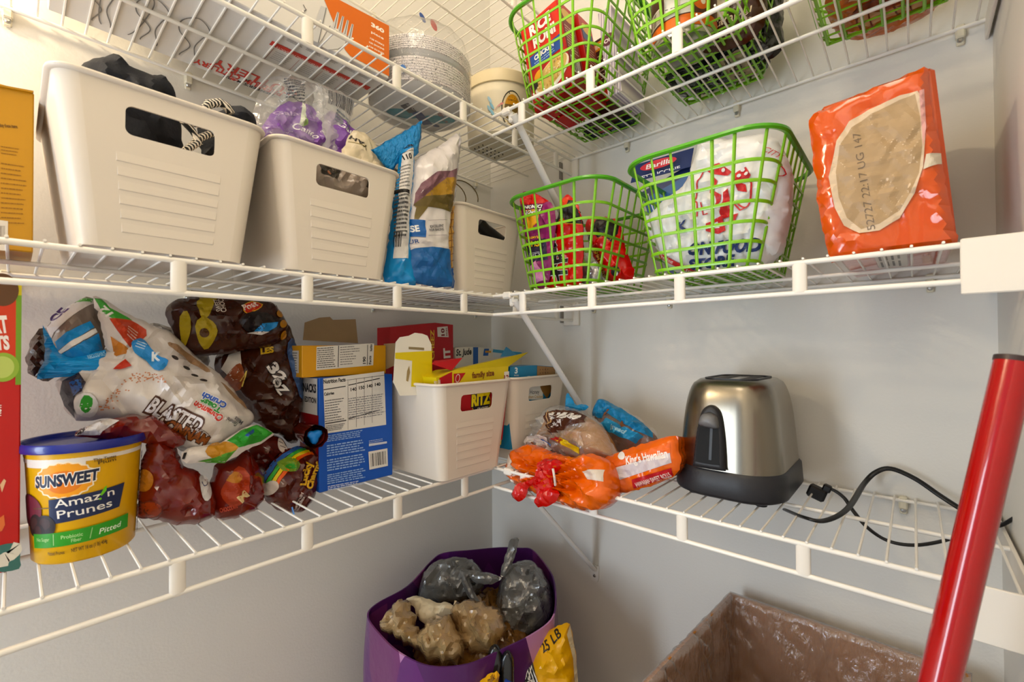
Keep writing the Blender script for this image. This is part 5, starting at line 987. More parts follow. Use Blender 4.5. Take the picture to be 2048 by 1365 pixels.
build('rolled_top', q, UMB, r, True); build('blue_lining', MB().rings([[tuple(ax0.lerp(ax1, t)+(e1*math.cos(a)+e2*math.sin(a))*(.0105*k+.003*math.sin(3*a))) for a in np.linspace(0, 2*PI, 16)[:-1]] for t, k in ((.5, .8), (.93, 1), (.96, .6))]), mat('bright_blue_film', '#1f78c8', rough=.25, bump=.5, bscale=60), r, True, label='bright blue inside of the rolled end')
PL = ((-0.6600, -0.1300, 0.8700), (0.0000, -0.9950, 0.0995))
P_ = Puff(PL, [(-0.0597, -0.0355), (-0.0339, -0.0169), (-0.0002, -0.022), (0.0153, -0.0485), (0.0021, -0.0716), (-0.0222, -0.0833), (-0.0519, -0.069)], .03, .03, amp=.007, freq=14, seed=51)
r = pack('cereal_bag', P_, UMB, 'dark brown cereal bag wedged under the green snack bag', 'bag')
pr = Print(P_.map, .004, off=.001); pr.ell(*(-0.0056, -0.0364), .006, .012, '#c8bcb4', -.2); pr.line([(-0.0077, -0.0293), (-0.0022, -0.0336)], .001, '#2a1a14'); pr.line([(-0.0079, -0.036), (-0.0025, -0.0403)], .001, '#2a1a14'); pr.build(r)
PL = ((-0.7300, -0.2050, 0.8850), (-0.0891, -0.8909, 0.4454))
P_ = Puff(PL, [(-0.0817, -0.0291), (-0.0601, -0.0234), (-0.0365, -0.0227), (-0.0117, -0.0083), (0.0112, -0.0019), (0.0341, -0.0193), (0.0149, -0.0322), (-0.0067, -0.0394), (-0.0294, -0.0502), (-0.0529, -0.0481), (-0.077, -0.0458)], .010, .016, amp=.004, freq=18, seed=52)
r = pack('snack_bag', P_, WB, 'white and green snack bag with a golden crisp, under the white cereal bag', 'bag')
pr = Print(P_.map, .004, off=.001); pr.poly([(-0.0292, -0.0231), (-0.0105, -0.01), (0.0111, -0.0035), (0.0327, -0.0191), (0.0138, -0.0305), (-0.016, -0.0364)], '#2a8a26'); pr.poly([(-0.0091, -0.0224), (0.0007, -0.0146), (0.0057, -0.0106), (0.0043, -0.0182), (-0.0055, -0.026)], '#1c3f86'); pr.poly([(-0.0562, -0.0355), (-0.0454, -0.0214), (-0.0317, -0.0235), (-0.0166, -0.0363), (-0.029, -0.0445), (-0.047, -0.0456)], '#b07a1c', True); pr.poly([(-0.0642, -0.046), (-0.044, -0.0447), (-0.0194, -0.0395), (-0.0326, -0.0525)], '#4a8a2a'); pr.line([(-0.0775, -0.0319), (-0.08, -0.0397)], .003, '#1c1c1c'); pr.build(r)
PL = ((-0.8450, -0.2000, 0.8900), (-0.0925, -0.9245, 0.3698))
P_ = Puff(PL, [(-0.0708, 0.0048), (-0.0577, 0.0168), (-0.0407, 0.0225), (-0.0065, 0.0239), (0.0168, 0.0109), (0.0387, -0.0162), (0.0264, -0.0245), (0.0005, -0.0158), (-0.0289, -0.0062)], .014, .025, amp=.005, freq=16, seed=53)
r = pack('cereal_bag', P_, RB, 'red and white bag squashed between the prune tub and the white cereal bag', 'bag')
pr = Print(P_.map, .004, off=.001); pr.poly([(-0.0699, 0.0047), (-0.0577, 0.0162), (-0.0403, 0.0211), (-0.0298, 0.0146), (-0.0453, 0.0037), (-0.0476, 0.0003)], '#cdc6c2'); pr.poly([(-0.0691, 0.0046), (-0.0604, 0.0146), (-0.0621, 0.0048)], '#241c1c'); pr.build(r)
# clear grey liner behind
PL = ((-0.7400, -0.0900, 0.9900), (0.0000, -1.0000, 0.0000))
P_ = Puff(PL, [(-0.0929, 0.0378), (-0.081, 0.0495), (-0.0593, 0.0386), (-0.0333, 0.0152), (-0.0093, -0.0053), (-0.023, -0.0253), (-0.0624, 0.0074), (-0.0869, 0.0152)], .012, .012, amp=.005, freq=20, seed=54)
r = pack('cereal_bag', P_, film('silver_grey_film', '#a8a098', metal=.3, bump=.6), 'silvery grey bag with small print between the white and the brown cereal bags', 'bag')
pr = Print(P_.map, .004, off=.0008); pr.lines([(-0.0833, 0.0152), (-0.0561, 0.0035), (-0.0549, 0.0293), (-0.0798, 0.0419)], 9, '#4a4644', .4, 4); pr.build(r)

# blue snack-mix carton and yellow carton lying on it
BLUC = mat('blue_card', '#1450b0', rough=.38)
r = thing('snack_carton', 'blue snack carton with a large nutrition table standing on the lower shelf', 'carton', (-.55, -.165, TL))
carton(r, (-.621, -.2045, TL), (-.4785, -.128, TL+.193), BLUC)
PL = ((-0.6210, -0.2045, 0.7550), (0.0000, -1.0000, 0.0000))
pr = Print(plane_map(PL)); pr.quad([(0.0066, 0.1918), (0.1239, 0.1992), (0.128, 0.0978), (0.01, 0.0984)], '#dcd8d2')
pr.text('Nutrition Facts', (0.0074, 0.1833), (0.0469, 0.1851), 0.0067, '#1c1c20', .04); pr.line([(0.0074, 0.1731), (0.0469, 0.1763)], .0016, '#1c1c20'); pr.text('Calories', (0.0083, 0.1629), (0.0259, 0.164), 0.0051, '#1c1c20', .04)
for k, (x, t) in enumerate(((701, '140'), (720, '150'), (739, '140'), (757, '140'))):
    pr.text(t, ((0.0563, 0.1668)[0]+k*0.0160, (0.0563, 0.1668)[1]+k*0.0019), ((0.0678, 0.1672)[0]+k*0.0160, (0.0678, 0.1672)[1]+k*0.0019), 0.0059, '#1c1c20', .03)
    x0 = (0.0512, 0.8652)[0]+k*0.0157; pr.rect(x0-.0003, (0.0506, 0.0994)[1]+k*.002, x0+.0003, (0.0506, 0.1857)[1]+k*.002, '#3a3a40')
    y0 = (0.0506, 0.1769)[1]+k*.0022; pr.quad([(x0+.001, y0), (x0+.016, y0+.002), (x0+.016, y0+.0036), (x0+.001, y0+.0016)], '#1c1c20')
    y0 = (0.0506, 0.1179)[1]+k*.0022; pr.quad([(x0+.001, y0), (x0+.016, y0+.002), (x0+.016, y0+.0036), (x0+.001, y0+.0016)], '#1c1c20')
pr.line([(0.01, 0.1153), (0.0478, 0.1164)], .0016, '#1c1c20'); pr.line([(0.0478, 0.1868), (0.1239, 0.1916)], .0006, '#1c1c20'); pr.lines([(0.0092, 0.1171), (0.0459, 0.1176), (0.046, 0.1579), (0.0092, 0.156)], 9, '#55555c', .3, 1, .5); pr.lines([(0.0525, 0.115), (0.1259, 0.117), (0.1238, 0.1587), (0.0516, 0.1557)], 10, '#77777e', .3, 2, .1); pr.lines([(0.0109, 0.1016), (0.0459, 0.1018), (0.0459, 0.1123), (0.0109, 0.1126)], 4, '#55555c', .4, 6)
for k, q_ in enumerate(([(0.0126, 0.0836), (0.0864, 0.0825), (0.0864, 0.0961), (0.0126, 0.0954)], [(0.0126, 0.0581), (0.0863, 0.0561), (0.0864, 0.0788), (0.0126, 0.0793)], [(0.0135, 0.0334), (0.0873, 0.0305), (0.0873, 0.0532), (0.0126, 0.0547)], [(0.0135, 0.0114), (0.0873, 0.0069), (0.0873, 0.0269), (0.0135, 0.0291)])): pr.lines(q_, 5-(k == 0)*1, '#8fb0e0', .5, k, .2)
pr.lines([(0.0143, 0.001), (0.0863, -0.0038), (0.0863, 0.0053), (0.0143, 0.0095)], 3, '#c8d4ec', .5, 8); pr.quad([(0.0904, 0.0536), (0.13, 0.0531), (0.1311, 0.0199), (0.0923, 0.0204)], '#dcd8d2'); pr.bars([(0.0954, 0.0252), (0.1278, 0.0243), (0.1268, 0.049), (0.0944, 0.0492)], 26, '#1c1c20', 3); pr.quad([(0.0914, 0.0634), (0.129, 0.0627), (0.129, 0.0665), (0.0914, 0.068)], '#c8ccd8'); pr.lines([(0.0914, 0.068), (0.1279, 0.0686), (0.1279, 0.0742), (0.0914, 0.0744)], 2, '#a8bce0', .4); pr.build(r)
PL = ((-0.6210, -0.2045, 0.7550), (-1.0000, 0.0000, 0.0000))
pr = Print(plane_map(PL)); pr.rect(-.074, .13, -.006, .192, '#d0ccc8'); pr.text('SNACKS', (-.068, .168), (-.010, .168), .014, '#1c1a1c', .05); pr.text('EDITION', (-.055, .15), (-.010, .15), .009, '#1c1a1c', .04); pr.rect(-.074, .05, -.002, .13, '#8a1418'); pr.text('bits', (-.055, .10), (-.030, .10), .014, '#e0d0c8', .03); pr.ell(-.03, .075, .02, .018, '#6a4420'); pr.ell(-.012, .09, .008, .014, '#4a2a1c'); pr.build(r, 'side_print')
YC = mat('golden_card', '#d2960c', rough=.4)
r = thing('granola_carton', 'golden yellow carton lying on its side on top of the blue carton', 'carton', (-.56, -.15, TL+.1935))
mb = MB().box((-.562, -.150, TL+.1935+.0275), (.160, .075, .054), bev=.001); build('carton_body', mb, YC, r, 30)
PL = ((-0.6420, -0.1875, 0.9485), (0.0000, -1.0000, 0.0000))
pr = Print(plane_map(PL)); pr.quad([(0.0234, 0.0123), (0.132, 0.0171), (0.1341, 0.0587), (0.0242, 0.0525)], '#dcd6cc'); pr.lines([(0.0251, 0.0148), (0.059, 0.0161), (0.0591, 0.0533), (0.0251, 0.0508)], 10, '#55504c', .45, 1, .15); pr.line([(0.0627, 0.0159), (0.0637, 0.0541)], .0014, '#1c1c1c'); pr.lines([(0.0665, 0.0185), (0.1052, 0.0198), (0.1053, 0.0559), (0.0665, 0.0532)], 8, '#77726e', .35, 2, .4); pr.line([(0.1195, 0.0184), (0.1205, 0.0559)], .0012, '#1c1c1c'); pr.text('Nutrition', (0.1299, 0.0436), (0.1299, 0.0568), 0.0050, '#1c1c1c', .03); pr.text('Facts', (0.1278, 0.0191), (0.1278, 0.0351), 0.0050, '#1c1c1c', .03); pr.text('190', (0.1164, 0.0204), (0.1164, 0.0335), 0.0059, '#1c1c1c', .03); pr.build(r)
PL = ((-0.6420, -0.1875, 0.9485), (-1.0000, 0.0000, 0.0000))
pr = Print(plane_map(PL)); pr.rect(-.06, .008, -.012, .046, '#d8d0c4'); pr.lines([(-.058, .01), (-.014, .01), (-.014, .044), (-.058, .044)], 8, '#55504c', .4, 3); pr.build(r, 'side_print')
q = MB()
prism(q, ((-.482, -.18, TL+.225), (-.5, -1, 0)), [(0, -.026), (.030, -.012), (.034, .028), (0, .026)], .0012)
build('end_flap', q, KRAFT, r)
# contents of the front cracker bin
CYEL = mat('lemon_card', '#d8c010', rough=.4); CRED = mat('cracker_red_card', '#b0141c', rough=.4); WCARD = mat('white_card', '#e2dccf', rough=.5)
PL = ((-0.3710, -0.3090, 0.9300), (0.0000, -1.0000, 0.0000))
r = thing('cracker_box', 'opened yellow and red family size cracker box in the front white bin', 'box', (-.36, -.26, TL+.006))
prism(q := MB(), PL, [(-0.0571, -0.1246), (-0.0855, 0.0142), (-0.0468, 0.025), (0.1083, 0.0278), (0.0839, -0.1344)], .05); build('carton_body', q, CYEL, r, 30)
pr = Print(plane_map(PL)); pr.quad([(-0.0558, -0.1111), (-0.0787, 0.0129), (-0.048, 0.0232), (-0.0486, -0.1123)], '#b0141c'); pr.quad([(-0.0474, -0.1125), (-0.0469, 0.0008), (0.1081, -0.0009), (0.0871, -0.1245)], '#b0141c'); pr.poly([(-0.0443, 0.0193), (-0.0142, 0.0198), (-0.0321, 0.0008), (-0.0432, 0.0006)], '#b0141c'); pr.ell(*(-0.0345, 0.0104), .0055, .008, '#e0d8c8', -.3); pr.ell(*(-0.0345, 0.0104), .0042, .0065, '#b0141c', -.3)
pr.text('family size', (0.0027, 0.0083), (0.0641, 0.0109), 0.0117, '#7a3a10', .03); pr.quad([(0.0925, -0.0083), (0.108, -0.0083), (0.1098, 0.0171), (0.0942, 0.0167)], '#e4dcd2'); pr.text('12', (0.0941, -0.0011), (0.1081, -0.0009), 0.0107, '#8a1a1c', .03); pr.text('PACKS', (0.094, -0.0063), (0.1081, -0.0062), 0.0029, '#8a1a1c'); pr.text('easy', (-0.0856, -0.0002), (-0.0856, 0.0088), 0.0078, '#e8d8d0', .03); pr.text('crackers', (-0.0765, -0.0027), (-0.0764, 0.01), 0.0078, '#e8d8d0', .03)
pr.ell(*(0.0267, -0.0417), .026, .024, '#d8c010'); pr.ell(*(0.0267, -0.0417), .0245, .0225, '#1c1a30'); pr.text('RITZ', (-0.0003, -0.0458), (0.0535, -0.0443), 0.0214, '#e8d418', .06, .1, out='#1c1a30'); pr.text('CRACKERS', (0.0157, -0.0563), (0.0463, -0.0557), 0.0058, '#e8e0d0', .03); pr.build(r)
O_ = Vector(PL[0])
q = MB(); a, b, c, d = [Vector(p) for p in ((-0.4169, -0.3080, 0.9550), (-0.2616, -0.3080, 0.9577), (-0.1727, -0.2880, 0.9862), (-0.3977, -0.2900, 0.9574))]
nrm = (b-a).cross(d-a).normalized(); q.add([a, b, c, d, a-nrm*.001, b-nrm*.001, c-nrm*.001, d-nrm*.001], [(0, 1, 2, 3), (7, 6, 5, 4), (0, 4, 5, 1), (1, 5, 6, 2), (2, 6, 7, 3), (3, 7, 4, 0)])
o = build('top_flap', q, mat('olive_yellow_card', '#b8a410', rough=.4), r)
ea, eb = (b-a), (d-a); pr = Print(lambda pts, off: [a+ea*u+eb*v+nrm*off for u, v in pts]); pr.text('family size', (.32, .38), (.78, .38), .30, '#7a5a10', .03); pr.quad([(.86, .1), (.98, .1), (.98, .8), (.86, .8)], '#c8b090'); pr.text('12', (.88, .3), (.97, .3), .3, '#8a5a2c', .03); pr.build(o)
q = MB(); a2, b2, c2, d2 = [Vector(p) for p in ((-0.4647, -0.3080, 0.9696), (-0.4181, -0.3080, 0.9560), (-0.3713, -0.2850, 0.9779), (-0.4420, -0.2850, 0.9739))]
n2 = (b2-a2).cross(d2-a2).normalized(); q.add([a2, b2, c2, d2]+[p-n2*.001 for p in (a2, b2, c2, d2)], [(0, 1, 2, 3), (7, 6, 5, 4), (0, 4, 5, 1), (1, 5, 6, 2), (2, 6, 7, 3), (3, 7, 4, 0)]); build('side_flap', q, CRED, r)
PL = ((-0.4600, -0.2680, 0.9300), (-0.1483, -0.9889, 0.0000))
r = thing('cracker_box', 'tall open white and yellow carton panel at the left of the front cracker bin', 'box', (-.44, -.25, TL+.006))
prism(q := MB(), PL, [(-0.0411, -0.0177), (-0.0535, 0.0072), (-0.0486, 0.0784), (-0.0409, 0.0874), (-0.0232, 0.0903), (-0.0111, 0.0959), (0.0042, 0.0943), (0.0147, 0.0907), (0.0231, 0.0738), (0.0239, -0.0018), (0.0217, -0.0205)], .0016); build('card_panel', q, WCARD, r)
pr = Print(plane_map(PL)); pr.poly([(-0.0505, 0.0596), (0.0241, 0.0624), (0.0239, -0.0037), (-0.0195, -0.0029), (-0.0173, 0.0445), (-0.0505, 0.0489)], '#d8c010'); pr.quad([(-0.0242, 0.0702), (0.0073, 0.0682), (0.0073, 0.0635), (-0.0243, 0.0657)], '#8a7a58'); pr.poly([(-0.0293, 0.0086), (-0.0273, 0.0266), (-0.0233, 0.0356), (-0.0214, 0.0237), (-0.0254, 0.0066)], '#9a8458'); pr.build(r)
PL = ((-0.4000, -0.1200, 0.9500), (0.0000, -1.0000, 0.0000))
r = thing('cracker_box', 'large red cracker carton marked 10 packs at the back of the front bin', 'box', (-.40, -.10, TL+.006))
prism(q := MB(), PL, [(-0.0298, -0.1469), (-0.0293, 0.092), (0.0912, 0.1059), (0.1459, 0.103), (0.1478, -0.163)], .05); build('carton_body', q, CRED, r, 30)
pr = Print(plane_map(PL)); pr.quad([(0.0984, 0.0733), (0.1317, 0.0725), (0.1287, 0.0988), (0.097, 0.0955)], '#e0d8d0'); pr.text('10', (0.1194, 0.076), (0.118, 0.0938), 0.0098, '#7a1418', .04); pr.text('PACKS', (0.1286, 0.0761), (0.1272, 0.0952), 0.0044, '#7a1418', .03); pr.text('IT', (0.1362, 0.0233), (0.1347, 0.0474), 0.0196, '#e8e0d8', .05); pr.text('CHEEZ', (0.0879, 0.0198), (0.0882, 0.0895), 0.0109, '#e8c040', .03); pr.build(r)
q = MB(); prism(q, ((-.46, -.10, TL+.21), (0, -1, .2)), [(-0.1389, 0.0499), (-0.1327, 0.0842), (-0.1042, 0.0949), (-0.0821, 0.0976), (-0.0764, 0.0917), (-0.0268, 0.0952), (-0.027, 0.044)], .0014); o = build('open_flap', q, KRAFT, r)
# contents of the second cracker bin
PL = ((-0.1700, -0.3030, 0.9300), (0.0000, -1.0000, 0.0000))
r = thing('graham_box', 'light blue graham cracker box with cracker picture in the corner white bin', 'box', (-.16, -.26, TL+.006))
HB = mat('graham_blue_card', '#1f7fae', rough=.4)
prism(q := MB(), PL, [(-0.0859, -0.1511), (-0.0813, 0.025), (0.0077, 0.0262), (0.0809, 0.02), (0.0749, -0.1672)], .045); build('carton_body', q, HB, r, 30)
pr = Print(plane_map(PL)); pr.text('3', (-0.0669, 0.0114), (-0.057, 0.011), 0.0126, '#e8eef2', .04); pr.text('PACKS', (-0.0685, 0.005), (-0.0537, 0.0042), 0.0034, '#e8eef2'); pr.ell(*(-0.0194, -0.0032), .013, .006, '#d0e0ea'); pr.ell(*(-0.0194, -0.0032), .012, .005, '#1f5f9e')
pr.quad([(0.0093, -0.0072), (0.0114, 0.0249), (0.0809, 0.0188), (0.0806, -0.0114)], '#9a7444')
for i in range(3):
    for j in range(4): pr.ell((0.0224, 0.0153)[0]+.0095*j, (0.0224, 0.0153)[1]-.008*i, .0016, .0016, '#5a3a1c', n=8)
pr.line([(0.0434, 0.0226), (0.0431, -0.0092)], .001, '#6a4824'); pr.quad([(-0.0286, -0.0496), (-0.0248, -0.0186), (0.0315, -0.0225), (0.0312, -0.0551)], '#dcdad4'); pr.text('Honey', (-0.0162, -0.0384), (0.0182, -0.0401), 0.0103, '#5a5a58'); pr.text('Graham Crackers', (-0.032, -0.046), (0.0331, -0.0506), 0.0069, '#c09a58'); pr.poly([(0.0221, -0.0218), (0.0684, -0.025), (0.0681, -0.0561), (0.0446, -0.0516)], '#8a6430', True); pr.quad([(0.0445, -0.0564), (0.0603, -0.04), (0.0722, -0.0409), (0.072, -0.0589)], '#1f5f7e'); pr.build(r)
q = MB(); prism(q, ((-.17, -.262, .955), (.3, -1, .5)), [(-0.0813, 0.025), (-0.0312, 0.0488), (0.0096, 0.0262)], .0012); build('top_flap', q, HB, r)
PL = ((-0.2400, -0.1200, 0.9500), (0.0000, -1.0000, 0.0000))
r = thing('snack_carton', 'blue and white carton with a handwritten label at the back of the corner bin', 'carton', (-.25, -.10, TL+.006))
prism(q := MB(), PL, [(-0.0075, -0.1758), (-0.0064, 0.0473), (0.05, 0.0494), (0.1708, 0.0408), (0.2777, 0.0311), (0.2709, -0.2199)], .04); build('carton_body', q, WCARD, r, 30)
pr = Print(plane_map(PL)); pr.text('St. Jude', (-0.0049, 0.0278), (0.0465, 0.0306), 0.0159, '#1c1a1c', .03, .2); pr.quad([(0.0515, 0.0039), (0.0517, 0.0482), (0.0692, 0.0481), (0.0689, 0.0034)], '#1f5aa8'); pr.quad([(0.0869, 0.026), (0.0907, 0.0441), (0.1091, 0.044), (0.1052, 0.0257)], '#1f5aa8'); pr.quad([(0.0943, 0.0337), (0.0943, 0.0389), (0.1165, 0.0386), (0.1165, 0.0334)], '#d89a2c'); pr.quad([(0.122, 0.0214), (0.1241, 0.0438), (0.2731, 0.0311), (0.2729, 0.008)], '#d8dce0'); pr.quad([(0.1221, 0.0346), (0.1241, 0.0425), (0.2552, 0.0314), (0.2551, 0.0228)], '#3f9ac8'); pr.build(r)

# ---------------------------------------------------------------- lower right shelf: bread, toaster
ORB = film('orange_bread_film', '#e0641c', rough=.2, bump=.5, bscale=24, var=.06, coat=.4)
PL = ((-0.2620, -0.6100, 0.7900), (-0.9917, -0.0496, 0.1190))
P_ = Puff(PL, [(-0.0788, 0), (-0.0417, 0.0255), (0.011, 0.0501), (0.0535, 0.0651), (0.0589, 0.0437), (0.0584, 0.0085), (0.0096, -0.024), (-0.0475, -0.0474), (-0.0694, -0.0654)], .014, .13, R=.03, amp=.003, freq=14, seed=61)
r = pack('bread_pack', P_, ORB, 'orange pack of sweet rolls tied at the front, lying on the lower right shelf', 'bread', 'bag_film')
pr = Print(P_.map, .004, off=.001); pr.quad([(-0.0609, -0.0074), (0.0487, 0.0383), (0.0516, 0.023), (-0.0597, -0.0312)], '#c8bcc0'); pr.quad([(-0.0545, -0.0021), (-0.0504, 0.0114), (0.0482, 0.0541), (0.0495, 0.0384)], '#e0641c'); pr.text("King's Hawaiian", (-0.0225, 0.0089), (0.0466, 0.0309), 0.0134, '#f0e6de', .03, .15); pr.quad([(-0.0119, -0.0305), (-0.0126, -0.0143), (0.0519, 0.0152), (0.0523, 0.002)], '#b01420'); pr.text('HAWAIIAN SWEET ROLLS', (-0.005, -0.026), (0.0507, 0.0009), 0.0075, '#ecd8d0', .02); pr.ell(*(-0.0341, 0.0215), .008, .006, '#e8e2da', -.3); pr.build(r)
PL = ((-0.2850, -0.4600, 0.7850), (-0.9349, 0.1968, 0.2952))
f1 = Puff(PL, [(-0.1511, -0.0389), (-0.1441, -0.007), (-0.095, 0.0164), (-0.0357, 0.0142), (0.0223, 0.014), (0.0681, 0.0281), (0.1086, 0.0217), (0.1263, -0.023), (0.1174, -0.0468), (0.0821, -0.0649), (0.0319, -0.0689), (-0.0282, -0.069), (-0.0926, -0.0701), (-0.1379, -0.0629)], .022, .05, R=.025, amp=.0035, freq=10, seed=62, pleat=[(*(-0.0098, -0.0303), 10, .020, .17)])
o = build('gathered_end', f1.mb, ORB, r, 32)
pr = Print(f1.map, .004, off=.001); pr.poly([(-0.1422, -0.0297), (-0.1381, -0.0132), (-0.0924, -0.0444), (-0.1058, -0.0525)], '#d8c8b8'); pr.poly([(0.0814, -0.0034), (0.114, 0.0088), (0.1187, -0.0097), (0.0887, -0.0135)], '#d8c8b8'); pr.build(o)
REDT = film('red_tie_film', '#c01410', rough=.16, bump=.7, bscale=34, coat=.5)
f2 = Puff(((PL[0][0]-.022, PL[0][1]+.003, PL[0][2]+.006), PL[1]), [(-0.034, -0.0085), (0.0026, 0.0046), (0.0274, -0.003), (0.0081, -0.0262), (0.0183, -0.0417), (0.0341, -0.0509), (0.0185, -0.0761), (-0.0199, -0.085), (-0.0188, -0.0628), (-0.0471, -0.057), (-0.0531, -0.083), (-0.0774, -0.0933), (-0.0879, -0.0826), (-0.0752, -0.0561), (-0.0312, -0.0343)], .014, .014, amp=.005, freq=22, seed=63, pleat=[(*(-0.0098, -0.0303), 7, .010, .08)])
build('gathered_tail', f2.mb, REDT, r, 24, label='red gathered tail of the bag')
build('twist_tie', MB().tube([(-0.3250, -0.4712, 0.7827), (-0.3290, -0.4774, 0.7697), (-0.3250, -0.4765, 0.7537)], [(.0022, .0008)]*3, 6), mat('tie_white', '#e0dcd4', rough=.5), r)
CRUST = mat('bread_crust', '#a8743c', rough=.7, bump=.3, bscale=120, var=.2, vscale=30); BCLR = clear('bread_bag_film', alpha=.14, bscale=50, bump=1)
PL = ((-0.2000, -0.4300, 0.8500), (-0.9023, 0.2506, 0.3509))
P_ = Puff(PL, [(-0.0936, -0.0645), (-0.0877, -0.0378), (-0.0704, -0.0083), (-0.0323, 0.0144), (0.0233, 0.0129), (0.0725, -0.0004), (0.1064, -0.0255), (0.1235, -0.0498), (0.0877, -0.0647), (0.0202, -0.0741), (-0.0433, -0.0767)], .030, .06, R=.05, amp=.003, freq=10, seed=64)
r = pack('bread_loaf', P_, CRUST, 'bread loaf in a clear bag with a brown label, lying on the orange bread pack', 'bread', 'loaf')
f1 = Puff(PL, [(-0.1113, -0.079), (-0.1073, -0.0477), (-0.0903, -0.0042), (-0.061, 0.0221), (0.021, 0.0188), (0.0763, 0.0041), (0.1117, -0.0227), (0.146, -0.0523), (0.097, -0.0719), (0.0118, -0.0909), (-0.0792, -0.0948)], .042, .02, R=.05, amp=.006, freq=13, seed=65, pleat=[(*(-0.0047, -0.0515), 11, .012, .12)])
build('clear_bag', f1.mb, BCLR, r, 32)
pr = Print(f1.map, .004, off=.001); pr.poly([(-0.0079, -0.0438), (-0.0443, -0.0047), (-0.0391, 0.0069), (0.0146, 0.0159), (0.0491, 0.0102), (0.0654, -0.0034), (0.006, -0.0393)], '#4a2412'); pr.text('White', (-0.0234, -0.0147), (0.048, -0.002), 0.0164, '#e8e2dc', .05, .2); pr.text('100%', (-0.0039, -0.0306), (0.0255, -0.0196), 0.0102, '#e8e2dc', .04)
for k in range(4): pr.line([(-0.0079, -0.0438), ((-0.0446, 0.004)[0]+k*.010, (-0.0446, 0.004)[1])], .0011, '#c8a070')
pr.quad([(0.0147, -0.053), (0.0229, -0.0434), (0.0766, -0.0528), (0.0739, -0.0638)], '#d8b820'); pr.quad([(0.0049, -0.0518), (0.0112, -0.0445), (0.0331, -0.0466), (0.0278, -0.0556)], '#a82020'); pr.poly([(-0.0959, -0.0872), (-0.0951, -0.0614), (-0.0385, -0.0492), (-0.0047, -0.0515), (-0.0015, -0.0817), (-0.0534, -0.0926)], '#c8bab0')
rnd = random.Random(3)
for k in range(34): pr.ell((-0.0742, -0.0862)[0]+rnd.uniform(-.006, .032), (-0.0742, -0.0862)[1]+rnd.uniform(-.006, .018), .0026, .0018, rnd.choice(('#6a3a22', '#8a5a3a', '#e8e0d8')), rnd.uniform(0, 3), n=7)
pr.line([(-0.021, -0.0587), (0.003, -0.0624), (0.0002, -0.0782)], .0018, '#2a4a80', smooth=True); pr.build(r)
build('blue_tail', Puff(((PL[0][0]+.03, PL[0][1]-.01, PL[0][2]+.01), PL[1]), [(-0.076, 0.0364), (-0.0555, 0.0294), (-0.0363, 0.0161), (-0.0016, 0.0181), (-0.0006, 0.0077), (-0.0539, -0.006), (-0.0665, 0.0068)], .005, .005, amp=.003, freq=26, seed=66).mb, film('bread_blue_film', '#2a8fc8', bump=.7), r, 32)
PL = ((-0.1300, -0.5000, 0.8500), (-0.8575, -0.1009, 0.5044))
P_ = Puff(PL, [(-0.056, -0.0076), (-0.0562, 0.0246), (-0.0363, 0.0331), (0.0198, 0.0084), (0.0717, -0.0244), (0.0803, -0.0436), (0.0557, -0.0648), (0.0114, -0.0698), (-0.0236, -0.0535)], .024, .04, R=.04, amp=.004, freq=12, seed=67)
r = pack('bread_loaf', P_, mat('dark_bread_crust', '#7a4a2c', rough=.7, bump=.3, bscale=120, var=.2, vscale=30), 'dark bread loaf in a blue and clear bag behind the first loaf', 'bread', 'loaf')
f1 = Puff(PL, [(-0.0603, -0.0137), (-0.0613, 0.0265), (-0.0406, 0.0374), (0.0222, 0.013), (0.0749, -0.0199), (0.0862, -0.0448), (0.0595, -0.0702), (0.0128, -0.0768), (-0.0278, -0.0594)], .032, .01, R=.04, amp=.007, freq=15, seed=68)
build('clear_bag', f1.mb, BCLR, r, 32)
pr = Print(f1.map, .004, off=.001); pr.poly([(-0.0565, -0.0054), (-0.0562, 0.0246), (-0.0387, 0.0341), (-0.0062, 0.0217), (0.0517, -0.0099), (0.0742, -0.0282), (0.0779, -0.0399), (0.054, -0.0367), (0.0176, -0.0199), (-0.0212, -0.002), (-0.0379, -0.0126)], '#1f7fb4'); pr.poly([(-0.0318, -0.0253), (-0.0153, -0.0147), (0.0266, -0.0295), (0.0629, -0.0427), (0.0496, -0.0576), (0.0183, -0.0514), (-0.0102, -0.0402)], '#2a8fc4'); pr.text('bread', (-0.0033, -0.0372), (0.0295, -0.0459), 0.0093, '#a8d4e8', .04); pr.build(r)

# toaster
TX, TY = -.128, -.724
SS = mat('brushed_steel', '#948d80', rough=.27, metal=1, bump=.06, bscale=90, stretch=(1, 1, .04), var=.06, bdist=.001); BKP = mat('black_toaster_plastic', '#26262a', rough=.45, bump=.1, bscale=300); GKN = mat('grey_knob_plastic', '#6c6c6e', rough=.4)
r = thing('toaster', 'brushed steel toaster with a black base on the lower right shelf', 'toaster', (TX, TY, TL))
H0 = TL+.004
def sec(z, l, wd, rr): return rrect(l, wd, rr, 10, H0+z, TX, TY)
build('base', MB().rings([sec(.002, .205, .150, .05), sec(.006, .222, .165, .058), sec(.010, .226, .169, .06), sec(.042, .222, .165, .06), sec(.046, .216, .158, .058)]), BKP, r, 40)
prof = []
for t in np.linspace(0, 1, 22):
    z = .044+.140*t; k = (1-t**5)**.5 if t < 1 else 0
    taper = 1-.13*t
    prof.append(sec(z, (.214*taper)*(.78+.22*k), (.157*taper)*(.74+.26*k), .056*taper*(.76+.24*k)))
build('steel_body', MB().rings(prof, cap0=False), SS, r, 60)
tz = .184
build('top_plate', MB().rings([sec(tz-.002, .125, .084, .024), sec(tz+.0025, .125, .084, .024), sec(tz+.0025, .118, .078, .022), sec(tz-.004, .112, .074, .02)], cap0=False), BKP, r, 40)
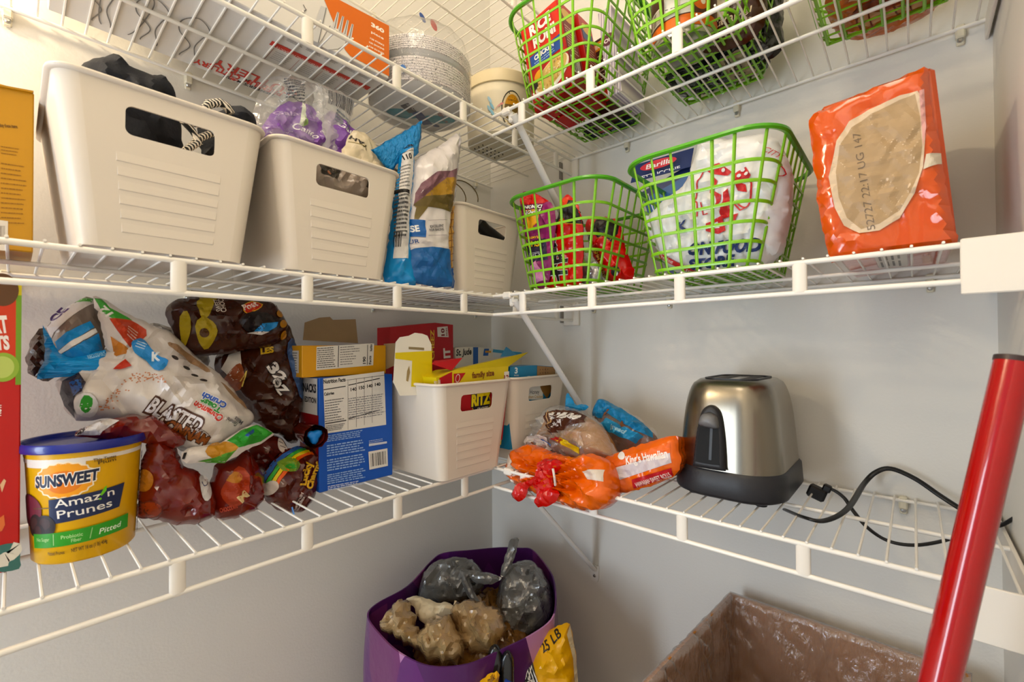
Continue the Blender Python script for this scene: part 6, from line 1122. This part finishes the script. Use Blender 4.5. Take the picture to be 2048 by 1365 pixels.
for sy in (-.019, .019): build('bread_slot', MB().box((TX, TY+sy, H0+tz-.002), (.105, .020, .006), bev=.002), SLOT, r)
for sx in (-1, 1):
    for sy in (-1, 1): build('foot', MB().lathe([(.0001, -.004), (.008, -.004), (.009, .003)], (TX+sx*.075, TY+sy*.05, H0), 14), BKP, r, 40)
# lever panel on the room-side end
N_ = (-.985, 0, .17); PLv = ((TX-.1045, TY+.014, H0+.098), N_)
pan = [(-.021, -.050), (.021, -.050), (.024, -.044), (.0215, 0), (.016, .034), (.008, .046), (0, .049), (-.008, .046), (-.016, .034), (-.0215, 0), (-.024, -.044)]
ring = Puff(PLv, pan, .0085, .010, R=.006, amp=0, res=.0035, seed=1); o = build('lever_panel', ring.mb, BKP, r, True)
inn = [(x*.74, y*.80-.002) for x, y in pan]
build('panel_recess', prism(MB(), PLv, [tuple(p) for p in smooth_loop(inn, .003)], .002, front=.0088), mat('black_matt', '#111113', rough=.6, spec=.2), o)
build('lever_slot', prism(MB(), PLv, [(.002, -.036), (.006, -.036), (.006, .018), (.002, .018)], .002, front=.0092), mat('slot_grey', '#3c424a', rough=.5), o)
kn = Puff(((PLv[0][0]-.010, PLv[0][1], PLv[0][2]), N_), [(-.013, .016), (.013, .014), (.015, .022), (.011, .034), (0, .038), (-.011, .034), (-.015, .024)], .012, .004, R=.010, amp=0, res=.003)
build('lever', kn.mb, GKN, r, True, label='grey push-down lever')
RUB = mat('black_cord_rubber', '#131314', rough=.4)
cr = [(-0.1000, -0.7859, 0.7238), (-0.2362, -0.8355, 0.7620), (-0.2309, -0.8576, 0.7620), (-0.1765, -0.8773, 0.7680), (-0.0500, -0.8876, 0.7760), (-0.0300, -0.9018, 0.7928), (-0.0250, -0.9203, 0.8007), (-0.0250, -0.9488, 0.7903), (-0.0300, -0.9766, 0.7712), (-0.0450, -1.0020, 0.7575), (-0.0700, -1.0222, 0.7515), (-0.0900, -1.0320, 0.7587), (-0.1000, -1.0444, 0.7752)]
c2 = [(-0.0750, -0.8373, 0.7619), (-0.0750, -0.8487, 0.7643), (-0.0800, -0.8642, 0.7560), (-0.0900, -0.8763, 0.7411), (-0.1050, -0.8947, 0.7242), (-0.1200, -0.9182, 0.7163), (-0.1200, -0.9451, 0.7176), (-0.1100, -0.9735, 0.7274), (-0.1000, -0.9985, 0.7421), (-0.0900, -1.0206, 0.7557), (-0.0850, -1.0371, 0.7612)]
def sm(pts, k=6):
    P = [Vector(p) for p in pts]; P = [P[0]*2-P[1]]+P+[P[-1]*2-P[-2]]; out = []
    for i in range(1, len(P)-2):
        for j in range(k):
            t = j/k; p0, p1, p2, p3 = P[i-1:i+3]
            out.append(tuple(.5*((2*p1)+(p2-p0)*t+(2*p0-5*p1+4*p2-p3)*t*t+(3*p1-p0-3*p2+p3)*t**3)))
    return out+[tuple(P[-2])]
c = thing('power_cord', 'black toaster cord looping over the right end of the lower shelf', 'cord', (-.1, -.90, TL))
for nm, pth in (('cord', cr), ('cord', c2)):
    s_ = sm(pth); build(nm, MB().tube(s_, [(.0040, .0024)]*len(s_), 8), RUB, c, True)
pl = Vector((-0.0750, -0.8276, 0.7549)); d_ = (Vector(c2[0])-pl).normalized()
build('plug', MB().box(pl, (.018, .026, .020), rot=Matrix.Rotation(.35, 3, 'X'), bev=.003).box(pl+d_*.017, (.011, .012, .012), rot=Matrix.Rotation(.35, 3, 'X'), bev=.002), RUB, c, 30)

# ---------------------------------------------------------------- floor: tote of carrier bags, flour sack, carton, broom pole
TOTE = mat('tote_purple', '#5c2068', rough=.28, bump=.5, bscale=30, var=.1, coat=.3)
nt = TOTE.node_tree; b_ = nt.nodes['Principled BSDF']; tc_ = nt.nodes.new('ShaderNodeTexCoord'); vo = nt.nodes.new('ShaderNodeTexVoronoi'); vo.feature = 'F1'; vo.inputs['Scale'].default_value = 12; vo.inputs['Randomness'].default_value = .9
mp_ = nt.nodes.new('ShaderNodeMapping'); mp_.inputs['Scale'].default_value = (1, 1, .45); mp_.inputs['Rotation'].default_value = (.5, .3, .4)
sp = nt.nodes.new('ShaderNodeSeparateColor'); rp = nt.nodes.new('ShaderNodeValToRGB'); rp.color_ramp.interpolation = 'CONSTANT'; cr_ = rp.color_ramp
for p, col in ((0, '#5a1f68'), (.38, '#6c2a66'), (.62, '#b07aa8'), (.80, '#4a1a58')):
    e = cr_.elements[0] if p == 0 else cr_.elements.new(p); e.position = p; e.color = (*lin(col), 1)
cr_.elements[-1].color = (*lin('#6a1c50'), 1)
for a, b in ((tc_.outputs['Object'], mp_.inputs[0]), (mp_.outputs[0], vo.inputs[0]), (vo.outputs['Color'], sp.inputs[0]), (sp.outputs[0], rp.inputs[0]), (rp.outputs[0], b_.inputs['Base Color'])): nt.links.new(a, b)
rim = [(-0.4977, -0.1435, 0.4700), (-0.4666, -0.1249, 0.4750), (-0.3889, -0.1232, 0.4800), (-0.2972, -0.0873, 0.4900), (-0.2571, -0.0869, 0.4950), (-0.1999, -0.1276, 0.4950), (-0.1448, -0.1695, 0.4950), (-0.1138, -0.2092, 0.4950), (-0.1009, -0.2406, 0.4950), (-0.1424, -0.3217, 0.4900), (-0.1731, -0.3613, 0.4850), (-0.2256, -0.4038, 0.4800), (-0.2718, -0.4269, 0.4750), (-0.3291, -0.4219, 0.4700), (-0.3907, -0.4020, 0.4650), (-0.4520, -0.3848, 0.4650), (-0.4968, -0.3413, 0.4650), (-0.5117, -0.2765, 0.4650), (-0.5082, -0.2072, 0.4650)]
R3 = [Vector(p) for p in rim]; n = len(R3); ring = []
for i in range(n):
    for j in range(5):
        t = j/5; p0, p1, p2, p3 = R3[i-1], R3[i], R3[(i+1) % n], R3[(i+2) % n]
        ring.append(.5*((2*p1)+(p2-p0)*t+(2*p0-5*p1+4*p2-p3)*t*t+(3*p1-p0-3*p2+p3)*t**3))
cen = sum(ring, Vector())/len(ring); r = thing('tote_bag', 'purple patterned tote full of old carrier bags on the floor in the corner', 'bag', (cen.x, cen.y, 0))
def tring(t, ins):
    out = []
    for i, p in enumerate(ring):
        q = Vector((p.x, p.y, 0))-Vector((cen.x, cen.y, 0)); L = q.length; s_ = (1-.10*(1-t)**2) + .05*math.sin(t*PI)
        w_ = .010*noise.noise(Vector((i*.22, t*3, 5)))*math.sin(t*PI*.9+.3)
        d = q.normalized()*(L*s_-ins+w_); x, y = cen.x+d.x, cen.y+d.y
        out.append((min(x, -.006-ins), min(y, -.006-ins), .002+ins+(p.z-.002-ins)*t))
    return out
build('tote_body', MB().rings([tring(t, 0) for t in np.linspace(0, 1, 15)]+[tring(t, .003) for t in np.linspace(1, .02, 12)]), TOTE, r, 32)
GREYB = clear('grey_bag_film', tint=(.22, .215, .20), alpha=.70, rough=.22, bump=.8, bscale=40); TAN = clear('tan_bag_film', tint=(.74, .50, .22), alpha=.58, rough=.2, bump=.8, bscale=40); WHB = film('cream_bag_film', '#d8ccb0', rough=.5, bump=.6)
nv = (-.62, -.52, .6); qd = 'crumpled carrier bags in the tote'
PL = ((-0.2700, -0.1900, 0.4750), (-0.6155, -0.5162, 0.5956))
P_ = Puff(PL, [(-0.107, -0.0496), (-0.1038, 0.0094), (-0.0608, 0.0382), (0.0001, 0.0377), (0.0345, 0.0056), (0.0295, -0.0266), (-0.0049, -0.0465), (-0.0598, -0.0529)], .035, .05, amp=.008, freq=11, seed=71)
r = pack('carrier_bag', P_, GREYB, 'dark grey carrier bag with a knotted strap at the back left of the tote', 'bag', 'bag_film')
k_ = Puff(((PL[0][0]-.03, PL[0][1]-.03, PL[0][2]+.03), PL[1]), [(-0.0181, 0.0051), (0.0023, 0.0074), (0.0541, -0.0003), (0.0737, -0.0082), (0.055, -0.0204), (0.0211, -0.0188), (0.0036, -0.0099), (0.0165, -0.0346), (0.0289, -0.0557), (0.0088, -0.0521), (-0.009, -0.0231)], .010, .010, amp=.003, freq=26, seed=72)
build('knotted_strap', k_.mb, GREYB, r, 32)
PL = ((-0.2000, -0.3000, 0.4600), (-0.6155, -0.5162, 0.5956))
P_ = Puff(PL, [(-0.0647, -0.0364), (-0.0596, 0.0073), (-0.0447, 0.0399), (-0.0185, 0.0548), (0.0126, 0.0572), (0.0439, 0.0285), (0.0603, -0.013), (0.0522, -0.0564), (0.0195, -0.0874), (-0.0308, -0.1038), (-0.0544, -0.0848)], .045, .06, amp=.009, freq=10, seed=73)
r = pack('carrier_bag', P_, GREYB, 'large grey carrier bag with upright ears at the right of the tote', 'bag', 'bag_film')
k_ = Puff(((PL[0][0]-.02, PL[0][1]-.02, PL[0][2]+.03), PL[1]), [(-0.0575, 0.0123), (-0.0515, 0.0378), (-0.0419, 0.0694), (-0.034, 0.0857), (-0.0176, 0.0891), (-0.0198, 0.075), (-0.0265, 0.0484), (-0.0353, 0.0277), (-0.0484, 0.0094)], .010, .010, amp=.003, freq=26, seed=74)
build('bag_ear', k_.mb, GREYB, r, 32)
PL = ((-0.3600, -0.2600, 0.4750), (-0.6155, -0.5162, 0.5956))
P_ = Puff(PL, [(-0.1104, 0.0104), (-0.0827, 0.0179), (-0.0525, 0.0076), (-0.0174, 0.0044), (-0.0099, -0.0103), (-0.0409, -0.0218), (-0.0606, -0.0322), (-0.0788, -0.024), (-0.0941, -0.0026)], .014, .02, amp=.006, freq=14, seed=75)
solo('carrier_bag', P_, WHB, 'small cream crumpled bag lying among the tan bags in the tote', 'bag')
PL = ((-0.4200, -0.2700, 0.4650), (-0.6155, -0.5162, 0.5956))
P_ = Puff(PL, [(-0.1141, 0.0012), (-0.0959, 0.0346), (-0.0679, 0.0452), (-0.0506, 0.0159), (-0.0329, -0.0137), (-0.0157, -0.0429), (-0.0457, -0.0357), (-0.0819, -0.0168)], .030, .05, amp=.009, freq=20, jag=.005, seed=76)
solo('carrier_bag', P_, TAN, 'tan crumpled bag at the left rim of the tote', 'bag')
PL = ((-0.4000, -0.3100, 0.4750), (-0.6155, -0.5162, 0.5956))
P_ = Puff(PL, [(-0.0806, -0.0189), (-0.0579, 0.0091), (-0.0272, 0.016), (-0.0072, -0.0046), (0.0105, -0.0368), (-0.0006, -0.0578), (-0.042, -0.0598), (-0.0731, -0.0455)], .040, .05, amp=.009, freq=20, jag=.005, seed=77)
solo('carrier_bag', P_, TAN, 'tan crumpled bag at the front middle of the tote', 'bag')
PL = ((-0.3300, -0.3200, 0.4700), (-0.6155, -0.5162, 0.5956))
P_ = Puff(PL, [(-0.0784, 0.008), (-0.0485, 0.024), (0.0075, 0.0125), (0.03, -0.0094), (0.0195, -0.0503), (-0.0223, -0.0727), (-0.055, -0.0553), (-0.0714, -0.0232)], .040, .05, amp=.009, freq=20, jag=.005, seed=78)
solo('carrier_bag', P_, TAN, 'tan crumpled bag between the grey bags and the front rim of the tote', 'bag')
P_ = Puff(((-.32, -.25, .40), (0, 0, 1)), [(-.13, -.06), (0, -.12), (.12, -.06), (.14, .06), (.05, .09), (-.10, .06)], .03, .05, amp=.012, freq=12, seed=79)
solo('carrier_bag', P_, film('brown_bag_film', '#6a4a22', bump=.8), 'brown flattened bag deep down in the tote under the others', 'bag')
# yellow sack with black label, clips
YS = film('yellow_sack_film', '#d09a10', rough=.35, bump=.5, bscale=22, var=.06)
PL = ((-0.2620, -0.4820, 0.4000), (-0.8037, -0.5525, 0.2210))
P_ = Puff(PL, [(-0.1299, 0.014), (-0.0903, 0.0352), (-0.062, 0.0583), (-0.0205, 0.0772), (-0.0149, 0.0691), (-0.0077, 0.0328), (-0.0029, -0.0317), (0.0043, -0.1089), (-0.1358, -0.1217), (-0.1361, -0.0425)], .03, .05, R=.05, amp=.005, freq=10, seed=80)
r = pack('rice_sack', P_, YS, 'yellow 25 lb sack with a black label standing in front of the tote', 'sack', 'sack_film')
pr = Print(P_.map, .004, off=.0012); pr.text('25 LB', (-0.0657, 0.032), (-0.0318, 0.0612), 0.0121, '#2a2010', .02); pr.poly([(-0.1247, -0.0456), (-0.122, 0.0012), (-0.1091, 0.0205), (-0.092, 0.0242), (-0.0805, 0.0068), (-0.0708, -0.0251), (-0.0669, -0.0528)], '#151417', True)
for k in range(3): pr.line([(x+.0055*k, y) for x, y in [(-0.1176, -0.0264), (-0.1162, -0.0049), (-0.1077, 0.0007), (-0.1029, -0.0088), (-0.0975, 0.0114), (-0.0898, -0.0013), (-0.084, -0.018)]], .0022, '#e4e0da')
pr.text("ember's", (-0.1156, -0.0311), (-0.0803, -0.0136), 0.0121, '#e4e0da', .03); pr.text('Mark', (-0.106, -0.0449), (-0.0801, -0.0315), 0.0112, '#e4e0da', .03); pr.poly([(-0.0167, 0.074), (-0.006, 0.0247), (-0.0028, -0.0237), (-0.0083, -0.0241), (-0.0115, 0.0243), (-0.0224, 0.0635)], '#d8c8a0'); pr.build(r)
CLB = mat('clip_black', '#101012', rough=.25, coat=.4)
r = thing('bag_clip', 'black oval bag clip with a blue hinge at the top of the yellow sack', 'clip', (-.33, -.50, .40))
PL = ((-0.3350, -0.4900, 0.4100), (-0.7557, -0.6046, 0.2519))
for q_ in ([(-0.1224, 0.0219), (-0.1248, 0.0484), (-0.1189, 0.0624), (-0.1092, 0.0643), (-0.101, 0.0529), (-0.0989, 0.0301), (-0.1066, 0.0149)], [(-0.1011, 0.0002), (-0.1026, 0.0376), (-0.0966, 0.0531), (-0.0878, 0.0556), (-0.0798, 0.0436), (-0.0787, 0.0195), (-0.0802, -0.0066)]):
    build('clip_jaw', Puff(PL, q_, .006, .006, R=.006, amp=0, res=.004).mb, CLB, r, True)
build('hinge', MB().tube([tuple(v) for v in plane_map(PL)([(-0.096, 0.01), (-0.082, 0.003)], .004)], .007, 10), mat('clip_blue', '#1f3f9a', rough=.3), r, 40)
PL = ((-0.3600, -0.5000, 0.3900), (-0.7557, -0.6046, 0.2519))
P_ = Puff(PL, [(-0.1319, 0.0351), (-0.1194, 0.048), (-0.1041, 0.055), (-0.0955, 0.0524), (-0.0963, 0.0019), (-0.1348, -0.0065)], .012, .02, amp=.003, freq=20, seed=81)
r = pack('flour_packet', P_, YS, 'small yellow packet below the clip at the bottom edge', 'packet', 'sack_film')
pr = Print(P_.map, .004, off=.001); pr.text('milk', (-0.1124, 0.0431), (-0.1006, 0.0493), 0.0067, '#5a3a10', .02); pr.build(r)
# cardboard carton with clear liner
KR2 = mat('brown_cardboard', '#b0722c', rough=.65, var=.06, vscale=30)
r = thing('lined_carton', 'open cardboard carton with a clear plastic liner on the floor below the toaster', 'carton', (-.22, -.84, 0))
cz = .527; B4 = [(-.047, -.683), (-.385, -.660), (-.400, -.985), (-.047, -1.005)]
def cring(ins, z):
    c_ = Vector((sum(p[0] for p in B4)/4, sum(p[1] for p in B4)/4))
    return [(p[0]+(c_.x-p[0])*ins/.17, p[1]+(c_.y-p[1])*ins/.17, z) for p in B4]
for i, nm in enumerate(('left', 'front', 'right', 'back')):
    a, b = cring(0, 0), cring(.005, 0); j = (i+1) % 4; q = MB()
    V_ = [(*p[:2], z) for z in (0, cz) for p in (a[i], a[j], b[j], b[i])]
    q.add(V_, [(0, 3, 2, 1), (4, 5, 6, 7), (0, 1, 5, 4), (1, 2, 6, 5), (2, 3, 7, 6), (3, 0, 4, 7)]); build('wall_panel', q, KR2, r)
build('bottom_panel', MB().add(cring(.004, .004)+cring(.004, .008), [(3, 2, 1, 0), (4, 5, 6, 7)]), KR2, r)
LIN = clear('liner_film', tint=(1, .99, .98), alpha=.20, rough=.12, bump=.6, bd=.01, bscale=80, ior=1.7, stretch=(1.3, 1.3, .4, .6, .3, 0))
def lring(ins, z, amp, seed):
    c_ = cring(ins, z); out = []
    for i in range(4):
        a, b = Vector(c_[i]), Vector(c_[(i+1) % 4])
        for k in range(64):
            p = a.lerp(b, k/64); s_ = p.x*1.3-p.y; e = .7*noise.noise(Vector((p.x*22, p.y*22, z*9+seed)))+1.3*(.4-2*abs(noise.noise(Vector(((s_*.8-z*.6)*16, (s_*.6+z*.8)*55, seed)))))
            q = (Vector((-.22, -.835, z))-p).normalized(); out.append(tuple(p+q*amp*(e+.6)+Vector((0, 0, amp*.4*e))))
    return out
zs_ = np.linspace(cz+.001, .02, 46)
build('plastic_liner', MB().rings([lring(-.004, cz-.05, .004, 3), lring(-.003, cz-.02, .003, 2), lring(-.0015, cz+.002, .002, 1)]+[lring(.009+.02*min(1, (cz-z)/.3), z, .007, 0) for z in zs_], cap0=False, cap1=True), LIN, r, True)
# red pole leaning on the near wall
a, b = Vector((-.425, -1.010, .985)), Vector((-.592, -.826, .0127))
r = thing('broom_pole', 'glossy red pole leaning in the right foreground', 'pole', (b.x, b.y, 0))
build('shaft', MB().tube([b, a], .0122, 28), mat('red_pole_enamel', '#a30d0a', rough=.18, coat=.6, var=.03), r, 40)
d_ = (a-b).normalized(); build('end_cap', MB().tube([a, a+d_*.004, a+d_*.005], [.0126, .0126, .009], 28), mat('dark_cap', '#3a2c2a', rough=.4), r, 40)
